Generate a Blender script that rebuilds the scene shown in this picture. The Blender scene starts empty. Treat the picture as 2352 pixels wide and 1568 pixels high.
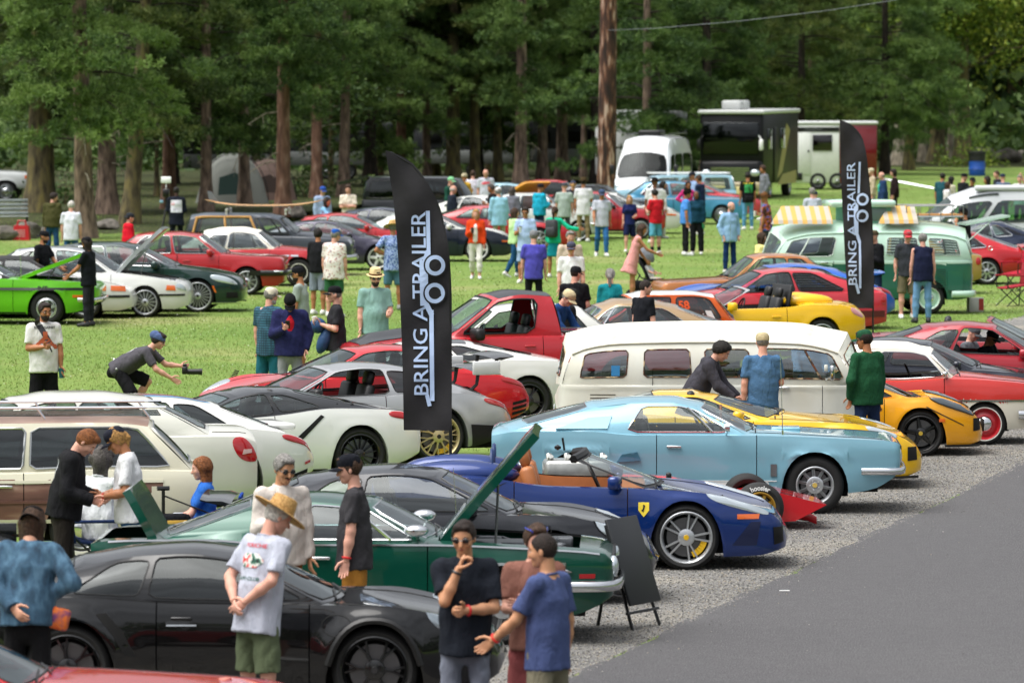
import bpy,bmesh,math,random
import numpy as np
from mathutils import Vector,Matrix
from math import sin,cos,pi,radians,sqrt,atan2
random.seed(7)
RNG=np.random.default_rng(7)
SC=bpy.context.scene
COL=SC.collection
# ------------------------------------------------------------------ camera
CAM_H,FPX,HOR=5.15,13067.0,151.0
PITCH=math.atan((784-HOR)/FPX)
cam_data=bpy.data.cameras.new('camera')
cam=bpy.data.objects.new('camera',cam_data)
COL.objects.link(cam)
cam.location=(0,0,CAM_H)
cam.rotation_euler=(pi/2-PITCH,0,0)
cam_data.sensor_width=36
cam_data.lens=36*FPX/2352
cam_data.clip_start=1
cam_data.clip_end=3000
cam_data.dof.use_dof=True
cam_data.dof.focus_distance=68
cam_data.dof.aperture_fstop=4.5
SC.camera=cam
# ------------------------------------------------------------------ daylight: bright overcast
SUN_EL,SUN_AZ=radians(66),radians(248)
world=bpy.data.worlds.new('World')
SC.world=world
world.use_nodes=True
wn=world.node_tree
bg=wn.nodes['Background']
sky=wn.nodes.new('ShaderNodeTexSky')
sky.sky_type='NISHITA'
sky.sun_disc=False
sky.sun_elevation=SUN_EL
sky.sun_rotation=SUN_AZ
sky.dust_density=4
hs=wn.nodes.new('ShaderNodeHueSaturation')
hs.inputs['Saturation'].default_value=0.22
wn.links.new(sky.outputs[0],hs.inputs['Color'])
tcw=wn.nodes.new('ShaderNodeTexCoord')
mpw=wn.nodes.new('ShaderNodeMapping')
mpw.inputs['Scale'].default_value=(1.6,1.6,4.5)
nzw=wn.nodes.new('ShaderNodeTexNoise')
nzw.inputs['Scale'].default_value=1.7
nzw.inputs['Detail'].default_value=6
mrw=wn.nodes.new('ShaderNodeMapRange')
mrw.inputs[1].default_value=0.3
mrw.inputs[2].default_value=0.7
mrw.inputs[3].default_value=0.68
mrw.inputs[4].default_value=1.32
mxw=wn.nodes.new('ShaderNodeVectorMath')
mxw.operation='SCALE'
wn.links.new(tcw.outputs['Generated'],mpw.inputs[0])
wn.links.new(mpw.outputs[0],nzw.inputs['Vector'])
wn.links.new(nzw.outputs[0],mrw.inputs[0])
wn.links.new(hs.outputs[0],mxw.inputs[0])
spw=wn.nodes.new('ShaderNodeSeparateXYZ')
wn.links.new(tcw.outputs['Generated'],spw.inputs[0])
ciw=wn.nodes.new('ShaderNodeMapRange')
ciw.inputs[1].default_value,ciw.inputs[2].default_value=0,1
ciw.inputs[3].default_value,ciw.inputs[4].default_value=0.42,1.25
wn.links.new(spw.outputs[2],ciw.inputs[0])
cmw=wn.nodes.new('ShaderNodeMath')
cmw.operation='MULTIPLY'
wn.links.new(ciw.outputs[0],cmw.inputs[0])
wn.links.new(mrw.outputs[0],cmw.inputs[1])
wn.links.new(cmw.outputs[0],mxw.inputs['Scale'])
wn.links.new(mxw.outputs[0],bg.inputs['Color'])
bg.inputs['Strength'].default_value=0.15
sd=bpy.data.lights.new('sun','SUN')
sd.energy=1.5
sd.angle=radians(60)
sd.color=(1,0.97,0.92)
sun=bpy.data.objects.new('sun',sd)
COL.objects.link(sun)
_d=Vector((sin(SUN_AZ)*cos(SUN_EL),cos(SUN_AZ)*cos(SUN_EL),sin(SUN_EL)))
sun.rotation_euler=(-_d).to_track_quat('-Z','Y').to_euler()
sun.location=(0,0,60)
SC.view_settings.view_transform='Standard'
SC.view_settings.look='None'
SC.view_settings.gamma=1
SC.view_settings.use_curve_mapping=False
SC.view_settings.exposure=0.85
SC.render.engine='CYCLES'
SC.cycles.use_denoising=True
SC.cycles.max_bounces=6
SC.cycles.diffuse_bounces=2
SC.cycles.glossy_bounces=3
SC.cycles.transmission_bounces=2
SC.cycles.transparent_max_bounces=12
SC.cycles.caustics_reflective=False
SC.cycles.caustics_refractive=False
SC.cycles.sample_clamp_indirect=6
def at(x,y,h=0.0):
 dx,dy=(x-1176)/FPX,(784-y)/FPX
 d=Vector((dx,cos(PITCH)+dy*sin(PITCH),-sin(PITCH)+dy*cos(PITCH)))
 t=(h-CAM_H)/d.z
 return Vector((d.x*t,d.y*t,h))
def at_depth(x,y,Y):
 dx,dy=(x-1176)/FPX,(784-y)/FPX
 d=Vector((dx,cos(PITCH)+dy*sin(PITCH),-sin(PITCH)+dy*cos(PITCH)))
 t=Y/d.y
 return Vector((d.x*t,Y,CAM_H+d.z*t))
# ------------------------------------------------------------------ materials
def hx(s):
 s=s.lstrip('#')
 c=[int(s[i:i+2],16)/255 for i in(0,2,4)]
 return tuple(v/12.92 if v<=0.04045 else((v+0.055)/1.055)**2.4 for v in c)
_M={}
def _inp(b,name,v):
 if name in b.inputs:
  b.inputs[name].default_value=v
def mat(name,col,rough=0.5,metal=0.0,coat=0.0,var=0.0,vscale=8.0,bump=0.0,bscale=40.0,spec=0.5):
 key=(name,col,rough,metal,coat,var,vscale,bump,bscale)
 if key in _M:
  return _M[key]
 if isinstance(col,str):
  col=hx(col)
 m=bpy.data.materials.new(name)
 m.use_nodes=True
 nt=m.node_tree
 b=nt.nodes['Principled BSDF']
 b.inputs['Base Color'].default_value=(*col,1)
 b.inputs['Roughness'].default_value=rough
 b.inputs['Metallic'].default_value=metal
 _inp(b,'Coat Weight',coat)
 _inp(b,'Coat Roughness',0.04)
 _inp(b,'Specular IOR Level',spec)
 if var or bump:
  tc=nt.nodes.new('ShaderNodeTexCoord')
  if var:
   nz=nt.nodes.new('ShaderNodeTexNoise')
   nz.inputs['Scale'].default_value=vscale
   nz.inputs['Detail'].default_value=5
   nt.links.new(tc.outputs['Object'],nz.inputs['Vector'])
   mr=nt.nodes.new('ShaderNodeMapRange')
   mr.inputs[1].default_value,mr.inputs[2].default_value=0.3,0.7
   mr.inputs[3].default_value,mr.inputs[4].default_value=1-var,1+var
   nt.links.new(nz.outputs[0],mr.inputs[0])
   sc=nt.nodes.new('ShaderNodeVectorMath')
   sc.operation='SCALE'
   sc.inputs[0].default_value=col
   nt.links.new(mr.outputs[0],sc.inputs['Scale'])
   nt.links.new(sc.outputs[0],b.inputs['Base Color'])
  if bump:
   n2=nt.nodes.new('ShaderNodeTexNoise')
   n2.inputs['Scale'].default_value=bscale
   n2.inputs['Detail'].default_value=3
   nt.links.new(tc.outputs['Object'],n2.inputs['Vector'])
   bp=nt.nodes.new('ShaderNodeBump')
   bp.inputs['Strength'].default_value=bump
   bp.inputs['Distance'].default_value=0.02
   nt.links.new(n2.outputs[0],bp.inputs['Height'])
   nt.links.new(bp.outputs[0],b.inputs['Normal'])
 _M[key]=m
 return m
def ramp_mat(name,stops,rough=0.8,scale=6.0,detail=6.0,bump=0.0,stretch=(1,1,1),tex='noise',metal=0.0,coat=0.0,space='Object'):
 key=('ramp',name)
 if key in _M:
  return _M[key]
 m=bpy.data.materials.new(name)
 m.use_nodes=True
 nt=m.node_tree
 b=nt.nodes['Principled BSDF']
 b.inputs['Roughness'].default_value=rough
 b.inputs['Metallic'].default_value=metal
 _inp(b,'Coat Weight',coat)
 tc=nt.nodes.new('ShaderNodeTexCoord')
 mp=nt.nodes.new('ShaderNodeMapping')
 mp.inputs['Scale'].default_value=stretch
 nt.links.new(tc.outputs[space],mp.inputs[0])
 if tex=='noise':
  t=nt.nodes.new('ShaderNodeTexNoise')
  t.inputs['Scale'].default_value=scale
  t.inputs['Detail'].default_value=detail
  out=t.outputs[0]
 elif tex=='voronoi':
  t=nt.nodes.new('ShaderNodeTexVoronoi')
  t.inputs['Scale'].default_value=scale
  out=t.outputs['Color']
 else:
  t=nt.nodes.new('ShaderNodeTexWave')
  t.inputs['Scale'].default_value=scale
  t.inputs['Distortion'].default_value=detail
  t.bands_direction='Z' if tex=='wavez' else 'X'
  out=t.outputs[1]
 nt.links.new(mp.outputs[0],t.inputs['Vector'])
 r=nt.nodes.new('ShaderNodeValToRGB')
 els=r.color_ramp.elements
 while len(els)<len(stops):
  els.new(0.5)
 for e,(p,c)in zip(els,stops):
  e.position=p
  e.color=(*(hx(c)if isinstance(c,str)else c),1)
 nt.links.new(out,r.inputs[0])
 nt.links.new(r.outputs[0],b.inputs['Base Color'])
 if bump:
  bp=nt.nodes.new('ShaderNodeBump')
  bp.inputs['Strength'].default_value=bump
  bp.inputs['Distance'].default_value=0.03
  nt.links.new(out,bp.inputs['Height'])
  nt.links.new(bp.outputs[0],b.inputs['Normal'])
 _M[key]=m
 return m
def paint(col,metal=0.0,rough=0.32):
 return mat('car_paint',col,rough+.08,metal*.8,1.0,var=0.03,vscale=1.5,spec=.15)
def glass(name='tinted_glass',tint=(0.46,0.56,0.55),refl=0.03):
 key=('glass',tint,refl)
 if key in _M:
  return _M[key]
 m=bpy.data.materials.new(name)
 m.use_nodes=True
 nt=m.node_tree
 nt.nodes.remove(nt.nodes['Principled BSDF'])
 out=nt.nodes['Material Output']
 tr=nt.nodes.new('ShaderNodeBsdfTransparent')
 tr.inputs[0].default_value=(*tint,1)
 gl=nt.nodes.new('ShaderNodeBsdfGlossy')
 gl.inputs['Roughness'].default_value=0.03
 gl.inputs[0].default_value=(0.9,0.95,0.96,1)
 fr=nt.nodes.new('ShaderNodeLayerWeight')
 pw=nt.nodes.new('ShaderNodeMath')
 pw.operation='POWER'
 pw.inputs[1].default_value=4
 nt.links.new(fr.outputs['Facing'],pw.inputs[0])
 ma=nt.nodes.new('ShaderNodeMath')
 ma.operation='MULTIPLY_ADD'
 ma.inputs[1].default_value=0.8
 ma.inputs[2].default_value=refl+.05
 ma.use_clamp=True
 nt.links.new(pw.outputs[0],ma.inputs[0])
 mx=nt.nodes.new('ShaderNodeMixShader')
 nt.links.new(ma.outputs[0],mx.inputs[0])
 nt.links.new(tr.outputs[0],mx.inputs[1])
 nt.links.new(gl.outputs[0],mx.inputs[2])
 nt.links.new(mx.outputs[0],out.inputs[0])
 _M[key]=m
 return m
CHROME=mat('chrome','#d9dbdd',0.12,1.0)
STEEL=mat('brushed_steel','#9a9da0',0.35,1.0)
ALLOY=mat('silver_alloy','#c3c6c9',0.3,0.75)
WHITE_AL=mat('white_wheel_paint','#d8d9d6',0.35,0.1,0.5)
BLACK_AL=mat('black_wheel_paint','#0c0c0d',0.3,0.2,0.6)
GOLD_AL=mat('champagne_wheel_paint','#cbb98c',0.3,0.6)
RUBBER=mat('tyre_rubber','#141414',0.75,var=0.15,vscale=20)
TRIM=mat('black_trim','#0b0b0c',0.45)
DARK=mat('dark_interior','#15161a',0.7,var=0.15)
UNDER=mat('underbody_black','#060606',0.9)
LEATHER=mat('black_leather','#18181a',0.5)
TAN=mat('tan_leather','#a8673a',0.5,var=0.1)
RED_LENS=mat('red_lamp_lens','#a80f14',0.12,0,1.0)
AMBER=mat('amber_lamp_lens','#e0661a',0.15,0,1.0)
LAMP=mat('headlamp_lens','#c9d3d8',0.08,0.55,1.0)
WHITE_P=mat('white_print','#e6e6e4',0.5)
ROTOR=mat('brake_steel','#6a6a6c',0.4,0.9)
GL=glass()
GL_DARK=glass('dark_glass',(0.1,0.13,0.14),0.02)
GL_CLEAR=glass('clear_glass',(0.76,0.83,0.81),0.03)
GL_GREEN=glass('green_glass',(0.4,0.64,0.54),0.05)
# ------------------------------------------------------------------ mesh helpers
class MB:
 def __init__(self):
  self.v,self.f,self.mi=[],[],[]
  self.m=0
 def add(self,vs,fs):
  n=len(self.v)
  self.v.extend([tuple(p)for p in vs])
  for f in fs:
   self.f.append([i+n for i in f])
   self.mi.append(self.m)
  return self
 def box(self,c,s,rot=None,taper=1.0,bev=0.0):
  hx_,hy,hz=s[0]/2,s[1]/2,s[2]/2
  if bev>0:
   return self.rbox(c,s,bev,rot)
  pts=[]
  for z,k in((-hz,1.0),(hz,taper)):
   for x,y in((-hx_,-hy),(hx_,-hy),(hx_,hy),(-hx_,hy)):
    pts.append(Vector((x*k,y*k,z)))
  if rot is not None:
   pts=[rot@p for p in pts]
  pts=[p+Vector(c)for p in pts]
  return self.add(pts,[(3,2,1,0),(4,5,6,7),(0,1,5,4),(1,2,6,5),(2,3,7,6),(3,0,4,7)])
 def rbox(self,c,s,r,rot=None,n=3):
  hx_,hy,hz=[max(v/2-r,1e-4)for v in s]
  seg=4*n
  rings,pts=[],[]
  lat=[-pi/2+pi*i/(2*n-1)for i in range(2*n)]
  for i,la in enumerate(lat):
   zc=-hz if i<n else hz
   rr,zz=r*cos(la),r*sin(la)
   for j in range(seg):
    q=j//n
    a=(q*pi/2)+(j%n)*(pi/2)/max(n-1,1)
    cx=hx_*(1 if q in(0,3)else-1)
    cy=hy*(1 if q in(0,1)else-1)
    pts.append(Vector((cx+rr*cos(a),cy+rr*sin(a),zc+zz)))
  fs=[]
  for i in range(2*n-1):
   for j in range(seg):
    a,b=i*seg+j,i*seg+(j+1)%seg
    fs.append((a,b,b+seg,a+seg))
  fs.append(tuple(range(seg-1,-1,-1)))
  fs.append(tuple((2*n-1)*seg+j for j in range(seg)))
  if rot is not None:
   pts=[rot@p for p in pts]
  return self.add([p+Vector(c)for p in pts],fs)
 def tube(self,path,r,n=6,closed=False,caps=True):
  path=[Vector(p)for p in path]
  k=len(path)
  rs=r if isinstance(r,(list,tuple))else[r]*k
  vs,prev=[],None
  for i,p in enumerate(path):
   a=path[(i-1)%k]if(closed or i>0)else p
   b=path[(i+1)%k]if(closed or i<k-1)else p
   t=(b-a)
   t=t.normalized()if t.length>1e-9 else Vector((0,0,1))
   if prev is None:
    u=t.cross(Vector((0,0,1)))
    if u.length<0.1:
     u=t.cross(Vector((1,0,0)))
   else:
    u=prev-t*prev.dot(t)
    if u.length<1e-5:
     u=t.cross(Vector((0,1,0)))
   u.normalize()
   prev=u
   w=t.cross(u)
   for j in range(n):
    an=2*pi*j/n
    vs.append(p+(u*cos(an)+w*sin(an))*rs[i])
  fs=[]
  for i in range(k if closed else k-1):
   for j in range(n):
    a,b=i*n+j,i*n+(j+1)%n
    c,d=((i+1)%k)*n+(j+1)%n,((i+1)%k)*n+j
    fs.append((a,b,c,d))
  if caps and not closed:
   fs.append(tuple(range(n-1,-1,-1)))
   fs.append(tuple((k-1)*n+j for j in range(n)))
  return self.add(vs,fs)
 def lathe(self,prof,c=(0,0,0),axis='Z',n=24,rot=None,closed=False):
  vs,fs,k=[],[],len(prof)
  for i in range(n):
   a=2*pi*i/n
   for r,h in prof:
    p=Vector((r*cos(a),r*sin(a),h))if axis=='Z' else Vector((r*cos(a),h,r*sin(a)))if axis=='Y' else Vector((h,r*cos(a),r*sin(a)))
    if rot is not None:
     p=rot@p
    vs.append(p+Vector(c))
  for i in range(n):
   for j in range(k if closed else k-1):
    a,b=i*k+j,i*k+(j+1)%k
    c2,d=((i+1)%n)*k+(j+1)%k,((i+1)%n)*k+j
    fs.append((a,d,c2,b))
  return self.add(vs,fs)
 def ell(self,c,r,rot=None,n=10,m=7,zmin=-1.0):
  vs,fs=[],[]
  for i in range(m+1):
   la=-pi/2+pi*i/m
   for j in range(n):
    a=2*pi*j/n
    z=max(sin(la),zmin)
    p=Vector((r[0]*cos(la)*cos(a),r[1]*cos(la)*sin(a),r[2]*z))
    if rot is not None:
     p=rot@p
    vs.append(p+Vector(c))
  for i in range(m):
   for j in range(n):
    a,b=i*n+j,i*n+(j+1)%n
    fs.append((a,b,b+n,a+n))
  return self.add(vs,fs)
 def prism(self,pts,h0,h1,fn):
  n=len(pts)
  vs=[fn(a,b,h0)for a,b in pts]+[fn(a,b,h1)for a,b in pts]
  fs=[tuple(range(n-1,-1,-1)),tuple(range(n,2*n))]
  fs+=[(i,(i+1)%n,(i+1)%n+n,i+n)for i in range(n)]
  return self.add(vs,fs)
 def build(self,name,m,parent=None,smooth=40,label=None):
  me=bpy.data.meshes.new(name)
  me.from_pydata([tuple(p)for p in self.v],[],self.f)
  ms=m if isinstance(m,(list,tuple))else[m]
  for x in ms:
   me.materials.append(x)
  if len(ms)>1:
   me.polygons.foreach_set('material_index',self.mi)
  if smooth:
   me.polygons.foreach_set('use_smooth',[True]*len(me.polygons))
   me.set_sharp_from_angle(angle=radians(smooth))
  me.update()
  return link(name,me,parent,label)
def link(name,data,parent=None,label=None):
 o=bpy.data.objects.new(name,data)
 COL.objects.link(o)
 if parent is not None:
  o.parent=parent
 if label:
  o['label']=label
 return o
def tag(o,label=None,cat=None,group=None,kind=None):
 if label:
  o['label']=label
 if cat:
  o['category']=cat
 if group:
  o['group']=group
 if kind:
  o['kind']=kind
 return o
def empty(name,loc=(0,0,0),rz=0.0,label=None,cat=None,group=None):
 o=bpy.data.objects.new(name,None)
 COL.objects.link(o)
 o.empty_display_size=0.3
 o.location=loc
 o.rotation_euler=(0,0,rz)
 return tag(o,label,cat,group)
def mesh_np(name,verts,faces,m,parent=None,smooth=True,fsize=3,mats=None):
 me=bpy.data.meshes.new(name)
 nf=len(faces)
 me.vertices.add(len(verts))
 me.vertices.foreach_set('co',np.ascontiguousarray(verts,dtype=np.float32).ravel())
 me.loops.add(nf*fsize)
 me.loops.foreach_set('vertex_index',np.ascontiguousarray(faces,dtype=np.int32).ravel())
 me.polygons.add(nf)
 me.polygons.foreach_set('loop_start',np.arange(0,nf*fsize,fsize,dtype=np.int32))
 if smooth:
  me.polygons.foreach_set('use_smooth',np.ones(nf,dtype=bool))
 for x in(m if isinstance(m,(list,tuple))else[m]):
  me.materials.append(x)
 if mats is not None:
  me.polygons.foreach_set('material_index',np.asarray(mats,dtype=np.int32))
 me.update(calc_edges=True)
 return link(name,me,parent)if parent is not False else me
def copy_tree(o,parent=None):
 c=o.copy()
 COL.objects.link(c)
 c.parent=parent
 for ch in o.children:
  copy_tree(ch,c)
 return c
def ip(pts,x):
 X=np.array([p[0]for p in pts],float)
 Y=np.array([p[1]for p in pts],float)
 x=np.asarray(x,float)
 if len(X)==1:
  return np.full_like(x,Y[0])
 h=np.diff(X)
 d=np.diff(Y)/h
 m=np.zeros(len(X))
 m[0],m[-1]=d[0],d[-1]
 for i in range(1,len(X)-1):
  if d[i-1]*d[i]>0:
   w1,w2=2*h[i]+h[i-1],h[i]+2*h[i-1]
   m[i]=(w1+w2)/(w1/d[i-1]+w2/d[i])
 k=np.clip(np.searchsorted(X,x)-1,0,len(X)-2)
 t=np.clip((x-X[k])/h[k],0,1)
 return((2*t**3-3*t**2+1)*Y[k]+(t**3-2*t**2+t)*h[k]*m[k]+(-2*t**3+3*t**2)*Y[k+1]+(t**3-t**2)*h[k]*m[k+1])
_TXT={}
def text_mesh(s,bold=0.0):
 key=(s,bold)
 if key not in _TXT:
  cu=bpy.data.curves.new('lettering','FONT')
  cu.body=s
  cu.align_x,cu.align_y='CENTER','CENTER'
  cu.size=1.42
  cu.offset=bold
  cu.resolution_u=3
  o=bpy.data.objects.new('lettering',cu)
  COL.objects.link(o)
  bpy.context.view_layer.update()
  me=bpy.data.meshes.new_from_object(o.evaluated_get(bpy.context.evaluated_depsgraph_get()))
  ym=(min(v.co.y for v in me.vertices)+max(v.co.y for v in me.vertices))/2
  vs=[(v.co.x,v.co.y-ym,0)for v in me.vertices]
  fs=[tuple(p.vertices)for p in me.polygons]
  bpy.data.objects.remove(o)
  bpy.data.meshes.remove(me)
  _TXT[key]=(vs,fs)
 return _TXT[key]
# ------------------------------------------------------------------ wheels
_WH={}
def wheel_set(r,rr,tw,style,n,rim_m,opt):
 key=(r,rr,tw,style,n,rim_m.name,rim_m.as_pointer(),tuple(sorted(opt.items(),key=str)))
 if key in _WH:
  return _WH[key]
 h=tw/2
 t=MB()
 half=[(rr-0.004,-h+0.012),(rr+0.012,-h-0.004),((rr*0.5+r*0.5),-h-0.014),(r-0.03,-h-0.002),(r-0.008,-h+0.022),(r,-h+0.045)]
 t.lathe(half+[(a,-b)for a,b in reversed(half)],axis='Y',n=40)
 mats=[RUBBER]
 if opt.get('wall'):
  t.m=1
  w0,w1=opt.get('wallr',(0.25,0.6))
  a,b=rr+(r-rr)*w0,rr+(r-rr)*w1
  t.lathe([(a,-h-0.013),(a+0.002,-h-0.0185),(b-0.002,-h-0.0185),(b,-h-0.01)],axis='Y',n=40)
  mats.append(mat('white_sidewall','#dcdad2',0.6))
 to=t.build('wheel',mats)
 R=MB()
 face=-h+opt.get('dish',0.02)
 R.lathe([(rr,-h+0.012),(rr+0.012,-h-0.003),(rr+0.002,-h-0.008),(rr-0.012,-h+0.006),(rr-0.022,-h+0.03),(rr-0.03,h-0.02)],axis='Y',n=36)
 hub=0.06 if style not in('steel','cap')else 0.05
 def spoke(ang,w0,w1,r0,r1,yo=0.0,depth=0.03,skew=0.0):
  ca,sa=cos(ang),sin(ang)
  vs=[]
  for rad,w,dy in((r0,w0,0.0),(r1,w1,0.012)):
   for s,yy,ww in((-1,0,0.6),(1,0,0.6),(1,depth,1),(-1,depth,1)):
    lx=rad
    ly=s*w*ww+skew*(rad-r0)
    vs.append((lx*ca-ly*sa,face+yo+dy+yy-0.0,lx*sa+ly*ca))
  R.add(vs,[(0,1,2,3),(7,6,5,4),(0,4,5,1),(1,5,6,2),(2,6,7,3),(3,7,4,0)])
 lim=rr-0.012
 if style=='spoke':
  for k in range(n):
   spoke(2*pi*k/n,opt.get('w0',0.022),opt.get('w1',0.03),0.05,lim)
  R.lathe([(0.0,face-0.012),(0.045,face-0.012),(0.07,face),(0.075,face+0.03)],axis='Y',n=20)
 elif style=='twin':
  for k in range(n):
   a=2*pi*k/n
   for s in(-1,1):
    spoke(a+s*opt.get('sp',0.11),0.013,0.013,0.06,lim,skew=s*opt.get('sk',0.05))
  R.lathe([(0.0,face-0.012),(0.05,face-0.012),(0.085,face),(0.09,face+0.03)],axis='Y',n=20)
 elif style=='ysp':
  for k in range(n):
   a=2*pi*k/n
   spoke(a,0.018,0.014,0.05,rr*0.6)
   for s in(-1,1):
    spoke(a+s*0.03,0.012,0.011,rr*0.55,lim,skew=s*opt.get('sk',0.3))
  R.lathe([(0.0,face-0.012),(0.05,face-0.012),(0.08,face),(0.085,face+0.03)],axis='Y',n=20)
 elif style=='mesh':
  for k in range(n):
   a=2*pi*k/n
   for s in(-1,1):
    spoke(a,0.009,0.009,0.055,lim,skew=s*0.42,depth=0.02)
  R.lathe([(0.0,face-0.012),(0.05,face-0.012),(0.07,face),(0.075,face+0.03)],axis='Y',n=20)
 elif style=='slot':
  for k in range(n):
   a=2*pi*k/n
   for s in(-1,1):
    spoke(a,0.008,0.008,0.06,lim,skew=0.0,yo=0.006)
   spoke(a,0.02,0.02,0.06,lim,yo=0.012)
  R.lathe([(0.0,face-0.01),(0.035,face-0.01),(0.04,face)],axis='Y',n=20)
  R.lathe([(0.04,face+0.002),(0.085,face-0.004),(0.1,face+0.004),(0.1,face+0.03)],axis='Y',n=24)
 else:
  R.lathe([(rr-0.01,face+0.005),(rr-0.03,face+0.03),(rr*0.72,face+0.02),(rr*0.6,face),(0.0,face)],axis='Y',n=36)
 if style not in('steel','cap'):
  for k in range(5):
   a=2*pi*k/5+0.3
   R.ell((0.055*cos(a),face-0.002,0.055*sin(a)),(0.009,0.012,0.009),n=6,m=4)
 ro=R.build('rim',rim_m)
 D=MB()
 D.lathe([(0.03,-h+0.075),(rr*0.78,-h+0.075),(rr*0.78,-h+0.1),(0.03,-h+0.1)],axis='Y',n=28)
 D.m=1
 D.lathe([(0.0,-h+0.125),(rr-0.02,-h+0.125)],axis='Y',n=28)
 do=D.build('brake_disc',[ROTOR,UNDER])
 out={'wheel':to.data,'rim':ro.data,'brake_disc':do.data}
 for o in(to,ro,do):
  bpy.data.objects.remove(o)
 if opt.get('caliper'):
  c=MB()
  for k in range(6):
   a0=pi-0.5+k*0.17
   c.box((cos(a0)*rr*0.72,-h+0.07,sin(a0)*rr*0.72),(0.06,0.07,rr*0.15),Matrix.Rotation(-a0,3,'Y'))
  co=c.build('brake_caliper',mat('caliper_paint',opt['caliper'],0.35,0,0.6))
  out['brake_caliper']=co.data
  bpy.data.objects.remove(co)
 if style in('steel','cap')or opt.get('cap'):
  c=MB()
  q=opt.get('capr',rr*0.55)
  c.lathe([(0.0,face-0.045),(q*0.4,face-0.042),(q*0.75,face-0.028),(q*0.97,face-0.006),(q,face+0.005)],axis='Y',n=28)
  co=c.build('hub_cap',opt.get('capm',CHROME))
  out['hub_cap']=co.data
  bpy.data.objects.remove(co)
 else:
  c=MB()
  c.lathe([(0.0,face-0.02),(0.026,face-0.02),(0.03,face-0.01)],axis='Y',n=16)
  co=c.build('hub_cap',mat('cap_paint',opt.get('capc','#2a2a2c'),0.3,0.2,0.5))
  out['hub_cap']=co.data
  bpy.data.objects.remove(co)
 if opt.get('ring'):
  c=MB()
  c.lathe([(rr*0.97,-h-0.004),(rr*0.9,-h-0.012),(rr*0.83,-h+0.002)],axis='Y',n=32)
  co=c.build('trim_ring',CHROME)
  out['trim_ring']=co.data
  bpy.data.objects.remove(co)
 _WH[key]=out
 return out
def put_wheel(root,ms,x,y,r,side,spin=0.0,steer=0.0):
 w=link('wheel',ms['wheel'],root)
 w.location=(x,y,r)
 w.rotation_euler=(0,spin,(0 if side<0 else pi)+steer)
 for k in ms:
  if k!='wheel':
   link(k,ms[k],w)
 return w
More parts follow.
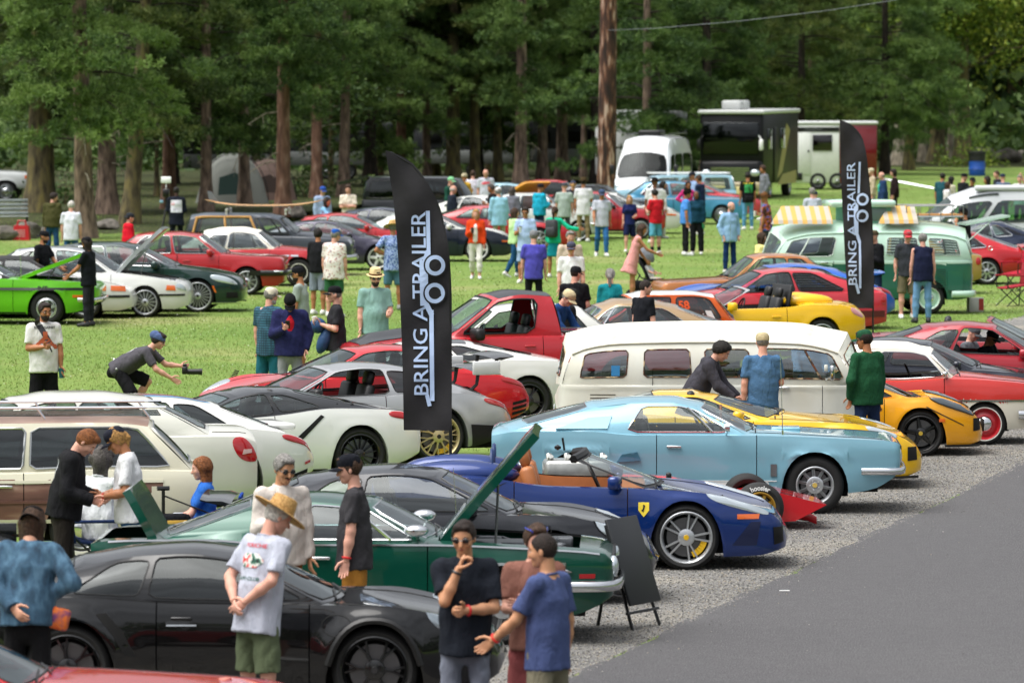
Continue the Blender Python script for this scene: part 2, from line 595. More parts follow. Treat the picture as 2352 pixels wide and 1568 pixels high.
# ------------------------------------------------------------------ cars
class Car:
 def __init__(self,sp,P,name='parked_car'):
  self.sp,self.P,self.name=sp,P,name
  self.L,self.W=sp['L'],sp['W']
  self.root=empty(name)
  self.paint=P['paint']
  self.arches=[]if sp.get('noarch')else[(sp['xf'],sp.get('rf',sp['r'])),(sp['xr'],sp['r'])]
  self.shell()
  self.floor()
  if 'gh' in sp:
   self.greenhouse()
  self.wheels()
# ---- surfaces
 def X(self,d):
  return self.L/2-d
 def zs(self,d):
  return float(ip(self.sp['sh'],d))
 def zsill(self,d):
  return float(ip(self.sp['bot'],d))
 def w(self,d):
  return float(ip(self.sp['plan'],d))
 def yside(self,d,z):
  z0,z1=self.zsill(d),self.zs(d)
  q=(z-z0)/max(z1-z0,0.01)
  sec=self.sp.get('sec',SEC)
  y=self.w(d)*float(np.interp(q,[a for a,_ in sec],[b for _,b in sec]))
  for c,r in self.arches:
   rho=sqrt((d-c)**2+(z-r)**2)
   R=r+self.sp.get('gap',0.055)
   y+=self.sp.get('fl',0.018)*math.exp(-((rho-R)/0.085)**2)*(1 if q<0.9 else max(0,(1.1-q)*5))
  return y
 def sp_(self,d,z,off=0.0,side=-1):
  return Vector((self.X(d),side*(self.yside(d,z)+off),z))
 def tp_(self,d,s,off=0.0,side=-1):
  zs,zt=self.zs(d),float(ip(self.sp['top'],d))
  w0=self.yside(d,zs)
  f=1-(1-s)**self.sp.get('rnd',2.4)
  return Vector((self.X(d),side*w0*(1-s),zs+(zt-zs)*f+off))
 def zbot(self,d):
  z=self.zsill(d)
  for c,r in self.arches:
   R=r+self.sp.get('gap',0.055)
   q=abs(d-c)/R
   if q<1:
    z=max(z,self.zsill(d)+(r+R-self.zsill(d))*(1-q**2.3)**(1/2.1))
  return z
# ---- lower body
 def shell(self):
  sp,L=self.sp,self.L
  keys=[0,L]
  doors=sp.get('doors',[])
  for a,b in doors:
   keys+=[a-0.005,a+0.005,b-0.005,b+0.005]
  gh=sp.get('gh')
  cab=None
  if gh:
   cab=(gh['A0'],gh['C0'])
   keys+=list(cab)
  hood=sp.get('hood')
  if hood:
   keys+=list(hood)
  trunk=sp.get('trunk')
  if trunk:
   keys+=list(trunk)
  for c,r in self.arches:
   R=r+sp.get('gap',0.055)
   keys+=[c-R,c+R]
   keys+=[c+R*cos(pi*k/16)for k in range(1,16)]
  keys+=sp.get('keys',[])
  ks=sorted(k for k in keys if 0<=k<=L)
  kk=[ks[0]]
  for k in ks[1:]:
   if k-kk[-1]>0.003:
    kk.append(k)
  extra=[0.012,0.035,0.07,0.12,0.19,L-0.19,L-0.12,L-0.07,L-0.035,L-0.012]+list(np.arange(0.27,L-0.2,0.11))
  for e in extra:
   if min(abs(e-k)for k in kk)>0.011:
    kk.append(e)
  ds=sorted(kk)
  tr=[0,0.06,0.16,0.28,0.4,0.52,0.63,0.74,0.84,0.92,0.97,1.0]
  sr=sp.get('srow',[0.03,0.07,0.14,0.25,0.4,0.6,0.8,1.0])
  self.s_base=sr[1]
  nt,ns=len(tr),len(sr)
  V=[]
  for d in ds:
   zb,zs=self.zbot(d),self.zs(d)
   half=[]
   ylip=self.yside(d,zb)
   half.append((max(ylip-0.2,0.05),zb-0.002))
   half+=[(self.yside(d,zb+(zs-zb)*t),zb+(zs-zb)*t)for t in tr]
   for s in sr:
    p=self.tp_(d,s)
    half.append((-p.y,p.z))
   x=self.X(d)
   row=[(x,-y,z)for y,z in half]+[(x,y,z)for y,z in reversed(half[:-1])]
   V.append(row)
  M=len(V[0])
  H=1+nt+ns
  vs=[p for row in V for p in row]
  faces,mi=[],[]
  dfaces={}
  hfaces,tfaces=[],[]
  two=sp.get('two')
  for i in range(len(ds)-1):
   da,db=ds[i],ds[i+1]
   dm=(da+db)/2
   gapcol=any(abs(dm-e)<0.0045 for a,b in doors for e in(a,b))
   dk=next((k for k,(a,b)in enumerate(doors)if a<dm<b),None)
   for j in range(M-1):
    jj=j if j<H-1 else M-2-j
    side=-1 if j<H-1 else 1
    f=(i*M+j,(i+1)*M+j,(i+1)*M+j+1,i*M+j+1)
    row_s=jj-nt
    zc=sum(vs[q][2]for q in f)/4
    if 1<=jj<=nt and gapcol and jj>1:
     continue
    if cab and cab[0]<dm<cab[1]and row_s>=2:
     continue
    if hood and hood[0]<dm<hood[1]and row_s>=3:
     hfaces.append(f)
     continue
    if trunk and trunk[0]<dm<trunk[1]and row_s>=4:
     tfaces.append(f)
     continue
    k=two(dm,zc,row_s)if two else 0
    if dk is not None and 2<=jj<=nt:
     dfaces.setdefault((dk,side),[]).append((f,k))
     continue
    faces.append(f)
    mi.append(k)
  for i,sgn in((0,1),(len(ds)-1,-1)):
   loop=[i*M+j for j in range(1,M-1)]
   c=sum((Vector(vs[q])for q in loop),Vector())/len(loop)
   c.x+=sgn*sp.get('bulge',0.03)
   vs.append(tuple(c))
   n=len(vs)-1
   for a,b in zip(loop,loop[1:]+loop[:1]):
    faces.append((n,a,b)if sgn>0 else(n,b,a))
    mi.append(two(0 if sgn>0 else L,(vs[a][2]+vs[b][2]+c.z)/3,0)if two else 0)
  pm=self.P.get('mats',[self.paint])
  def emit(name,fs,ms,parent,label=None):
   used=sorted({q for f in fs for q in f})
   ix={q:k for k,q in enumerate(used)}
   mb=MB()
   mb.v=[vs[q]for q in used]
   mb.f=[[ix[q]for q in f]for f in fs]
   mb.mi=list(ms)
   return mb.build(name,pm,parent,50,label)
  self.body=emit('body',faces,mi,self.root)
  self.doors={}
  for(k,side),fl in dfaces.items():
   self.doors[(k,side)]=emit('door',[f for f,_ in fl],[m for _,m in fl],self.root)
   a,b=doors[k]
   if sp.get('handle',True):
    hz=sp.get('hz',0.82)*self.zs(b)if sp.get('hz',0.82)<1.01 else sp['hz']
    q=self.sp_(b-0.2,hz,0.02,side)
    m=MB()
    m.rbox(q,(0.17,0.022,0.028),0.009)
    m.build('door_handle',self.P.get('handle',self.paint),self.doors[(k,side)])
  for nm,fs_,hinge,ang in(('bonnet',hfaces,hood,sp.get('hood_ang',55)),('boot_lid',tfaces,trunk,sp.get('trunk_ang',55))):
   if not fs_:
    continue
   used=sorted({q for f in fs_ for q in f})
   ix={q:k for k,q in enumerate(used)}
   hd=hinge[1]if nm=='bonnet' else hinge[0]
   if sp.get('front_hinge')and nm=='bonnet':
    hd=hinge[0]
   piv=Vector((self.X(hd),0,float(ip(sp['top'],hd))))
   sgn=1 if nm=='bonnet' else-1
   if sp.get('front_hinge')and nm=='bonnet':
    sgn=-1
   R=Matrix.Rotation(-sgn*radians(ang),3,'Y')
   mb=MB()
   P0=[R@(Vector(vs[q])-piv)+piv for q in used]
   nrm=R@Vector((0,0,1))
   P1=[p-nrm*0.075 for p in P0]
   k=len(P0)
   mb.v=P0+P1
   edges={}
   for f in fs_:
    g=[ix[q]for q in f]
    mb.f.append(g)
    mb.mi.append(0)
    mb.f.append([a+k for a in reversed(g)])
    mb.mi.append(1)
    for a,b in zip(g,g[1:]+g[:1]):
     edges[(a,b)]=edges.get((a,b),0)+1
   for a,b in edges:
    if(b,a)not in edges:
     mb.f.append([b,a,a+k,b+k])
     mb.mi.append(0)
   under=self.P.get('lid_under',self.paint)
   mb.build(nm,[self.P.get('lid',pm[0]),under],self.root,50)
   bay=MB()
   d0,d1=hinge
   w=self.w((d0+d1)/2)*0.72
   zb=min(self.zs(d0),self.zs(d1))-0.03
   bay.box((self.X((d0+d1)/2),0,zb-0.2),(d1-d0-0.05,w*2,0.24))
   if nm=='bonnet':
    rr=random.Random(3)
    bay.m=1
    bay.rbox((self.X((d0+d1)/2+0.1),0,zb-0.06),(0.6,0.5,0.22),0.03)
    for q in range(9):
     bay.rbox((self.X(rr.uniform(d0+0.15,d1-0.15)),rr.uniform(-w*0.8,w*0.8),zb-0.04+rr.uniform(0,0.05)),(rr.uniform(0.1,0.25),rr.uniform(0.08,0.25),0.14),0.02)
    for q in range(5):
     bay.tube([(self.X(rr.uniform(d0+0.1,d1-0.1)),rr.uniform(-w,w),zb+rr.uniform(0,0.05))for _ in range(3)],0.014,5)
    p=self.sp.get('hood_prop',0)
    if p:
     e=R@(Vector((self.X(d0+(d1-d0)*0.45),-w*0.8,zb))-piv)+piv
     bay.tube([(self.X(d0+(d1-d0)*0.6),-w*0.9,zb),e],0.012,5)
   bay.build('engine_bay' if nm=='bonnet' else 'boot_well',[UNDER,mat('engine_metal','#6d6f72',0.4,0.6,var=0.3,vscale=15)],self.root)
 def floor(self):
  sp,L=self.sp,self.L
  c=MB()
  w=self.W/2-0.27
  zb=max(self.zsill(L/2),0.12)
  c.box((0,0,zb+0.17),(L-0.5,2*w,0.3))
  if self.arches:
   (f,rf),(r,rr)=self.arches
   Wn=self.W/2*0.9
   c.box((self.X((f+r)/2),0,zb+0.06),(r-f-rf-rr-0.16,2*Wn,0.08))
   for a,rad in self.arches:
    c.box((self.X(a),0,rad+0.1),(2*rad+0.1,2*w,2*rad*0.72))
  c.build('chassis',UNDER,self.root)
  gh=sp.get('gh')
  if not gh or sp.get('nointerior'):
   return
  (f,rf),(r,rr)=self.arches if self.arches else((sp['xf'],sp['r']),(sp['xr'],sp['r']))
  A0,C0=gh['A0'],gh['C0']
  t0=max(A0+0.1,f+rf+0.05)
  t1=min(C0,r-rr-0.02)if not sp.get('longtub')else C0-0.05
  y=lambda d:self.w(d)*0.8
  fl=zb+0.12
  t=MB()
  bz=lambda d:self.tp_(d,self.s_base).z-0.012
  pts=list(np.linspace(t0,t1,6))
  for s in(-1,1):
   for a,b in zip(pts,pts[1:]):
    t.add([(self.X(a),s*y(a),fl),(self.X(b),s*y(b),fl),(self.X(b),s*y(b)*1.08,bz(b)),(self.X(a),s*y(a)*1.08,bz(a))],[(0,1,2,3)])
  for a,b in zip(pts,pts[1:]):
   t.add([(self.X(a),-y(a),fl),(self.X(b),-y(b),fl),(self.X(b),y(b),fl),(self.X(a),y(a),fl)],[(0,1,2,3)])
  t.add([(self.X(t1),-y(t1),fl),(self.X(t1),y(t1),fl),(self.X(t1),y(t1),bz(t1)),(self.X(t1),-y(t1),bz(t1))],[(0,1,2,3)])
  if C0>t1+0.02:
   q=list(np.linspace(t1,C0,6))
   for a,b in zip(q,q[1:]):
    t.add([(self.X(a),-y(a)*1.08,bz(a)-0.02),(self.X(b),-y(b)*1.08,bz(b)-0.02),(self.X(b),y(b)*1.08,bz(b)-0.02),(self.X(a),y(a)*1.08,bz(a)-0.02)],[(0,1,2,3)])
  q=list(np.linspace(A0-0.02,t0+0.25,5))
  for a,b in zip(q,q[1:]):
   t.add([(self.X(a),-y(a)*1.08,bz(a)),(self.X(b),-y(b)*1.08,bz(b)+0.01),(self.X(b),y(b)*1.08,bz(b)+0.01),(self.X(a),y(a)*1.08,bz(a))],[(0,1,2,3)])
  a=t0+0.25
  t.add([(self.X(a),-y(a),bz(a)+0.01),(self.X(a),y(a),bz(a)+0.01),(self.X(a+0.08),y(a),fl),(self.X(a+0.08),-y(a),fl)],[(0,1,2,3)])
  t.build('interior',self.P.get('inner',DARK),self.root)
  sm=self.P.get('seat',LEATHER)
  sx=sp.get('seats')
  if sx is None:
   sx=[min(t0+1.05,t1-0.35)]
  hz=sp.get('seat_top',0.0)
  for k,d in enumerate(sx):
   zt=bz(d)+0.16+hz
   for s in(-1,1):
    yy=s*self.w(d)*0.4
    m=MB()
    R=Matrix.Rotation(radians(-14),3,'Y')
    m.rbox((self.X(d),yy,(zt+fl+0.2)/2),(0.15,0.46,zt-fl-0.2),0.06,R)
    m.rbox((self.X(d-0.26),yy,fl+0.2),(0.5,0.48,0.16),0.05)
    so=m.build('seat',sm,self.root)
    h=MB()
    h.rbox((self.X(d+0.09),yy,zt+0.07),(0.11,0.27,0.19),0.05,R)
    h.build('headrest',sm,so)
  if not sp.get('nosteer'):
   d=t0+0.42
   m=MB()
   R=Matrix.Rotation(radians(65),3,'Y')
   q=[R@Vector((0.18*cos(a),0.18*sin(a),0))+Vector((self.X(d),self.w(d)*0.4*sp.get('rhd',1),bz(d)+0.02))for a in np.linspace(0,2*pi,17)[:-1]]
   m.tube(q,0.014,6,closed=True)
   m.tube([q[0],q[8]],0.012,5)
   m.tube([q[4],q[12]],0.012,5)
   m.build('steering_wheel',self.P.get('wheelm',TRIM),self.root)
# ---- greenhouse
 def greenhouse(self):
  sp,gh=self.sp,self.sp['gh']
  A0,C0=gh['A0'],gh['C0']
  (a1,az),(c1,cz)=gh['A1'],gh['C1']
  roof=[(a1,az)]+gh.get('roof',[])+[(c1,cz)]
  crown=gh.get('crown',0.06)
  yr=gh['yr']
  yra,yrc=(yr,yr)if not isinstance(yr,(tuple,list))else yr
  bul=gh.get('bul',0.025)
  sb=self.s_base
  dexp=gh.get('dexp',1.0)
  def base(d):
   p=self.tp_(d,sb)
   return self.X(d),-p.y,p.z
  def rail(d):
   u=(d-a1)/(c1-a1)
   return self.X(d),yra+(yrc-yra)*u+gh.get('yb',0.03)*4*u*(1-u),float(ip(roof,d))-crown
  self.rail,self.base=rail,base
  def side(u,v,off=0.0):
   b=base(A0+(C0-A0)*u)
   r=rail(a1+(c1-a1)*u)
   y=b[1]+(r[1]-b[1])*v+bul*4*v*(1-v)+off
   cx=gh.get('cx',0.0)*4*v*(1-v)*(2*u-1 if u>0.5 else 0)
   return(b[0]+(r[0]-b[0])*v-cx,y,b[2]+(r[2]-b[2])*v)
  self.side=side
  def screen(d0,r0,sgn,bg_,bt):
   def f(q,v,off=0.0):
    b,r=base(d0),rail(r0)
    yb_,yt=b[1],r[1]
    y=(yb_+(yt-yb_)*v+bul*4*v*(1-v))*q
    bow=(bg_+(bt-bg_)*v)*(1-abs(q)**2.2)
    zc=float(ip(self.sp['top'],d0-sgn*bg_*0.5))+0.004
    z0=b[2]+(zc-b[2])*(1-q*q)
    z1=r[2]+crown*(1-abs(q)**2.4)
    sag=gh.get('wcurve',0.02)*4*v*(1-v)
    return(b[0]+(r[0]-b[0])*v+sgn*(bow+sag+off),y,z0+(z1-z0)*v)
   return f
  fw=screen(A0,a1,1,gh.get('bow',0.14),gh.get('bowt',0.07))
  rw=screen(C0,c1,-1,gh.get('rbow',0.12),gh.get('rbowt',0.05))
  self.fw,self.rw=fw,rw
  R=MB()
  trims,panes=MB(),[]
  top_open=gh.get('open',False)
  gl=self.P.get('glass',GL)
  def cell(F,u0,u1,hole,v0=0.0,v1=1.0,N=7,flip=False,pane=True,nm='side_window',sides=(1,),gm=None,tr=True,bars=()):
   ha,hb,hc,hd=hole[:4]
   rr=(hole[4]if len(hole)>4 else 0.25)*.62
   uc,vc,hu,hv=(ha+hb)/2,(hc+hd)/2,(hb-ha)/2,(hd-hc)/2
   ex=2/max(rr,0.05)
   angs=set(2*pi*k/(4*N)for k in range(4*N))
   corn=[atan2((y-vc)/hv,(x-uc)/hu)%(2*pi)for x in(u0,u1)for y in(v0,v1)]
   for c in corn:
    near=min(angs,key=lambda a:abs(a-c))
    angs.discard(near)
    angs.add(c)
   angs=sorted(angs)
   inn,outp=[],[]
   for a in angs:
    c,s=cos(a),sin(a)
    k=(abs(c)**ex+abs(s)**ex)**(-1/ex)
    inn.append((uc+hu*c*k,vc+hv*s*k))
    ts=[]
    if abs(c)>1e-9:
     ts.append(((u1 if c>0 else u0)-uc)/(hu*c))
    if abs(s)>1e-9:
     ts.append(((v1 if s>0 else v0)-vc)/(hv*s))
    t=min(x for x in ts if x>0)
    outp.append((uc+hu*c*t,vc+hv*s*t))
   n=len(angs)
   for sd in sides:
    mir=(lambda p:(p[0],p[1]*sd,p[2]))
    rings=[[mir(F(a+(c-a)*k,b+(d-b)*k))for(a,b),(c,d)in zip(inn,outp)]for k in(0,0.4,1)]
    vs=[p for r in rings for p in r]
    fs=[]
    for k in range(2):
     for i in range(n):
      fs.append((k*n+i,k*n+(i+1)%n,(k+1)*n+(i+1)%n,(k+1)*n+i))
    R.add(vs,fs if(sd>0)==(not flip)else[tuple(reversed(f))for f in fs])
    if tr:
     trims.tube([mir(F(a,b,0.002))for a,b in inn],gh.get('trim',0.011)*.62,5,closed=True)
    for bu in bars:
     trims.tube([mir(F(bu[0]+(bu[1]-bu[0])*k,hc+(hd-hc)*k,0.004))for k in(0,0.5,1)],gh.get('bar',0.016),5)
    if pane:
     pr=[[mir(F(uc+(a-uc)*k,vc+(b-vc)*k,-0.004))for a,b in inn]for k in(1,0.6,0.25)]
     vs=[p for r in pr for p in r]+[mir(F(uc,vc,-0.004))]
     fs=[]
     for k in range(2):
      for i in range(n):
       fs.append((k*n+i,(k+1)*n+i,(k+1)*n+(i+1)%n,k*n+(i+1)%n))
     for i in range(n):
      fs.append((2*n+i,3*n,2*n+(i+1)%n))
     m=MB()
     m.add(vs,fs)
     m.build(nm,gm or gl,self.root,180)
  wins=gh.get('wins',[])
  if not top_open and wins:
   us=[0.0]+[(wins[k][1]+wins[k+1][0])/2 for k in range(len(wins)-1)]+[1.0]
   op=gh.get('down',())
   for k,wd in enumerate(wins):
    cell(side,us[k],us[k+1],wd,sides=(-1,1),pane=k not in op,bars=gh.get('bars',{}).get(k,()))
  elif not top_open:
   cell(side,0,1,(0.48,0.52,0.4,0.6),sides=(-1,1),pane=False,tr=False)
  wm=gh.get('wm',0.07)
  cell(fw,-1,1,(-1+wm,1-wm,gh.get('wlo',0.06),gh.get('whi',0.93),gh.get('wrr',0.16)),N=8,flip=False,nm='windscreen',gm=self.P.get('wglass'),bars=gh.get('wbars',()))
  if not top_open:
   rmn=gh.get('rm',0.1)
   if gh.get('rear',True):
    cell(rw,-1,1,(-1+rmn,1-rmn,gh.get('rlo',0.1),gh.get('rhi',0.92),0.2),N=8,flip=True,nm='rear_window')
   else:
    cell(rw,-1,1,(-0.05,0.05,0.4,0.6),flip=True,pane=False,tr=False)
   nu,nq=16,11
   vs,fs=[],[]
   for i in range(nu+1):
    u=i/nu
    x,y,z=rail(a1+(c1-a1)*u)
    bow=gh.get('bowt',0.07)if i==0 else(-gh.get('rbowt',0.05)if i==nu else 0)
    for j in range(nq):
     q=-1+2*j/(nq-1)
     q=(abs(q)**0.7)*(1 if q>=0 else-1)
     vs.append((x+bow*(1-abs(q)**2.2),y*q,z+crown*(1-abs(q)**2.4)))
   for i in range(nu):
    for j in range(nq-1):
     a=i*nq+j
     fs.append((a,a+nq,a+nq+1,a+1))
   k0=R.m
   R.m=1
   R.add(vs,fs)
   R.m=k0
  rp=self.P.get('pillar',self.paint)
  ro=self.P.get('roof',self.paint)
  ob=R.build('roof' if not top_open else 'windscreen_frame',[rp,ro],self.root,50)
  bm=bmesh.new()
  bm.from_mesh(ob.data)
  bmesh.ops.remove_doubles(bm,verts=bm.verts,dist=0.003)
  bmesh.ops.recalc_face_normals(bm,faces=bm.faces)
  bm.to_mesh(ob.data)
  bm.free()
  ob.data.set_sharp_from_angle(angle=radians(45))
  if trims.v:
   trims.build('window_trim',self.P.get('trim',TRIM),self.root)
 def wheels(self):
  sp=self.sp
  st=self.P.get('wheel',('spoke',10,ALLOY,{}))
  style,n,rm,opt=st
  for k,(d,r)in enumerate(((sp['xf'],sp.get('rf',sp['r'])),(sp['xr'],sp['r']))):
   tw=sp.get('tw',0.22)*(1.0 if k==0 else sp.get('rtw',1.0))
   rr=r*self.P.get('rimk',0.7)
   ms=wheel_set(r,round(rr,3),tw,style,n,rm,opt)
   for side in(-1,1):
    y=side*(self.yside(d,r+r*0.9)-tw/2-sp.get('inset',0.035))
    put_wheel(self.root,ms,self.X(d),y,r,side,random.uniform(0,6),self.P.get('steer',0.0)if k==0 else 0)
# ---- details on the flanks
 def patch(self,name,pts,m,off=0.004,th=0.016,sides=(-1,1),parent=None,label=None):
  out=[]
  for(a,b),(c,d)in zip(pts,pts[1:]+pts[:1]):
   for k in range(3):
    out.append((a+(c-a)*k/3,b+(d-b)*k/3))
  n=len(out)
  ca,cb=sum(p[0]for p in out)/n,sum(p[1]for p in out)/n
  for s in sides:
   vs=[]
   for k,o in((1,-th),(1,off),(.66,off),(.33,off)):
    vs+=[self.sp_(ca+(a-ca)*k,cb+(b-cb)*k,o,s)for a,b in out]
   vs.append(self.sp_(ca,cb,off,s))
   fs=[]
   for r in range(3):
    fs+=[(r*n+i,r*n+(i+1)%n,(r+1)*n+(i+1)%n,(r+1)*n+i)for i in range(n)]
   fs+=[(3*n+i,3*n+(i+1)%n,4*n)for i in range(n)]
   q=MB()
   q.add(vs,fs if s<0 else[tuple(reversed(f))for f in fs])
   q.build(name,m,parent or self.root,30,label)
 def strip(self,name,d0,d1,zf,hgt,m,off=0.006,n=24,sides=(-1,1),th=0.012):
  for s in sides:
   b=MB()
   vs=[]
   for i in range(n+1):
    d=d0+(d1-d0)*i/n
    z=zf(d)if callable(zf)else zf
    for dz,o in((-hgt/2,-th),(-hgt/2,off),(hgt/2,off),(hgt/2,-th)):
     p=self.sp_(d,z+dz,o,s)
     vs.append(p)
   fs=[]
   for i in range(n):
    for j in range(4):
     a,c=i*4+j,i*4+(j+1)%4
     fs.append((a,c,c+4,a+4)if s<0 else(a,a+4,c+4,c))
   fs+=[(0,1,2,3),tuple(n*4+j for j in(3,2,1,0))]
   b.add(vs,fs)
   b.build(name,m,self.root,30)
 def disc(self,name,d,z,r,m,off=0.004,sides=(-1,1),n=20,ry=None,th=0.012):
  self.patch(name,[(d+r*cos(2*pi*k/n),z+(ry or r)*sin(2*pi*k/n))for k in range(n)],m,off,th,sides)
 def ring(self,name,d,z,r,m,ry=None,rad=0.004,sides=(-1,1)):
  for s in sides:
   b=MB()
   b.tube([self.sp_(d+r*cos(2*pi*k/24),z+(ry or r)*sin(2*pi*k/24),0.0,s)for k in range(24)],rad,5,closed=True)
   b.build(name,m,self.root)
 def surf(self,d,t,off=0.0,side=-1):
  if t<=1:
   z0,z1=self.zsill(d),self.zs(d)
   return self.sp_(d,z0+(z1-z0)*t,off,side)
  p=self.tp_(d,min(t-1,1),off,side)
  p.y+=side*off*0.6
  return p
 def lens(self,name,d,t,rd,rt,m,skew=0.0,sides=(-1,1),off=0.008,ex=2.4,rim=None):
  n=24
  for s in sides:
   def P(k,a,o):
    c,q=cos(a),sin(a)
    c=abs(c)**(2/ex)*(1 if c>0 else-1)
    q=abs(q)**(2/ex)*(1 if q>0 else-1)
    return self.surf(min(max(d+rd*c*k+skew*q*k*rt,0.0),self.L),t+rt*q*k,o,s)
   vs=[P(k,2*pi*i/n,o)for k,o in((1,-.012),(1,off*.4),(.85,off),(.4,off*1.3))for i in range(n)]+[P(0,0,off*1.4)]
   fs=[]
   for r in range(3):
    for i in range(n):
     f=(r*n+i,r*n+(i+1)%n,(r+1)*n+(i+1)%n,(r+1)*n+i)
     fs.append(f)
   fs+=[(3*n+i,3*n+(i+1)%n,4*n)for i in range(n)]
   if s>0:
    fs=[tuple(reversed(f))for f in fs]
   b=MB()
   b.add(vs,[tuple(reversed(f))for f in fs])
   o=b.build(name,m,self.root,60)
   if rim:
    b=MB()
    b.tube([P(1,2*pi*i/n,off)for i in range(n)],.007,5,closed=True)
    b.build('lamp_rim',rim,o)
 def bumper(self,front,z,hgt,m,wrap=0.35,off=0.03,dep=0.05,name='bumper'):
  L=self.L
  pts=[]
  for k in range(7):
   d=wrap*(1-k/6)
   pts.append((d,self.w(d if front else L-d)+off))
  e=self.w(0 if front else L)
  path=[(d,-y)for d,y in pts]+[(-off,-e*0.8),(-off*1.4,-e*0.4),(-off*1.5,0)]
  path+=[(d,-y)for d,y in reversed(path[:-1])]
  b=MB()
  P=[]
  for d,y in path:
   x=self.X(d)if front else self.X(L-d)
   P.append(Vector((x,y,z)))
  n=8
  vs,fs=[],[]
  for i,p in enumerate(P):
   a,c=P[max(i-1,0)],P[min(i+1,len(P)-1)]
   t=(c-a).normalized()
   u=Vector((t.y,-t.x,0))*(1 if not front else 1)
   for j in range(n):
    an=2*pi*j/n
    vs.append(p+u*(dep/2*cos(an))+Vector((0,0,hgt/2*(abs(sin(an))**0.6)*(1 if sin(an)>0 else-1))))
  for i in range(len(P)-1):
   for j in range(n):
    a,c=i*n+j,i*n+(j+1)%n
    fs.append((a,c,c+n,a+n))
  fs+=[tuple(range(n)),tuple((len(P)-1)*n+j for j in range(n-1,-1,-1))]
  b.add(vs,fs)
  o=b.build(name,m,self.root,60)
  bm=bmesh.new()
  bm.from_mesh(o.data)
  bmesh.ops.recalc_face_normals(bm,faces=bm.faces)
  bm.to_mesh(o.data)
  bm.free()
  return o
 def grille(self,z0,z1,wk,m,front=True,off=0.035):
  d=0 if front else self.L
  w=self.w(d)*wk
  b=MB()
  x=self.X(d)+(off if front else-off)
  b.rbox((x,0,(z0+z1)/2),(0.03,2*w,z1-z0),0.012)
  b.build('grille' if front else 'rear_panel',m,self.root)
 def mirror(self,d,z,m=None,size=1.0,sides=(-1,1),out=0.1):
  for s in sides:
   p=self.tp_(d,.04,0.0,s)
   b=MB()
   R=Matrix.Rotation(s*.25,3,'Z')
   b.rbox(p+Vector((-.03,s*out*.9,0.06)),(0.1*size,0.17*size,0.11*size),.035*size,R)
   b.tube([p,p+Vector((-.02,s*out*.8,0.035))],[0.03*size,.02*size],6)
   b.build('wing_mirror',m or self.paint,self.root,180)
 def antenna(self,d,side=-1,h=0.7):
  p=self.tp_(d,0.1,0,side)
  b=MB()
  b.tube([p,p+Vector((-0.03,0,h))],[0.006,0.003],5)
  b.tube([p,p+Vector((0,0,0.05))],0.012,6)
  b.build('radio_aerial',CHROME,self.root)
 def wing(self,d,z,span,chord,m,posts=True,endp=None,z0=None,postm=None):
  b=MB()
  vs,fs=[],[]
  n=9
  for i in range(n):
   y=-span/2+span*i/(n-1)
   for q,h in((0.5,0),(0.2,0.028),(-0.3,0.03),(-0.5,0.045),(-0.5,0.03),(0.1,-0.012)):
    vs.append((self.X(d)+q*chord,y,z+h-0.03*(abs(y)/span*2)**3))
  for i in range(n-1):
   for j in range(6):
    a,c=i*6+j,i*6+(j+1)%6
    fs.append((a,a+6,c+6,c))
  fs+=[tuple(range(6)),tuple((n-1)*6+j for j in range(5,-1,-1))]
  b.add(vs,fs)
  o=b.build('rear_wing',m,self.root,60)
  if endp:
   for s in(-1,1):
    e=MB()
    e.rbox((self.X(d),s*span/2,z),(chord*1.05,0.02,endp),0.008)
    e.build('wing_end_plate',m,o)
  if posts:
   for s in(-1,1):
    e=MB()
    zb=z0 if z0 is not None else z-0.3
    e.tube([(self.X(d)+0.22,s*span*0.3,zb),(self.X(d)+0.03,s*span*0.3,zb+(z-zb)*0.45),(self.X(d),s*span*0.3,z)],[0.03,0.022,0.03],6)
    e.build('wing_post',postm or TRIM,o)
  return o
 def fittings(self):
  sp=self.sp
  gap=mat('panel_gap','#050505',.8)
  gh=sp.get('gh')
  if gh and not sp.get('hood')and gh['A0']>.6:
   for s in(-1,1):
    b=MB()
    b.tube([self.tp_(d,.17,.001,s)for d in np.linspace(.2,gh['A0']-.05,9)],.005,4)
    b.build('shut_line',gap,self.root)
   b=MB()
   b.tube([self.tp_(gh['A0']-.12,1-abs(q)*.85,.002,1 if q>0 else-1)for q in np.linspace(-1,1,9)],.008,4)
   b.build('shut_line',gap,self.root)
  if gh and gh['A0']>.2:
   for q in(-.55,.1):
    b=MB()
    b.tube([self.fw(q-.05,.02,.012),self.fw(q+.22,.1,.012),self.fw(q+.45,.14,.012)],.009,4)
    b.build('wiper',TRIM,self.root)
  if self.arches:
   self.strip('sill',self.arches[0][0]+self.arches[0][1]+.08,self.arches[1][0]-self.arches[1][1]-.08,lambda d:self.zsill(d)+.02,.03,TRIM,.003,6)
   for e,sg in((self.L,-1),):
    b=MB()
    zz=self.zsill(e)+(self.zs(e)-self.zsill(e))*(.3 if sg>0 else .45)
    b.rbox((self.X(e)+sg*(sp.get('bulge',.03)*.9+.012),0,zz),(.015,.38,.12),.005)
    b.build('number_plate',mat('plate_white','#b9bdc2',.5),self.root)
   if gh and self.L-gh['C0']>.5 and not sp.get('trunk'):
    for s in(-1,1):
     b=MB()
     b.tube([self.tp_(d,.2,.001,s)for d in np.linspace(gh['C0']+.06,self.L-.1,5)],.005,4)
     b.build('shut_line',gap,self.root)
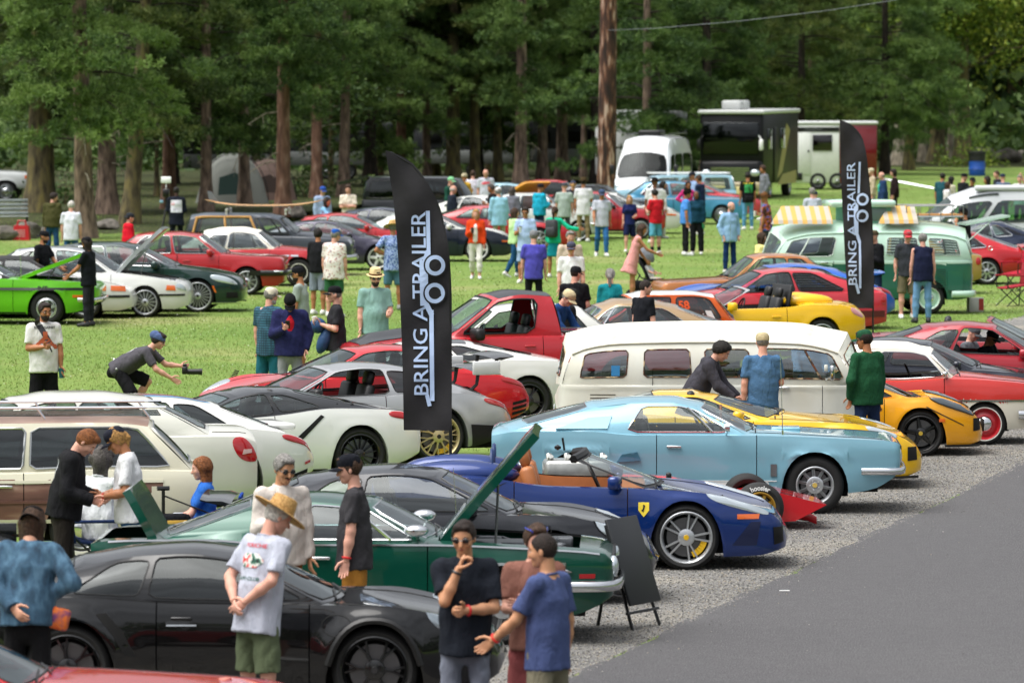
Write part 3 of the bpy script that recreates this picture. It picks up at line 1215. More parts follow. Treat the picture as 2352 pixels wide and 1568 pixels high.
 def place(self,px,py,facing=1,yaw=4.0,anchor='f',label=None,cat='car',group=None):
  p=at(px,py)
  rz=radians(-yaw)if facing>0 else pi+radians(yaw)
  side=-1 if facing>0 else 1
  lx=self.L/2 if anchor=='f' else(-self.L/2 if anchor=='r' else 0)
  local=Vector((lx,side*self.W/2,0))
  off=Matrix.Rotation(rz,3,'Z')@local
  self.root.location=(p.x-off.x,p.y-off.y,0)
  self.root.rotation_euler=(0,0,rz)
  if not getattr(self,'fitted',False):
   self.fitted=True
   self.fittings()
  tag(self.root,label,cat,group)
  return self
SEC=[(0,0.93),(0.1,0.965),(0.3,0.99),(0.5,1.0),(0.75,0.992),(0.9,0.972),(1,0.945)]
# ------------------------------------------------------------------ side profiles of the car kinds (metres from the nose)
def T(base,**k):
 s=dict(base)
 for a,b in k.items():
  if a=='gh' and isinstance(b,dict)and 'gh' in s:
   g=dict(s['gh'])
   g.update(b)
   s['gh']=g
  else:
   s[a]=b
 return s
R911=dict(L=4.5,W=1.85,xf=0.98,xr=3.43,r=0.35,rf=0.345,tw=0.25,rtw=1.15,rnd=2.6,bulge=0.06,fl=0.012,gap=0.04,top=[(0,.50),(.06,.60),(.5,.72),(1.2,.84),(1.5,.90),(2.5,.93),(3.5,.93),(4.0,.88),(4.35,.78),(4.5,.66)],sh=[(0,.44),(.06,.55),(.25,.68),(.55,.80),(.95,.86),(1.5,.86),(2.6,.87),(3.4,.92),(3.9,.88),(4.35,.76),(4.5,.58)],bot=[(0,.28),(.25,.17),(1,.15),(3.4,.17),(4.1,.25),(4.5,.38)],plan=[(0,.5),(.06,.62),(.2,.74),(.5,.85),(.98,.905),(1.6,.875),(2.4,.875),(3.4,.925),(4.0,.885),(4.35,.78),(4.5,.64)],doors=[(1.5,2.72)],hz=0.86,gh=dict(A0=1.4,A1=(2.12,1.25),roof=[(2.5,1.292),(2.85,1.277)],C1=(3.32,1.2),C0=4.12,yr=(.54,.53),crown=.05,bul=.04,wins=[(.03,.515,.06,.95,.3),(.545,.76,.07,.9,.42)],trim=.012))
EXOTIC=dict(L=4.3,W=1.9,xf=0.92,xr=3.48,r=0.335,tw=0.26,rtw=1.2,rnd=2.2,bulge=0.04,fl=0.012,gap=0.04,top=[(0,.36),(.05,.42),(.7,.62),(1.1,.74),(2.6,.86),(3.1,.93),(3.7,.9),(4.2,.84),(4.3,.78)],sh=[(0,.3),(.08,.42),(.5,.64),(.9,.73),(1.2,.75),(2.4,.83),(3.2,.91),(3.8,.89),(4.2,.82),(4.3,.68)],bot=[(0,.2),(.3,.13),(1,.12),(3.4,.14),(4,.22),(4.3,.34)],plan=[(0,.6),(.08,.76),(.35,.88),(.92,.94),(1.7,.90),(2.4,.91),(3.4,.955),(4.0,.92),(4.25,.86),(4.3,.8)],doors=[(1.25,2.4)],handle=False,gh=dict(A0=1.0,A1=(2.02,1.10),roof=[(2.3,1.155)],C1=(2.65,1.15),C0=3.75,yr=(.55,.53),crown=.045,bul=.03,wins=[(.06,.52,.08,.92,.3),(.55,.76,.1,.85,.45)],trim=.01,rlo=.3))
SPIDER=dict(L=4.51,W=1.92,xf=1.02,xr=3.62,r=0.34,tw=0.25,rtw=1.2,rnd=2.4,bulge=0.05,fl=0.012,gap=0.04,top=[(0,.42),(.05,.5),(.5,.64),(1.2,.80),(1.55,.87),(2.2,.9),(2.9,.93),(3.3,.98),(4.1,.92),(4.45,.84),(4.51,.76)],sh=[(0,.36),(.06,.5),(.4,.68),(.9,.80),(1.4,.83),(2.4,.85),(3.1,.94),(3.7,.95),(4.3,.86),(4.51,.66)],bot=[(0,.22),(.3,.15),(1,.14),(3.5,.16),(4.2,.24),(4.51,.36)],plan=[(0,.55),(.06,.72),(.3,.85),(1,.94),(1.7,.90),(2.5,.89),(3.5,.965),(4.2,.92),(4.45,.84),(4.51,.76)],sec=[(0,.94),(.12,.975),(.35,.985),(.55,1.0),(.75,.985),(.9,.965),(1,.94)],doors=[(1.62,2.78)],handle=False,seats=[2.6],seat_top=0.02,gh=dict(A0=1.45,A1=(2.2,1.16),C1=(2.6,1.16),C0=2.95,yr=.56,crown=.045,open=True,wm=.06,whi=.92,trim=.014,bow=.2,bowt=.12))
FASTBACK=dict(L=4.7,W=1.8,xf=0.98,xr=3.72,r=0.335,tw=0.22,rnd=4.5,bulge=0.02,fl=0.014,gap=0.05,top=[(0,.78),(.1,.84),(.9,.905),(1.75,.95),(3.2,.95),(4.3,.96),(4.62,.985),(4.7,.95)],sh=[(0,.74),(.08,.815),(.5,.86),(1.7,.905),(3.0,.905),(3.6,.945),(4.4,.935),(4.7,.89)],bot=[(0,.44),(.12,.36),(.4,.26),(1,.22),(3.6,.24),(4.3,.33),(4.7,.48)],plan=[(0,.72),(.05,.80),(.3,.86),(.95,.90),(2.3,.885),(3.6,.905),(4.3,.88),(4.62,.82),(4.7,.78)],sec=[(0,.93),(.12,.96),(.3,.98),(.5,.98),(.66,.982),(.7,1.008),(.735,.985),(.9,.975),(1,.962)],doors=[(1.65,2.8)],hz=0.86,gh=dict(A0=1.78,A1=(2.36,1.255),roof=[(2.62,1.315),(3.0,1.312)],C1=(3.5,1.262),C0=4.5,yr=(.57,.54),crown=.05,bul=.03,wins=[(.045,.51,.07,.9,.3)],bars={0:[(.13,.11)]},trim=.014,rlo=.25))
COUPE60=T(FASTBACK,L=4.66,trunk=(4.08,4.58),top=[(0,.79),(.1,.85),(.9,.91),(1.7,.95),(3.2,.945),(4.3,.935),(4.56,.93),(4.66,.89)],gh=dict(A0=1.68,A1=(2.22,1.26),roof=[(2.7,1.305)],C1=(3.15,1.27),C0=3.98,wins=[(.02,.53,.06,.93,.14)],bars={0:[(.12,.13)]},rlo=.08))
VIPER=dict(L=4.46,W=1.92,xf=0.98,xr=3.42,r=0.34,tw=0.27,rtw=1.2,rnd=2.3,bulge=0.05,fl=0.02,gap=0.045,top=[(0,.44),(.05,.52),(.6,.72),(1.3,.86),(2.0,.92),(3.2,.93),(3.9,.93),(4.35,.9),(4.46,.82)],sh=[(0,.38),(.06,.5),(.4,.7),(1.0,.82),(2.0,.82),(2.6,.84),(3.4,.92),(4.2,.88),(4.46,.72)],bot=[(0,.22),(.3,.14),(1,.14),(3.4,.15),(4.1,.22),(4.46,.36)],plan=[(0,.6),(.06,.74),(.3,.87),(1,.955),(1.9,.9),(2.6,.9),(3.4,.96),(4.1,.92),(4.4,.84),(4.46,.78)],doors=[(2.05,3.0)],gh=dict(A0=1.9,A1=(2.62,1.12),roof=[(2.8,1.17)],C1=(3.15,1.165),C0=4.15,yr=.5,crown=.045,bul=.03,bow=.25,bowt=.1,wins=[(.04,.5,.07,.92,.3)],trim=.012))
BUS=dict(L=4.28,W=1.72,xf=0.92,xr=3.32,r=0.33,tw=0.17,rnd=2.0,bulge=0.08,fl=0.004,gap=0.05,srow=[.004,.012,.1,.25,.4,.6,.8,1.0],handle=True,hz=0.97,top=[(0,1.08),(.1,1.12),(4.2,1.12),(4.28,1.1)],sh=[(0,1.1),(.1,1.115),(4.2,1.115),(4.28,1.1)],bot=[(0,.42),(.1,.34),(.4,.3),(3.9,.3),(4.15,.34),(4.28,.45)],plan=[(0,.58),(.03,.68),(.12,.77),(.3,.83),(.6,.858),(3.7,.858),(4.0,.83),(4.18,.76),(4.26,.66),(4.28,.58)],sec=[(0,.965),(.08,.985),(.3,1.0),(.94,1.0),(.955,1.012),(.985,1.012),(1,1.0)],doors=[(.55,1.3)],seats=[1.45],longtub=True,gh=dict(A0=.05,A1=(.33,1.80),roof=[(.55,1.87),(.95,1.93),(2.1,1.95),(3.4,1.925),(3.85,1.87)],C1=(4.1,1.78),C0=4.24,yr=(.72,.72),yb=.03,crown=.25,bul=.045,bow=.14,bowt=.16,rbow=.1,rbowt=.1,wins=[(.035,.285,.16,.86,.2),(.345,.505,.19,.83,.2),(.56,.725,.19,.83,.2),(.785,.945,.19,.83,.2)],bars={0:[(.115,.135)]},wbars=[(0,0)],wlo=.14,whi=.84,rlo=.2,rhi=.8,rm=.25,trim=.016,wm=.05))
ELISE=dict(L=3.79,W=1.72,xf=0.82,xr=3.12,r=0.305,tw=0.2,rtw=1.15,rnd=2.4,bulge=0.05,fl=0.02,gap=0.04,top=[(0,.42),(.05,.5),(.5,.66),(.95,.74),(1.15,.76),(2.2,.84),(2.7,.92),(3.2,.92),(3.7,.86),(3.79,.8)],sh=[(0,.36),(.06,.5),(.35,.70),(.7,.79),(1.05,.77),(1.7,.74),(2.3,.8),(2.9,.9),(3.4,.87),(3.79,.7)],bot=[(0,.2),(.3,.13),(1,.14),(3.0,.15),(3.5,.24),(3.79,.34)],plan=[(0,.45),(.06,.62),(.3,.77),(.82,.845),(1.4,.8),(2.1,.8),(3.0,.865),(3.5,.82),(3.79,.7)],doors=[(1.3,2.2)],handle=False,gh=dict(A0=1.0,A1=(1.8,1.09),roof=[(2.0,1.13)],C1=(2.35,1.12),C0=3.1,yr=.48,crown=.04,bul=.03,bow=.22,bowt=.1,wins=[(.05,.55,.07,.92,.3)],down=(0,),trim=.012))
METRO=dict(L=3.8,W=1.56,xf=0.85,xr=3.0,r=0.29,rf=0.29,tw=0.15,rnd=3.0,bulge=0.05,fl=0.006,gap=0.02,top=[(0,.7),(.06,.8),(.6,.9),(1.35,.97),(2.6,.93),(3.2,.9),(3.7,.78),(3.8,.68)],sh=[(0,.62),(.06,.76),(.4,.85),(1.3,.90),(2.0,.86),(2.7,.88),(3.3,.84),(3.7,.7),(3.8,.58)],bot=[(0,.36),(.2,.24),(1,.2),(3.2,.22),(3.6,.32),(3.8,.42)],plan=[(0,.5),(.06,.62),(.3,.73),(.9,.775),(2.9,.775),(3.4,.72),(3.7,.58),(3.8,.45)],doors=[(1.4,2.35)],hz=0.85,gh=dict(A0=1.3,A1=(1.62,1.3),roof=[(1.9,1.37),(2.3,1.38)],C1=(2.6,1.32),C0=2.9,yr=(.55,.56),crown=.07,bul=.03,wins=[(.05,.66,.05,.9,.2)],down=(0,),trim=.012,rm=.35,rlo=.2,rhi=.75))
SEDAN=dict(L=5.05,W=1.88,xf=0.9,xr=3.97,r=0.345,tw=0.24,rnd=2.8,bulge=0.06,fl=0.012,gap=0.04,top=[(0,.62),(.06,.70),(.6,.86),(1.5,.98),(1.7,1.0),(3.5,1.02),(4.2,1.06),(4.85,1.04),(5.05,.94)],sh=[(0,.55),(.06,.66),(.4,.80),(1.2,.90),(2.5,.94),(3.8,.97),(4.7,.96),(5.05,.82)],bot=[(0,.24),(.3,.17),(1,.18),(4,.2),(4.7,.26),(5.05,.38)],plan=[(0,.62),(.06,.72),(.3,.85),(.9,.925),(2.5,.92),(4.0,.925),(4.7,.86),(4.95,.77),(5.05,.7)],doors=[(1.62,2.68),(2.7,3.68)],hz=0.84,gh=dict(A0=1.5,A1=(2.3,1.40),roof=[(2.7,1.46),(3.2,1.46)],C1=(3.7,1.40),C0=4.5,yr=(.6,.58),crown=.055,bul=.04,wins=[(.03,.415,.06,.93,.25),(.44,.83,.06,.92,.3)],bars={1:[(.74,.7)]},trim=.014))
BOXY=dict(L=4.6,W=1.7,xf=0.82,xr=3.45,r=0.31,tw=0.2,rnd=4.5,bulge=0.02,fl=0.014,gap=0.04,top=[(0,.80),(.06,.85),(.8,.895),(1.5,.94),(3.6,.93),(4.5,.91),(4.6,.88)],sh=[(0,.76),(.06,.82),(.8,.865),(1.5,.895),(3.6,.9),(4.5,.885),(4.6,.85)],bot=[(0,.3),(.2,.2),(1,.2),(3.6,.22),(4.3,.28),(4.6,.36)],plan=[(0,.76),(.05,.8),(.3,.825),(.9,.84),(3.6,.84),(4.3,.82),(4.55,.78),(4.6,.76)],doors=[(1.45,2.38),(2.4,3.2)],hz=0.86,gh=dict(A0=1.42,A1=(1.98,1.36),roof=[(2.4,1.41),(3.0,1.405)],C1=(3.3,1.365),C0=3.85,yr=(.57,.57),crown=.045,bul=.03,wins=[(.04,.42,.05,.92,.16),(.455,.87,.05,.92,.2)],bars={1:[(.78,.76)]},trim=.013))
BOXY2=T(BOXY,L=4.23,xf=.72,xr=3.22,r=.3,doors=[(1.4,2.5)],plan=[(0,.72),(.05,.76),(.3,.79),(.9,.8),(3.3,.8),(3.9,.78),(4.18,.74),(4.23,.72)],top=[(0,.8),(.06,.86),(.8,.91),(1.35,.94),(3.4,.92),(4.15,.90),(4.23,.87)],sh=[(0,.76),(.06,.83),(.8,.87),(1.35,.89),(3.4,.885),(4.15,.87),(4.23,.83)],bot=[(0,.34),(.2,.24),(1,.22),(3.3,.24),(4.0,.32),(4.23,.4)],gh=dict(A0=1.33,A1=(1.8,1.36),roof=[(2.1,1.41),(2.7,1.405)],C1=(2.95,1.36),C0=3.5,wins=[(.04,.55,.05,.92,.14),(.585,.88,.05,.9,.25)],bars={0:[(.12,.12)]}))
GT80=dict(L=4.5,W=1.82,xf=0.95,xr=3.45,r=0.32,tw=0.23,rnd=2.5,bulge=0.05,fl=0.02,gap=0.04,top=[(0,.52),(.06,.6),(.7,.76),(1.5,.9),(3.4,.93),(4.0,.92),(4.4,.84),(4.5,.74)],sh=[(0,.46),(.06,.57),(.5,.74),(1.0,.8),(1.6,.83),(3.3,.88),(4.0,.85),(4.4,.76),(4.5,.62)],bot=[(0,.24),(.3,.17),(1,.17),(3.4,.19),(4.1,.27),(4.5,.38)],plan=[(0,.62),(.06,.72),(.3,.84),(.95,.9),(1.7,.86),(2.4,.86),(3.4,.91),(4.0,.87),(4.4,.77),(4.5,.68)],doors=[(1.55,2.75)],gh=dict(A0=1.45,A1=(2.12,1.22),roof=[(2.5,1.265)],C1=(3.0,1.235),C0=4.05,yr=.56,crown=.045,bul=.03,wins=[(.03,.46,.06,.92,.28),(.49,.74,.08,.86,.45)],trim=.012))
ROADSTER=dict(L=4.1,W=1.81,xf=0.82,xr=3.24,r=0.33,tw=0.24,rnd=2.4,bulge=0.06,fl=0.014,gap=0.04,top=[(0,.5),(.06,.6),(.6,.76),(1.2,.86),(1.5,.9),(2.8,.92),(3.1,.97),(3.7,.95),(4.0,.9),(4.1,.8)],sh=[(0,.44),(.06,.57),(.4,.72),(1.0,.82),(1.6,.83),(2.5,.85),(3.1,.91),(3.7,.88),(4.1,.68)],bot=[(0,.24),(.3,.17),(1,.17),(3.2,.18),(3.8,.25),(4.1,.36)],plan=[(0,.55),(.06,.68),(.3,.82),(.85,.895),(1.5,.865),(2.3,.865),(3.2,.905),(3.8,.84),(4.05,.72),(4.1,.66)],doors=[(1.5,2.6)],seats=[2.5],seat_top=.03,gh=dict(A0=1.35,A1=(2.0,1.22),C1=(2.5,1.22),C0=2.85,yr=.56,crown=.05,open=True,wm=.05,whi=.93,trim=.016,bow=.16,bowt=.08))
FOX=dict(L=4.55,W=1.75,xf=0.95,xr=3.5,r=0.31,tw=0.22,rnd=3.0,bulge=0.03,fl=0.012,gap=0.04,top=[(0,.66),(.06,.72),(.8,.84),(1.65,.95),(3.6,.95),(4.45,.95),(4.55,.9)],sh=[(0,.6),(.06,.68),(.8,.78),(1.6,.85),(3.6,.88),(4.45,.88),(4.55,.84)],bot=[(0,.28),(.25,.19),(1,.18),(3.6,.2),(4.2,.25),(4.55,.33)],plan=[(0,.7),(.06,.77),(.3,.83),(.95,.87),(3.6,.87),(4.3,.84),(4.5,.8),(4.55,.77)],doors=[(1.6,2.85)],gh=dict(A0=1.58,A1=(2.25,1.29),roof=[(2.6,1.33),(3.0,1.325)],C1=(3.3,1.29),C0=4.45,yr=.58,crown=.04,bul=.02,wins=[(.03,.42,.06,.93,.14),(.45,.78,.06,.9,.16)],trim=.02,rlo=.15))
TRUCK=dict(L=5.16,W=1.98,xf=0.98,xr=4.02,r=0.39,tw=0.29,rnd=3.0,bulge=0.06,fl=0.03,gap=0.05,top=[(0,.92),(.06,1.0),(.6,1.13),(1.45,1.21),(2.6,1.2),(3.0,1.18),(5.1,1.2),(5.16,1.15)],sh=[(0,.84),(.06,.95),(.6,1.03),(1.4,1.09),(3.0,1.12),(5.1,1.14),(5.16,1.1)],bot=[(0,.34),(.3,.27),(1,.26),(4,.28),(4.7,.36),(5.16,.44)],plan=[(0,.76),(.06,.86),(.3,.93),(1,.98),(2.5,.95),(4.0,.985),(4.8,.95),(5.1,.92),(5.16,.88)],doors=[(1.6,2.78)],hz=.88,gh=dict(A0=1.4,A1=(2.15,1.73),roof=[(2.5,1.79)],C1=(2.95,1.76),C0=3.08,yr=(.68,.7),crown=.05,bul=.03,wins=[(.05,.74,.07,.9,.22)],down=(0,),trim=.022,rbow=.02,rbowt=.02))
WAGON=dict(L=5.5,W=2.0,xf=1.0,xr=4.15,r=0.34,tw=0.2,rnd=3.2,bulge=0.03,fl=0.008,gap=0.045,top=[(0,.84),(.06,.9),(1.6,1.0),(5.2,.98),(5.44,.95),(5.5,.9)],sh=[(0,.78),(.06,.85),(1.6,.90),(3.6,.91),(4.3,.94),(5.3,.92),(5.5,.86)],bot=[(0,.34),(.3,.25),(1,.24),(4.2,.26),(5,.33),(5.5,.42)],plan=[(0,.84),(.06,.9),(.4,.96),(1,.99),(4.2,.99),(5.1,.95),(5.42,.9),(5.5,.86)],doors=[(1.6,2.6),(2.62,3.55)],hz=0.86,gh=dict(A0=1.55,A1=(2.15,1.42),roof=[(2.5,1.47),(4.5,1.475)],C1=(4.85,1.43),C0=5.3,yr=(.7,.68),crown=.05,bul=.03,wins=[(.03,.3,.06,.9,.12),(.315,.53,.06,.9,.12),(.55,.95,.06,.9,.16)],bars={0:[(.07,.09)],1:[(.43,.43)]},trim=.02,rbow=.05,rbowt=.04))
WOODY=dict(L=4.9,W=1.78,xf=0.9,xr=3.75,r=0.34,tw=0.16,rnd=2.6,bulge=0.05,fl=0.03,gap=0.05,top=[(0,.86),(.08,.95),(.8,1.06),(1.6,1.12),(4.6,1.1),(4.9,1.04)],sh=[(0,.72),(.08,.84),(.7,.93),(1.6,.98),(4.6,1.0),(4.9,.94)],bot=[(0,.4),(.3,.32),(1,.3),(4,.32),(4.6,.4),(4.9,.48)],plan=[(0,.56),(.06,.68),(.3,.8),(.9,.88),(1.7,.85),(3.8,.87),(4.6,.8),(4.9,.7)],doors=[(1.7,2.6),(2.62,3.4)],gh=dict(A0=1.62,A1=(2.08,1.5),roof=[(2.5,1.58),(4.2,1.585)],C1=(4.6,1.53),C0=4.78,yr=(.62,.62),crown=.07,bul=.03,wins=[(.03,.3,.08,.88,.2),(.34,.94,.08,.88,.12)],bars={0:[(.1,.12)]},trim=.016))
P18=dict(L=4.4,W=1.7,xf=0.82,xr=3.27,r=0.325,tw=0.18,rnd=2.8,bulge=0.04,fl=0.02,gap=0.045,top=[(0,.72),(.06,.8),(.7,.88),(1.5,.94),(3.4,.94),(4.2,.86),(4.4,.78)],sh=[(0,.66),(.06,.76),(.6,.83),(1.5,.85),(2.6,.83),(3.4,.88),(4.3,.82),(4.4,.74)],bot=[(0,.36),(.2,.26),(1,.22),(3.3,.24),(4,.34),(4.4,.46)],plan=[(0,.6),(.06,.7),(.3,.8),(.85,.85),(3.3,.85),(4,.78),(4.3,.7),(4.4,.64)],doors=[(1.5,2.55)],gh=dict(A0=1.42,A1=(1.86,1.3),roof=[(2.2,1.37),(2.7,1.36)],C1=(3.0,1.3),C0=3.6,yr=(.54,.55),crown=.07,bul=.03,wins=[(.04,.5,.05,.88,.2),(.53,.8,.06,.8,.4)],bars={0:[(.14,.14)]},trim=.016))
MUSCLE=T(FASTBACK,L=4.87,W=1.94,xf=0.98,xr=3.77,plan=[(0,.82),(.05,.88),(.3,.93),(.95,.97),(2.3,.95),(3.6,.97),(4.4,.94),(4.8,.88),(4.87,.84)],hood=(.22,1.6),hood_ang=24,hood_prop=1,gh=dict(A0=1.75,A1=(2.35,1.26),roof=[(2.7,1.3)],C1=(3.2,1.24),C0=3.75,yr=.6,wins=[(.03,.72,.06,.9,.18)],bars={0:[(.14,.14)]},rm=.25,rlo=.2))
ZCAR=dict(L=4.14,W=1.64,xf=0.82,xr=3.12,r=0.31,tw=0.22,rnd=2.5,bulge=0.05,fl=0.03,gap=0.035,top=[(0,.56),(.06,.64),(.8,.8),(1.75,.9),(3.2,.9),(3.8,.88),(4.06,.84),(4.14,.74)],sh=[(0,.5),(.06,.6),(.6,.74),(1.6,.8),(2.6,.8),(3.2,.84),(3.8,.8),(4.14,.68)],bot=[(0,.3),(.25,.22),(1,.2),(3.2,.22),(3.8,.32),(4.14,.44)],plan=[(0,.42),(.06,.56),(.3,.72),(.85,.81),(1.7,.8),(2.4,.8),(3.1,.83),(3.7,.76),(4.05,.66),(4.14,.6)],doors=[(1.75,2.7)],gh=dict(A0=1.7,A1=(2.3,1.2),roof=[(2.6,1.245)],C1=(2.85,1.235),C0=3.9,yr=.54,crown=.045,bul=.03,wins=[(.03,.42,.06,.92,.22),(.45,.68,.08,.84,.5)],trim=.02))
MINI=dict(L=3.05,W=1.42,xf=0.55,xr=2.58,r=0.26,tw=0.17,rnd=3.0,bulge=0.03,fl=0.03,gap=0.03,top=[(0,.7),(.06,.78),(.5,.86),(.95,.9),(2.7,.9),(3.0,.87),(3.05,.8)],sh=[(0,.62),(.06,.72),(.5,.78),(1,.8),(2.7,.81),(3.0,.78),(3.05,.72)],bot=[(0,.28),(.15,.2),(1,.18),(2.6,.2),(2.9,.26),(3.05,.34)],plan=[(0,.56),(.05,.63),(.25,.68),(.6,.7),(2.5,.7),(2.85,.67),(3.0,.6),(3.05,.56)],doors=[(.95,1.85)],gh=dict(A0=.85,A1=(1.22,1.27),roof=[(1.5,1.335),(2.2,1.335)],C1=(2.6,1.28),C0=2.92,yr=(.53,.53),crown=.055,bul=.02,wins=[(.05,.46,.05,.92,.2),(.52,.92,.07,.92,.3)],trim=.014))
VAN=dict(L=4.85,W=1.7,xf=0.7,xr=3.4,r=0.33,tw=0.2,rnd=2.4,bulge=0.06,fl=0.01,gap=0.045,srow=[.01,.03,.1,.25,.4,.6,.8,1.0],top=[(0,.82),(.08,.95),(.35,1.06),(.7,1.1),(4.8,1.1),(4.85,1.05)],sh=[(0,.7),(.08,.86),(.3,.98),(.7,1.05),(4.8,1.08),(4.85,1.03)],bot=[(0,.3),(.2,.22),(1,.22),(4.5,.25),(4.85,.36)],plan=[(0,.6),(.06,.7),(.3,.8),(.8,.85),(4.3,.85),(4.7,.82),(4.85,.76)],sec=[(0,.95),(.1,.98),(.4,1.0),(.8,1.0),(1,.985)],doors=[(.75,1.75),(1.8,3.0)],gh=dict(A0=.25,A1=(1.25,1.82),roof=[(1.7,2.0),(2.3,2.08),(4.4,2.08)],C1=(4.7,2.02),C0=4.82,yr=(.64,.68),yb=.02,crown=.16,bul=.05,wins=[(.09,.325,.06,.7,.25),(.36,.62,.06,.72,.22),(.66,.95,.06,.72,.22)],trim=.014,whi=.9))
SUV=dict(L=4.5,W=1.8,xf=0.85,xr=3.5,r=0.37,tw=0.24,rnd=3.2,bulge=0.02,fl=0.02,gap=0.06,srow=[.02,.04,.1,.25,.4,.6,.8,1.0],top=[(0,.98),(.06,1.05),(1.3,1.14),(4.45,1.12),(4.5,1.08)],sh=[(0,.95),(.06,1.0),(1.3,1.06),(4.45,1.07),(4.5,1.04)],bot=[(0,.48),(.2,.4),(1,.38),(3.6,.4),(4.5,.5)],plan=[(0,.8),(.05,.85),(.4,.88),(4.0,.88),(4.45,.84),(4.5,.82)],doors=[(1.4,2.35),(2.37,3.2)],gh=dict(A0=1.3,A1=(1.62,1.72),roof=[(2.0,1.79),(4.1,1.8)],C1=(4.35,1.75),C0=4.46,yr=(.72,.72),crown=.06,bul=.02,wins=[(.04,.33,.07,.88,.12),(.36,.62,.07,.88,.12),(.65,.95,.07,.88,.12)],trim=.016))
SPRINTER=dict(L=5.9,W=2.0,xf=1.0,xr=4.6,r=0.36,tw=0.22,rnd=2.4,bulge=0.08,fl=0.012,gap=0.05,srow=[.01,.03,.1,.25,.4,.6,.8,1.0],top=[(0,.92),(.08,1.06),(.5,1.22),(.9,1.3),(5.85,1.3),(5.9,1.26)],sh=[(0,.8),(.08,.96),(.4,1.1),(.9,1.22),(5.85,1.28),(5.9,1.24)],bot=[(0,.36),(.2,.28),(1,.28),(5.4,.32),(5.9,.42)],plan=[(0,.76),(.06,.84),(.3,.93),(.9,.99),(5.4,.99),(5.8,.96),(5.9,.92)],sec=[(0,.96),(.1,.98),(.4,1.0),(.8,1.0),(1,.985)],doors=[(1.0,2.0)],gh=dict(A0=.5,A1=(1.2,2.15),roof=[(1.9,2.6),(2.6,2.68),(5.5,2.68)],C1=(5.75,2.62),C0=5.86,yr=(.78,.8),yb=.02,crown=.14,bul=.06,wins=[(.07,.22,.06,.6,.2),(.25,.55,.08,.6,.2),(.58,.93,.08,.6,.2)],trim=.014,whi=.82,wm=.06))
# ------------------------------------------------------------------ people: blended distance fields turned into one skin each
def surface_nets(D,org,h):
 nx,ny,nz=D.shape
 ins=D<0
 cells=np.zeros((nx-1,ny-1,nz-1),np.int32)
 acc=np.zeros((nx-1,ny-1,nz-1,3),np.float32)
 cnt=np.zeros((nx-1,ny-1,nz-1),np.float32)
 for ax in range(3):
  o1,o2=[a for a in range(3)if a!=ax]
  sl0,sl1=[slice(None)]*3,[slice(None)]*3
  sl0[ax],sl1[ax]=slice(0,-1),slice(1,None)
  d0,d1=D[tuple(sl0)],D[tuple(sl1)]
  cr=(d0<0)!=(d1<0)
  t=np.where(cr,d0/np.where(cr,d0-d1,1),0).astype(np.float32)
  for a in(0,1):
   for b in(0,1):
    s=[slice(None)]*3
    n1,n2=D.shape[o1],D.shape[o2]
    s[o1]=slice(a,n1-1+a)
    s[o2]=slice(b,n2-1+b)
    c=cr[tuple(s)]
    cnt+=c
    acc[...,ax]+=np.where(c,t[tuple(s)],0)
    acc[...,o1]+=c*a
    acc[...,o2]+=c*b
 act=cnt>0
 idx=-np.ones(act.shape,np.int32)
 n=int(act.sum())
 idx[act]=np.arange(n)
 ijk=np.argwhere(act)
 verts=(ijk+acc[act]/cnt[act][:,None])*h+np.asarray(org)
 quads=[]
 for ax in range(3):
  o1,o2=[(1,2),(2,0),(0,1)][ax]
  sl0,sl1=[slice(None)]*3,[slice(None)]*3
  sl0[ax],sl1[ax]=slice(0,-1),slice(1,None)
  a,b=ins[tuple(sl0)],ins[tuple(sl1)]
  cr=a!=b
  for o in(o1,o2):
   q=[slice(None)]*3
  p=np.argwhere(cr)
  ok=(p[:,o1]>0)&(p[:,o2]>0)&(p[:,o1]<D.shape[o1]-1)&(p[:,o2]<D.shape[o2]-1)
  p=p[ok]
  if len(p)==0:
   continue
  flip=a[tuple(p.T)]
  e1,e2=np.zeros(3,int),np.zeros(3,int)
  e1[o1],e2[o2]=1,1
  f=np.stack([idx[tuple((p-e1-e2).T)],idx[tuple((p-e2).T)],idx[tuple(p.T)],idx[tuple((p-e1).T)]],1)
  f[~flip]=f[~flip][:,::-1]
  quads.append(f)
 return verts,np.concatenate(quads)if quads else np.zeros((0,4),int)
def V3(*a):
 return np.array(a,float)
def cap(a,b,ra,rb,k=0.02,sq=None,clip=()):
 return('c',np.asarray(a,float),np.asarray(b,float),ra,rb,k,sq,clip)
def elp(c,r,k=0.02,fr=None,clip=()):
 return('e',np.asarray(c,float),np.asarray(r,float),0,0,k,fr,clip)
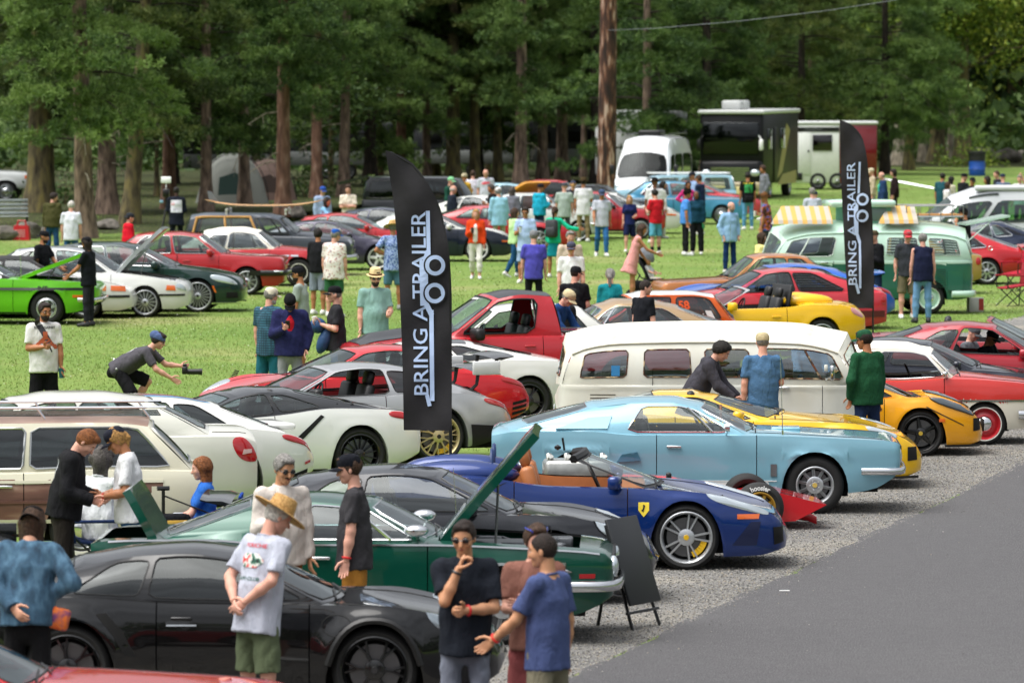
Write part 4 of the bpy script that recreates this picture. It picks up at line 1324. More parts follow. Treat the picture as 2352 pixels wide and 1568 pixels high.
def field(prims,h,wr=0.0,seed=0,cut=()):
 lo=np.full(3,1e9)
 hi=np.full(3,-1e9)
 bb=[]
 for p in prims:
  if p[0]=='c':
   r=max(p[3],p[4])
   l,u=np.minimum(p[1],p[2])-r,np.maximum(p[1],p[2])+r
  else:
   r=p[2].max()
   l,u=p[1]-r,p[1]+r
  bb.append((l-p[5]-h,u+p[5]+h))
  lo,hi=np.minimum(lo,l),np.maximum(hi,u)
 lo-=2.5*h
 hi+=2.5*h
 n=np.ceil((hi-lo)/h).astype(int)+1
 D=np.full(n,0.5,np.float32)
 ax=[lo[i]+h*np.arange(n[i])for i in range(3)]
 for p,(l,u)in zip(prims,bb):
  i0=np.clip(np.floor((l-lo)/h).astype(int),0,n-1)
  i1=np.clip(np.ceil((u-lo)/h).astype(int)+1,1,n)
  s=tuple(slice(a,b)for a,b in zip(i0,i1))
  X=ax[0][s[0]][:,None,None]
  Y=ax[1][s[1]][None,:,None]
  Z=ax[2][s[2]][None,None,:]
  if p[0]=='c':
   a,b,ra,rb,k,sq,clip=p[1:]
   ab=b-a
   L=max(float(ab@ab),1e-9)
   px,py,pz=X-a[0],Y-a[1],Z-a[2]
   t=np.clip((px*ab[0]+py*ab[1]+pz*ab[2])/L,0,1)
   qx,qy,qz=px-t*ab[0],py-t*ab[1],pz-t*ab[2]
   if sq is not None:
    dv,f=sq
    m=(qx*dv[0]+qy*dv[1]+qz*dv[2])*(f-1)
    qx,qy,qz=qx+m*dv[0],qy+m*dv[1],qz+m*dv[2]
   d=np.sqrt(qx*qx+qy*qy+qz*qz)-(ra+(rb-ra)*t)
  else:
   c,r,_,_,k,fr,clip=p[1:]
   px,py,pz=X-c[0],Y-c[1],Z-c[2]
   if fr is not None:
    px,py,pz=(px*fr[0][i]+0 for i in range(1)).__next__()if False else(px*fr[0][0]+py*fr[0][1]+pz*fr[0][2]),(px*fr[1][0]+py*fr[1][1]+pz*fr[1][2]),(px*fr[2][0]+py*fr[2][1]+pz*fr[2][2])
   k0=np.sqrt((px/r[0])**2+(py/r[1])**2+(pz/r[2])**2)
   k1=np.sqrt((px/r[0]**2)**2+(py/r[1]**2)**2+(pz/r[2]**2)**2)+1e-6
   d=k0*(k0-1)/k1
  for q,nn in clip:
   d=np.maximum(d,(X-q[0])*nn[0]+(Y-q[1])*nn[1]+(Z-q[2])*nn[2])
  e=D[s]
  if k>1e-6:
   hh=np.maximum(k-np.abs(e-d),0)/k
   D[s]=np.minimum(e,d)-hh*hh*k*0.25
  else:
   D[s]=np.minimum(e,d)
 if wr:
  rr=np.random.default_rng(seed)
  X,Y,Z=ax[0][:,None,None],ax[1][None,:,None],ax[2][None,None,:]
  for q in range(7):
   w=rr.normal(size=3)*(15 if q<2 else 38)
   w[2]*=0.6
   D+=(wr/(1.9 if q<2 else 2.6))*np.sin(X*w[0]+Y*w[1]+Z*w[2]+rr.uniform(0,6)).astype(np.float32)*0.5
 for q,nn in cut:
  D=np.maximum(D,(ax[0][:,None,None]-q[0])*nn[0]+(ax[1][None,:,None]-q[1])*nn[1]+(ax[2][None,None,:]-q[2])*nn[2])
 return surface_nets(D,lo,h)
def unit(v):
 v=np.asarray(v,float)
 return v/max(np.linalg.norm(v),1e-9)
def make_hand(curl,h=0.0055):
 P=[cap((0,0,0),(0.045,0.0,0),0.024,0.03,0.01,(V3(0,0,1),2.1)),cap((0.04,0.0,0),(0.085,0.004,0),0.034,0.036,0.012,(V3(0,0,1),2.6))]
 for k,(y,L,r)in enumerate(((0.03,0.072,0.0088),(0.0105,0.082,0.0092),(-0.0095,0.076,0.0088),(-0.028,0.06,0.0076))):
  p=V3(0.088-0.004*abs(k-1),y,0)
  an=0.0
  for j,f in enumerate((0.45,0.32,0.23)):
   an+=curl*(0.75+0.1*k)
   q=p+L*f*V3(cos(an),(0.06-0.04*k),-sin(an))
   P.append(cap(p,q,r,r*0.93,0.004 if j else 0.01))
   p=q
 p=V3(0.02,0.024,-0.004)
 for d,L,r in(((0.55,0.75,-0.25-curl*.3),0.042,0.0125),((0.85,0.42,-0.3-curl*.4),0.034,0.0105),((0.95,0.15,-0.3-curl*.4),0.026,0.009)):
  q=p+unit(d)*L
  P.append(cap(p,q,r,r*0.9,0.008))
  p=q
 return field(P,h)
HANDS={k:make_hand(c)for k,c in(('relaxed',0.35),('grip',0.95),('flat',0.08))}
HANDS_S={k:make_hand(c,0.008)for k,c in(('relaxed',0.35),('grip',0.95),('flat',0.12))}
ARM={'down':((.06,.13,-1),(.16,.03,-1),'relaxed'),'downb':((-.12,.16,-1),(.1,.02,-1),'relaxed'),'wf':((.32,.12,-1),(.62,0,-.9),'relaxed'),'wb':((-.34,.14,-1),(-.02,.04,-1),'relaxed'),'hold':((.12,.14,-1),(.86,-.42,.32),'grip'),'holdlow':((.1,.16,-1),(.95,-.3,-.15),'grip'),'phone':((.2,.2,-1),(.75,-.62,.38),'grip'),'hip':((-.25,.62,-.85),(.35,-.8,-.4),'grip'),'pocket':((-.18,.32,-1),(.42,-.22,-1),'relaxed'),'back':((-.4,.2,-1),(-.28,-.62,-.6),'relaxed'),'chin':((.62,-.12,-.75),(.05,-.42,1),'grip'),'crossa':((.3,.08,-1),(.5,-1,.14),'flat'),'crossb':((.26,.08,-1),(.62,-.95,-.02),'grip'),'point':((.5,.85,.05),(.4,.9,.02),'flat'),'reach':((.75,.1,-.55),(.95,-.1,-.12),'relaxed'),'side':((.1,.75,-.65),(.25,.95,-.1),'relaxed'),'low':((.45,.12,-.9),(.8,-.05,-.62),'relaxed'),'up':((.7,.1,.2),(.3,-.3,1),'grip'),'camera':((.75,.05,-.66),(.93,-.35,-.05),'grip'),'camlow':((.55,.12,-.83),(.8,-.3,-.5),'flat'),'knee':((.5,.1,-.85),(.8,-.1,-.5),'relaxed'),'hook':((.15,.12,-1),(.7,-.75,.1),'grip'),}
LEG={'stand':(((.0,.06,-1),(0,.02,-1)),((.0,.06,-1),(0,.02,-1))),'rest':(((.05,.1,-1),(-.04,.04,-1)),((.0,.05,-1),(0,.01,-1))),'walk':(((.36,.03,-1),(.02,.02,-1)),((-.16,.03,-1),(-.5,.02,-.9))),'walk2':(((-.16,.03,-1),(-.5,.02,-.9)),((.36,.03,-1),(.02,.02,-1))),'wide':(((.02,.16,-1),(0,.1,-1)),((.02,.16,-1),(0,.1,-1))),'sit':(((1,.12,-.06),(.08,.02,-1)),((1,.14,-.06),(.0,.02,-1))),'crouch':(((.92,.22,-.42),(-.55,.0,-.85)),((.55,.2,-.85),(-.5,.0,-.85))),}
def fabric(col,kind='cloth'):
 key=('fabric',col,kind)
 if key in _M:
  return _M[key]
 m=mat(kind,col,0.92,0,0,var=0.1,vscale=6,spec=0.15).copy()
 nt=m.node_tree
 tc=nt.nodes.new('ShaderNodeTexCoord')
 prev=None
 for sc,st,dist,strg in((7,(1.6,1.6,.55),.05,.55),(26,(1,1,.7),.02,.35),(160,(1,1,1),.004,.25)):
  mp=nt.nodes.new('ShaderNodeMapping')
  mp.inputs['Scale'].default_value=st
  mp.inputs['Rotation'].default_value=(.5,.3,0)
  nt.links.new(tc.outputs['Object'],mp.inputs[0])
  nz=nt.nodes.new('ShaderNodeTexNoise')
  nz.inputs['Scale'].default_value=sc
  nz.inputs['Detail'].default_value=2
  nz.inputs['Distortion'].default_value=.8
  nt.links.new(mp.outputs[0],nz.inputs['Vector'])
  bp=nt.nodes.new('ShaderNodeBump')
  bp.inputs['Strength'].default_value=strg
  bp.inputs['Distance'].default_value=dist
  nt.links.new(nz.outputs[0],bp.inputs['Height'])
  if prev:
   nt.links.new(prev.outputs[0],bp.inputs['Normal'])
  prev=bp
 nt.links.new(prev.outputs[0],nt.nodes['Principled BSDF'].inputs['Normal'])
 _M[key]=m
 return m
def pattern(name,a,b,scale=30,thr=0.5,tex='noise',c=None):
 st=[(max(thr-0.03,0),a),(min(thr+0.03,1),b)]
 if c:
  st=[(max(thr-0.08,0),a),(thr,b),(min(thr+0.08,1),c)]
 return ramp_mat(name,st,0.9,scale,2.0,0.1,tex=tex)
def plaid(name,a,b,c):
 if('plaid',name)in _M:
  return _M[('plaid',name)]
 m=mat('plaid_cloth',hx(a),0.9,var=0.0)
 m=m.copy()
 nt=m.node_tree
 bs=nt.nodes['Principled BSDF']
 tc=nt.nodes.new('ShaderNodeTexCoord')
 prev=None
 for ax,s in((0,78),(1,78),(2,78)):
  sx=nt.nodes.new('ShaderNodeSeparateXYZ')
  nt.links.new(tc.outputs['Object'],sx.inputs[0])
  mu=nt.nodes.new('ShaderNodeMath')
  mu.operation='MULTIPLY'
  mu.inputs[1].default_value=s*2.2
  nt.links.new(sx.outputs[ax],mu.inputs[0])
  si=nt.nodes.new('ShaderNodeMath')
  si.operation='SINE'
  nt.links.new(mu.outputs[0],si.inputs[0])
  gt=nt.nodes.new('ShaderNodeMath')
  gt.operation='GREATER_THAN'
  gt.inputs[1].default_value=0.5
  nt.links.new(si.outputs[0],gt.inputs[0])
  mx=nt.nodes.new('ShaderNodeMix')
  mx.data_type='RGBA'
  mx.inputs[6].default_value=(*hx(a),1)
  mx.inputs[7].default_value=(*hx(b if ax<2 else c),1)
  nt.links.new(gt.outputs[0],mx.inputs[0])
  if prev is not None:
   nt.links.new(prev.outputs[2],mx.inputs[6])
  prev=mx
 nt.links.new(prev.outputs[2],bs.inputs['Base Color'])
 _M[('plaid',name)]=m
 return m
SKINS={'light':'#c9967c','pink':'#cf9a86','tan':'#a8714f','brown':'#6f452d','dark':'#3c2519','olive':'#bd8a68'}
HAIRS={'black':'#17130f','brown':'#3a2617','dark':'#231812','blond':'#a67c46','grey':'#7d7a76','white':'#bdb9b2','ginger':'#7c4a26','salt':'#4c4744'}
def skinm(s):
 return mat('skin',SKINS.get(s,s),0.55,var=0.07,vscale=12,bump=0.1,bscale=60,spec=0.35)
def hairm(s):
 return mat('hair',HAIRS.get(s,s),0.6,var=0.45,vscale=45,bump=0.9,bscale=80,spec=0.3)
SHOE_CACHE={}
def shoe_mesh(h):
 if h not in SHOE_CACHE:
  P=[cap((-0.045,0,0.045),(0.06,0,0.045),0.045,0.048,0.03),cap((0.06,0,0.035),(0.165,0,0.03),0.046,0.036,0.03),cap((-0.03,0,0.06),(-0.02,0,0.115),0.045,0.043,0.03)]
  SHOE_CACHE[h]=field(P,h,cut=[(V3(0,0,0.0),V3(0,0,-1)),(V3(0,0,0.115),V3(0,0,1))])
 return SHOE_CACHE[h]
class Person:
 def __init__(self,s):
  self.s=s
  H=s.get('h',1.75)
  k=H/1.75
  hv=s['vox']
  fem=s.get('fem',False)
  fat=s.get('fat',0.0)
  lean=radians(s.get('lean',0))
  T=V3(sin(lean),0,cos(lean))
  F=V3(cos(lean),0,-sin(lean))
  S=V3(0,1,0)
  hip=V3(0,0,0.93*k)
  lp=LEG[s.get('legs','stand')]
  legs={}
  for sd,(th,sh)in zip((1,-1),lp):
   th,sh=unit((th[0],th[1]*sd,th[2])),unit((sh[0],sh[1]*sd,sh[2]))
   a=hip+V3(0,sd*0.088*k,-0.02)
   b=a+th*0.43*k
   c=b+sh*0.41*k
   legs[sd]=[a,b,c]
  low=min(min(l[2][2]for l in legs.values())-0.085*k,9)
  sh_z=-low+s.get('lift',0.0)
  up=V3(0,0,sh_z)
  hip=hip+up
  for sd in legs:
   legs[sd]=[q+up for q in legs[sd]]
  waist=hip+T*0.15*k
  chest=hip+T*0.37*k
  neck=hip+T*0.545*k
  sw=(0.158 if fem else 0.184)*k*s.get('broad',1.0)
  nod,yaw=radians(s.get('nod',8)),radians(s.get('turn',0))
  hl=lean*0.55+nod
  hT=V3(sin(hl)*cos(yaw),sin(hl)*sin(yaw),cos(hl))
  hF=V3(cos(hl)*cos(yaw),cos(hl)*sin(yaw),-sin(hl))
  hS=np.cross(hT,hF)
  hc=neck+unit(T+hT)*0.07*k+hT*0.095*k+hF*0.022*k
  self.hc,self.hT,self.hF,self.hS,self.k=hc,hT,hF,hS,k
  fr=(hF,hS,hT)
  arms={}
  pa=s.get('arms',('down','down'))
  for sd,nm in zip((1,-1),pa):
   u,f,hand=ARM[nm]if isinstance(nm,str)else nm
   loc=lambda v:unit(F*v[0]+S*v[1]*sd+T*v[2])
   a=neck-T*0.055*k+S*sd*sw
   if lean>0.25 and s.get('hang',True):
    loc=lambda v:unit(V3(v[0],v[1]*sd,v[2]))
   b=a+loc(u)*0.292*k
   c=b+loc(f)*0.255*k
   arms[sd]=[a,b,c,loc(f),hand]
  self.arms,self.legs_,self.neck,self.chest,self.hip,self.F,self.T,self.S=arms,legs,neck,chest,hip,F,T,S
  fat2=fat*0.05
  g=0.92
  w_ch,w_wa,w_hi=(0.135,0.112,0.145)if fem else(0.16,0.149,0.149)
  body=[cap(hip-T*0.0,hip-T*0.03,(w_hi+fat2)*k*g,(w_hi+fat2*.6)*k*g,0.05,(F,1.42)),cap(waist,chest,(w_wa+fat2)*k*g,w_ch*k*g,0.08,(F,1.42)),cap(chest,neck-T*0.09*k,w_ch*k*g,0.09*k,0.08,(F,1.4)),cap(neck-T*0.06*k-S*sw*0.75,neck-T*0.06*k+S*sw*0.75,0.055*k,0.055*k,0.06),cap(neck-T*0.05*k-F*0.01,hc-hT*0.06*k-hF*0.02*k,0.058*k,0.052*k,0.03),]
  if fat>0.3:
   body.append(elp(waist+F*0.05*fat,(0.12*k*g+.03*fat,0.13*k,0.13*k),0.08,(F,S,T)))
  if fem:
   for sd in(1,-1):
    body.append(elp(chest+F*0.085*k+S*sd*0.065*k,(0.055,0.06,0.06),0.05))
  for sd in(1,-1):
   a,b,c,f,hand=arms[sd]
   r=(0.04 if fem else 0.047)*(1+.25*fat)
   body+=[cap(a,b,r*k,r*0.84*k,0.035),cap(b,b+f*0.1*k,r*0.84*k,r*0.87*k,0.02),cap(b+f*0.1*k,c,r*0.87*k,0.026*k,0.02)]
   a,b,c=legs[sd]
   tr=(0.082 if fem else 0.08)*(1+.2*fat)
   body+=[cap(a,b,tr*k,0.053*k,0.04),cap(b,b+(c-b)*0.35,0.05*k,0.056*k,0.03),cap(b+(c-b)*0.35,c,0.055*k,0.036*k,0.03)]
   body.append(cap(c,c+V3(0.04,0,-0.045*k),0.036*k,0.034*k,0.02))
  near=hv<0.018
  head=[elp(hc+hT*0.028*k,(0.094*k,0.076*k,0.092*k),0.02,fr),elp(hc-hT*0.045*k+hF*0.022*k,(0.066*k,0.056*k,0.068*k),0.04,fr),elp(hc-hT*0.092*k+hF*0.062*k,(0.024*k,0.026*k,0.02*k),0.03,fr),cap(hc+hT*0.012*k+hF*0.088*k,hc-hT*0.032*k+hF*0.108*k,0.0085*k,0.0145*k,0.014),cap(hc+hT*0.022*k+hF*0.082*k-hS*0.035,hc+hT*0.022*k+hF*0.082*k+hS*0.035,0.012*k,0.012*k,0.014),cap(hc-hT*0.062*k+hF*0.082*k-hS*0.014,hc-hT*0.062*k+hF*0.082*k+hS*0.014,0.0105*k,0.0105*k,0.012),]
  for sd in(1,-1):
   head.append(elp(hc+hS*sd*0.077*k-hF*0.008*k-hT*0.005,(0.018*k,0.009*k,0.031*k),0.006,fr))
   head.append(elp(hc+hS*sd*0.04*k+hF*0.06*k-hT*0.025*k,(0.026*k,0.024*k,0.026*k),0.02,fr))
  vs,fs=field(body,max(hv,0.011))
  hvx=max(min(hv*0.62,0.012),0.0055)if near else min(hv*0.75,0.017)
  v2,f2=field(head,hvx)
  vs,fs=self.join([(vs,fs),(v2,f2)])
  hs=HANDS if near else HANDS_S
  for sd in(1,-1):
   a,b,c,f,hand=arms[sd]
   hvv,hff=hs[hand]
   th=V3(1,0,0)if abs(f[2])>0.75 else V3(0,0,1)
   if pa[0 if sd==1 else 1]in('back',):
    th=V3(0,0,1)
   th=unit(th-f*(th@f))
   zz=np.cross(f,th)
   sc=k*(0.92 if fem else 1.0)*1.02
   q=hvv*sc
   M=np.stack([f,th,zz],1)
   if sd==-1:
    q=q*V3(1,1,-1)
    hff=hff[:,::-1]
   q=q@M.T+c-f*0.012
   vs,fs=self.join([(vs,fs),(q,hff)])
   arms[sd].append(c+f*0.09*k)
  self.root=empty('person')
  mesh_np('body',vs,fs,skinm(s.get('skin','light')),self.root,True,4)
  self.near,self.hv,self.fr=near,hv,fr
  self.clothes(k,fat,fem,waist,w_ch,w_wa,w_hi,sw)
  self.headgear()
  self.face()
 @staticmethod
 def join(parts):
  vs,fs,n=[],[],0
  for v,f in parts:
   vs.append(v)
   fs.append(f+n)
   n+=len(v)
  return np.concatenate(vs),np.concatenate(fs)
 def part(self,name,prims,m,h=None,wr=0.0,cut=(),label=None):
  vs,fs=field(prims,h or self.hv,wr,random.randint(0,999),cut)
  if len(fs)==0:
   return None
  o=mesh_np(name,vs,fs,m,self.root,True,4)
  if label:
   o['label']=label
  return o
 def clothes(self,k,fat,fem,waist,w_ch,w_wa,w_hi,sw):
  s,hip,chest,neck,T,F,S=self.s,self.hip,self.chest,self.neck,self.T,self.F,self.S
  up=s.get('top')
  hv=max(self.hv,0.011)
  fat2=fat*0.05
  if up:
   kind,col=up[0],up[1]
   m=col if not isinstance(col,str)else fabric(col)
   thick={'tee':0.012,'long':0.016,'jacket':0.028,'hoodie':0.03,'vest':0.022,'tank':0.008,'dress':0.012}[kind]
   hem=s.get('hem',{'tee':0.1,'long':0.08,'jacket':0.07,'hoodie':0.06,'vest':0.05,'tank':0.05,'dress':0.1}[kind])
   hp=hip-T*hem*k
   g=0.96
   P=[cap(hp-T*.05,waist,(w_hi+fat2+thick*1.3+.016+.13*hem)*k,(w_wa+fat2+thick*1.5+.012)*k,0.06,(F,1.25),clip=[(hp,-T)]),cap(waist,chest,(w_wa+fat2+thick*1.5)*k*g,(w_ch+thick)*k*g,0.08,(F,1.4)),cap(chest,neck-T*0.085*k,(w_ch+thick)*k*g,0.1*k,0.08,(F,1.38)),cap(neck-T*0.062*k-S*sw*0.8,neck-T*0.062*k+S*sw*0.8,(0.056+thick*.8)*k,(0.056+thick*.8)*k,0.05),cap(neck-T*0.05*k,neck-T*0.0,0.072*k,0.064*k,0.03,clip=[(neck+T*(0.0 if kind in('tee','tank','dress')else 0.02),T)]),]
   if fat>0.3:
    P.append(elp(waist+F*0.055*fat,(0.13*k+.03*fat,0.14*k,0.15*k),0.08,(F,S,T)))
   if fem:
    for sd in(1,-1):
     P.append(elp(chest+F*0.09*k+S*sd*0.065*k,(0.06,0.066,0.066),0.06))
   sl=s.get('sleeve',{'tee':0.78,'long':2.0,'jacket':2.0,'hoodie':2.0,'vest':0.0,'tank':0.0,'dress':0.0}[kind])
   arm_parts=[]
   for sd in(1,-1):
    a,b,c,f=self.arms[sd][:4]
    r=(0.047 if fem else 0.052)+thick*0.8
    if sl<=0:
     continue
    if sl<=1:
     e=a+(b-a)*sl
     n=unit(b-a)
     arm_parts.append(cap(a,e+n*0.05,r*k,(r+0.002)*k,0.04,clip=[(e,n)]))
    else:
     q=sl-1
     e=b+(c-b)*q
     n=unit(c-b)
     arm_parts+=[cap(a,b,r*k,r*0.9*k,0.04),cap(b,e+n*0.03,r*0.92*k,(0.036+thick*.7)*k,0.03,clip=[(e,n)])]
   slc=up[2]if len(up)>2 else None
   if slc and arm_parts:
    self.part('sleeve',arm_parts,fabric(slc)if isinstance(slc,str)else slc,hv,0.005)
   else:
    P+=arm_parts
   if kind=='hoodie' and not s.get('hood_up'):
    nb=neck-F*0.055*k-T*0.03*k
    P+=[cap(nb-S*0.07*k,nb+S*0.07*k,0.05*k,0.05*k,0.04),cap(nb-T*0.03*k-F*.03,nb-T*0.09*k-F*.02,0.06*k,0.03*k,0.04)]
   if s.get('hood_up'):
    hc,hF=self.hc,self.hF
    P.append(elp(hc-hF*0.02*k,(0.112*k,0.1*k,0.132*k),0.04,self.fr,clip=[(hc+hF*0.045*k,hF)]))
   if kind=='dress':
    e=hip-T*0.30*k
    P.append(cap(waist-T*.02,e-T*0.1,0.115*k,0.27*k,0.05,(F,1.25),clip=[(e,-T)]))
   name={'tee':'shirt','long':'shirt','jacket':'jacket','hoodie':'hoodie','vest':'vest','tank':'top','dress':'dress'}[kind]
   self.shirt=self.part(name,P,m,hv,0.011 if kind!='tank' else 0.004)
   if kind in('tee','long')and self.near:
    cb=MB()
    o=Vector(neck+T*(0.0 if kind=='tee' else .02)-T*.006)
    Rm=Matrix((tuple(F),tuple(S),tuple(T))).transposed()
    cb.tube([o+Rm@Vector((.066*k*cos(q),.068*k*sin(q),-.018*cos(q)))for q in np.linspace(0,2*pi,21)[:-1]],.009*k,6,closed=True)
    cb.build('collar',m,self.root)
   if s.get('under'):
    ev,ef=field([cap(waist-T*.1+F*(.105+fat2*.7)*k,chest+F*.1*k,0.07*k,0.062*k,0.02,(F,1.9)),cap(chest+F*.1*k,neck-T*.07*k+F*.05*k,0.062*k,0.045*k,0.03,(F,1.5))],hv)
    mesh_np('shirt',ev+(F*0.022),ef,fabric(s['under']),self.root,True,4)
  bt=s.get('bottom')
  if bt:
   kind,col=bt[0],bt[1]
   m=col if not isinstance(col,str)else fabric(col)
   P=[cap(hip+T*0.04*k,hip-T*0.05*k,(w_hi+fat2-.012)*k,(w_hi+0.002+fat2)*k,0.04,(F,1.4),clip=[(hip+T*0.09*k,T)])]
   if kind=='skirt':
    e=hip-V3(0,0,1)*0.42*k
    P.append(cap(hip,e-V3(0,0,0.08),0.14*k,0.22*k,0.04,(F,1.3),clip=[(e,V3(0,0,-1))]))
   else:
    ln={'shorts':0.98,'jeans':1.97,'capri':1.8,'slim':1.97,'wide':1.98}[kind]
    ln=bt[2]if len(bt)>2 else ln
    th={'shorts':0.024,'jeans':0.008,'capri':0.014,'slim':0.004,'wide':0.022}[kind]
    for sd in(1,-1):
     a,b,c=self.legs_[sd]
     tr=(0.084 if fem else 0.082)*(1+.2*fat)+th*.6
     if ln<=1.3:
      e=a+(b-a)*min(ln,1)
      n=unit(b-a)
      if ln>1:
       e=b+(c-b)*(ln-1)
       n=unit(c-b)
      P.append(cap(a,e+n*0.06,tr*k,(0.07+th)*k,0.035,clip=[(e,n)]))
     else:
      q=ln-1
      e=b+(c-b)*q
      n=unit(c-b)
      P+=[cap(a,b,tr*k,(0.058+th)*k,0.035),cap(b,b+(c-b)*0.4,(0.058+th)*k,(0.058+th)*k,0.03),cap(b+(c-b)*0.4,e+n*0.03,(0.058+th)*k,(0.042+th*1.3)*k,0.03,clip=[(e,n)])]
   self.part({'shorts':'shorts','skirt':'skirt'}.get(kind,'trousers'),P,m,hv,0.009)
  sc=s.get('shoes','#d8d8d6')
  if sc:
   hs=0.008 if self.near else 0.013
   vs,fs=shoe_mesh(hs)
   for sd in(1,-1):
    a,b,c=self.legs_[sd]
    an=unit(c-b)
    p=max(min(-atan2(an[0],-an[2]),0.0)*-1,0)if an[0]>0 else atan2(-an[0],-an[2])*0.9
    R=np.array(Matrix.Rotation(p if s.get('legs')in('walk','walk2','crouch')else 0,3,'Y')@Matrix.Rotation(sd*0.16,3,'Z'))
    q=(vs*k*(0.9 if fem else 1.0)-V3(0,0,0.085*k))@R.T+c
    mesh_np('shoe',q,fs,mat('shoe_leather',sc,0.6,var=0.1),self.root,True,4)
   if s.get('socks'):
    P=[]
    for sd in(1,-1):
     a,b,c=self.legs_[sd]
     P.append(cap(b+(c-b)*0.62,c,0.054*k,0.043*k,0.01,clip=[(b+(c-b)*0.62,-unit(c-b))]))
    self.part('socks',P,fabric(s['socks']),hv)
 def hp(self,f,s,t):
  return self.hc+(self.hF*f+self.hS*s+self.hT*t)*self.k
 def headgear(self):
  s,k,hc,hF,hT,hS,fr=self.s,self.k,self.hc,self.hF,self.hT,self.hS,self.fr
  hv=0.0085 if self.near else max(self.hv*0.7,0.013)
  hr=s.get('hair')
  if hr:
   st,col=hr
   m=hairm(col)
   c=hc+hT*0.03*k-hF*0.006*k
   face=(hc+hF*0.05*k+hT*0.03*k,unit(hF*1.0-hT*0.75))
   P=[]
   gr={'buzz':0.004,'short':0.011,'full':0.02,'bob':0.016,'long':0.014,'pony':0.01,'curly':0.035,'fringe':0.006,'bun':0.01}[st]
   r=(0.096*k+gr,0.078*k+gr,0.095*k+gr)
   cl=[face]
   if st in('buzz','short','full','fringe'):
    cl.append((hc-hT*0.045*k,unit(-hT+hF*0.15)))
   if st=='fringe':
    cl.append((hc+hT*0.035*k,hT))
   P.append(elp(c,r,0.02,fr,clip=cl))
   if st in('short','full'):
    P.append(elp(hc+hF*0.055*k+hT*0.093*k,(0.045*k,0.062*k,0.022*k+gr*.6),0.015,fr))
   if st in('bob','long','curly'):
    ln={'bob':0.1,'long':s.get('hairlen',0.22),'curly':0.12}[st]
    for sd in(1,-1):
     a=hc+hS*sd*0.06*k-hF*0.02*k
     P.append(cap(a,a-V3(0,0,ln)-hF*0.01,0.042*k,0.035*k,0.03))
    a=hc-hF*0.06*k
    P.append(cap(a,a-V3(0,0,ln*1.1),0.06*k,0.05*k,0.03))
   if st=='pony':
    a=hc-hF*0.1*k+hT*0.01
    P+=[cap(a,a-hF*0.025-V3(0,0,0.05),0.028*k,0.035*k,0.015),cap(a-hF*0.025-V3(0,0,0.05),a-hF*0.02-V3(0,0,s.get('hairlen',0.2)),0.035*k,0.015*k,0.02)]
   if st=='bun':
    P.append(elp(hc-hF*0.1*k+hT*0.05*k,(0.035,0.035,0.035),0.02))
   self.part('hair',P,m,hv,{'curly':.03,'full':.022,'long':.012,'bob':.01,'buzz':.002}.get(st,.009))
  bd=s.get('beard')
  if bd:
   P=[elp(hc-hT*0.06*k+hF*0.026*k,(0.071*k,0.061*k,0.062*k),0.02,fr,clip=[(hc-hT*0.035*k,hT),(hc-hF*0.012*k,-hF)]),elp(hc-hT*0.098*k+hF*0.06*k,(0.032*k,0.036*k,0.028*k),0.03,fr)]
   self.part('beard',P,hairm(bd),hv,0.004)
  hat=s.get('hat')
  R=Matrix((tuple(hF),tuple(hS),tuple(hT))).transposed()
  top=Vector(hc+hT*0.035*k)
  if hat:
   st,col=hat[0],hat[1]
   m=col if not isinstance(col,str)else(fabric(col)if st!='straw' else ramp_mat('woven_straw_'+col,[(.3,col),(.7,'#8f6a35')],0.8,60,3,0.3))
   b=MB()
   if st in('cap','capb'):
    dr=1 if st=='cap' else-1
    prof=[(0.099,-0.012),(0.1,0.02),(0.095,0.05),(0.08,0.077),(0.05,0.094),(0.0,0.1)]
    n=20
    vs,fs=[],[]
    for i in range(n):
     a=2*pi*i/n
     for r,z in prof:
      vs.append(top+R@Vector((r*1.06*cos(a)-0.004,r*0.88*sin(a),z+(0.012 if cos(a)*dr>0 else 0)*(1-z/0.1)))*k)
    np_=len(prof)
    for i in range(n):
     for j in range(np_-1):
      p,q=i*np_+j,((i+1)%n)*np_+j
      fs.append((p,q,q+1,p+1))
    b.add(vs,fs)
    o=b.build('cap',m,self.root,60)
    v=MB()
    vs,fs=[],[]
    nn=11
    for lay in(0,1):
     for i in range(nn):
      a=-1.12+2.24*i/(nn-1)
      for q,(ext,dz)in enumerate(((0,0.0),(0.045,-0.004),(0.082,-0.014))):
       x=(0.098*cos(a)+ext*(cos(a)**0.6 if cos(a)>0 else 0))*dr
       y=0.083*sin(a)*(1+ext*0.5)
       vs.append(top+R@Vector((x,y,dz-0.02*abs(sin(a))**2-0.004-lay*0.006))*k)
    N=nn*3
    for i in range(nn-1):
     for q in range(2):
      p=i*3+q
      fs.append((p,p+3,p+4,p+1))
      fs.append((p+N+1,p+N+4,p+N+3,p+N))
    for i in range(nn-1):
     p=i*3+2
     fs.append((p,p+3,p+3+N,p+N))
    v.add(vs,fs)
    v.build('peak',fabric(hat[2])if len(hat)>2 else m,o,60)
   elif st in('straw','brim','fedora'):
    br={'straw':0.21,'brim':0.17,'fedora':0.15}[st]
    hgt=0.115 if st!='brim' else 0.1
    prof=[(br,-0.012),(br*0.98,-0.004),(0.13,0.0),(0.102,0.006),(0.098,0.03),(0.088,hgt*0.9),(0.07,hgt),(0.03,hgt-0.012),(0.0,hgt-0.015)]
    vs,fs,n=[],[],28
    for i in range(n):
     a=2*pi*i/n
     for r,z in prof:
      cur=(abs(sin(a))**2)*0.03*max(0,(r-0.1)/0.1)if st!='straw' else-0.03*max(0,(r-.1)/.1)*cos(a)
      vs.append(top+R@Vector((r*1.05*cos(a),r*0.92*sin(a),z+cur+0.012))*k)
    np_=len(prof)
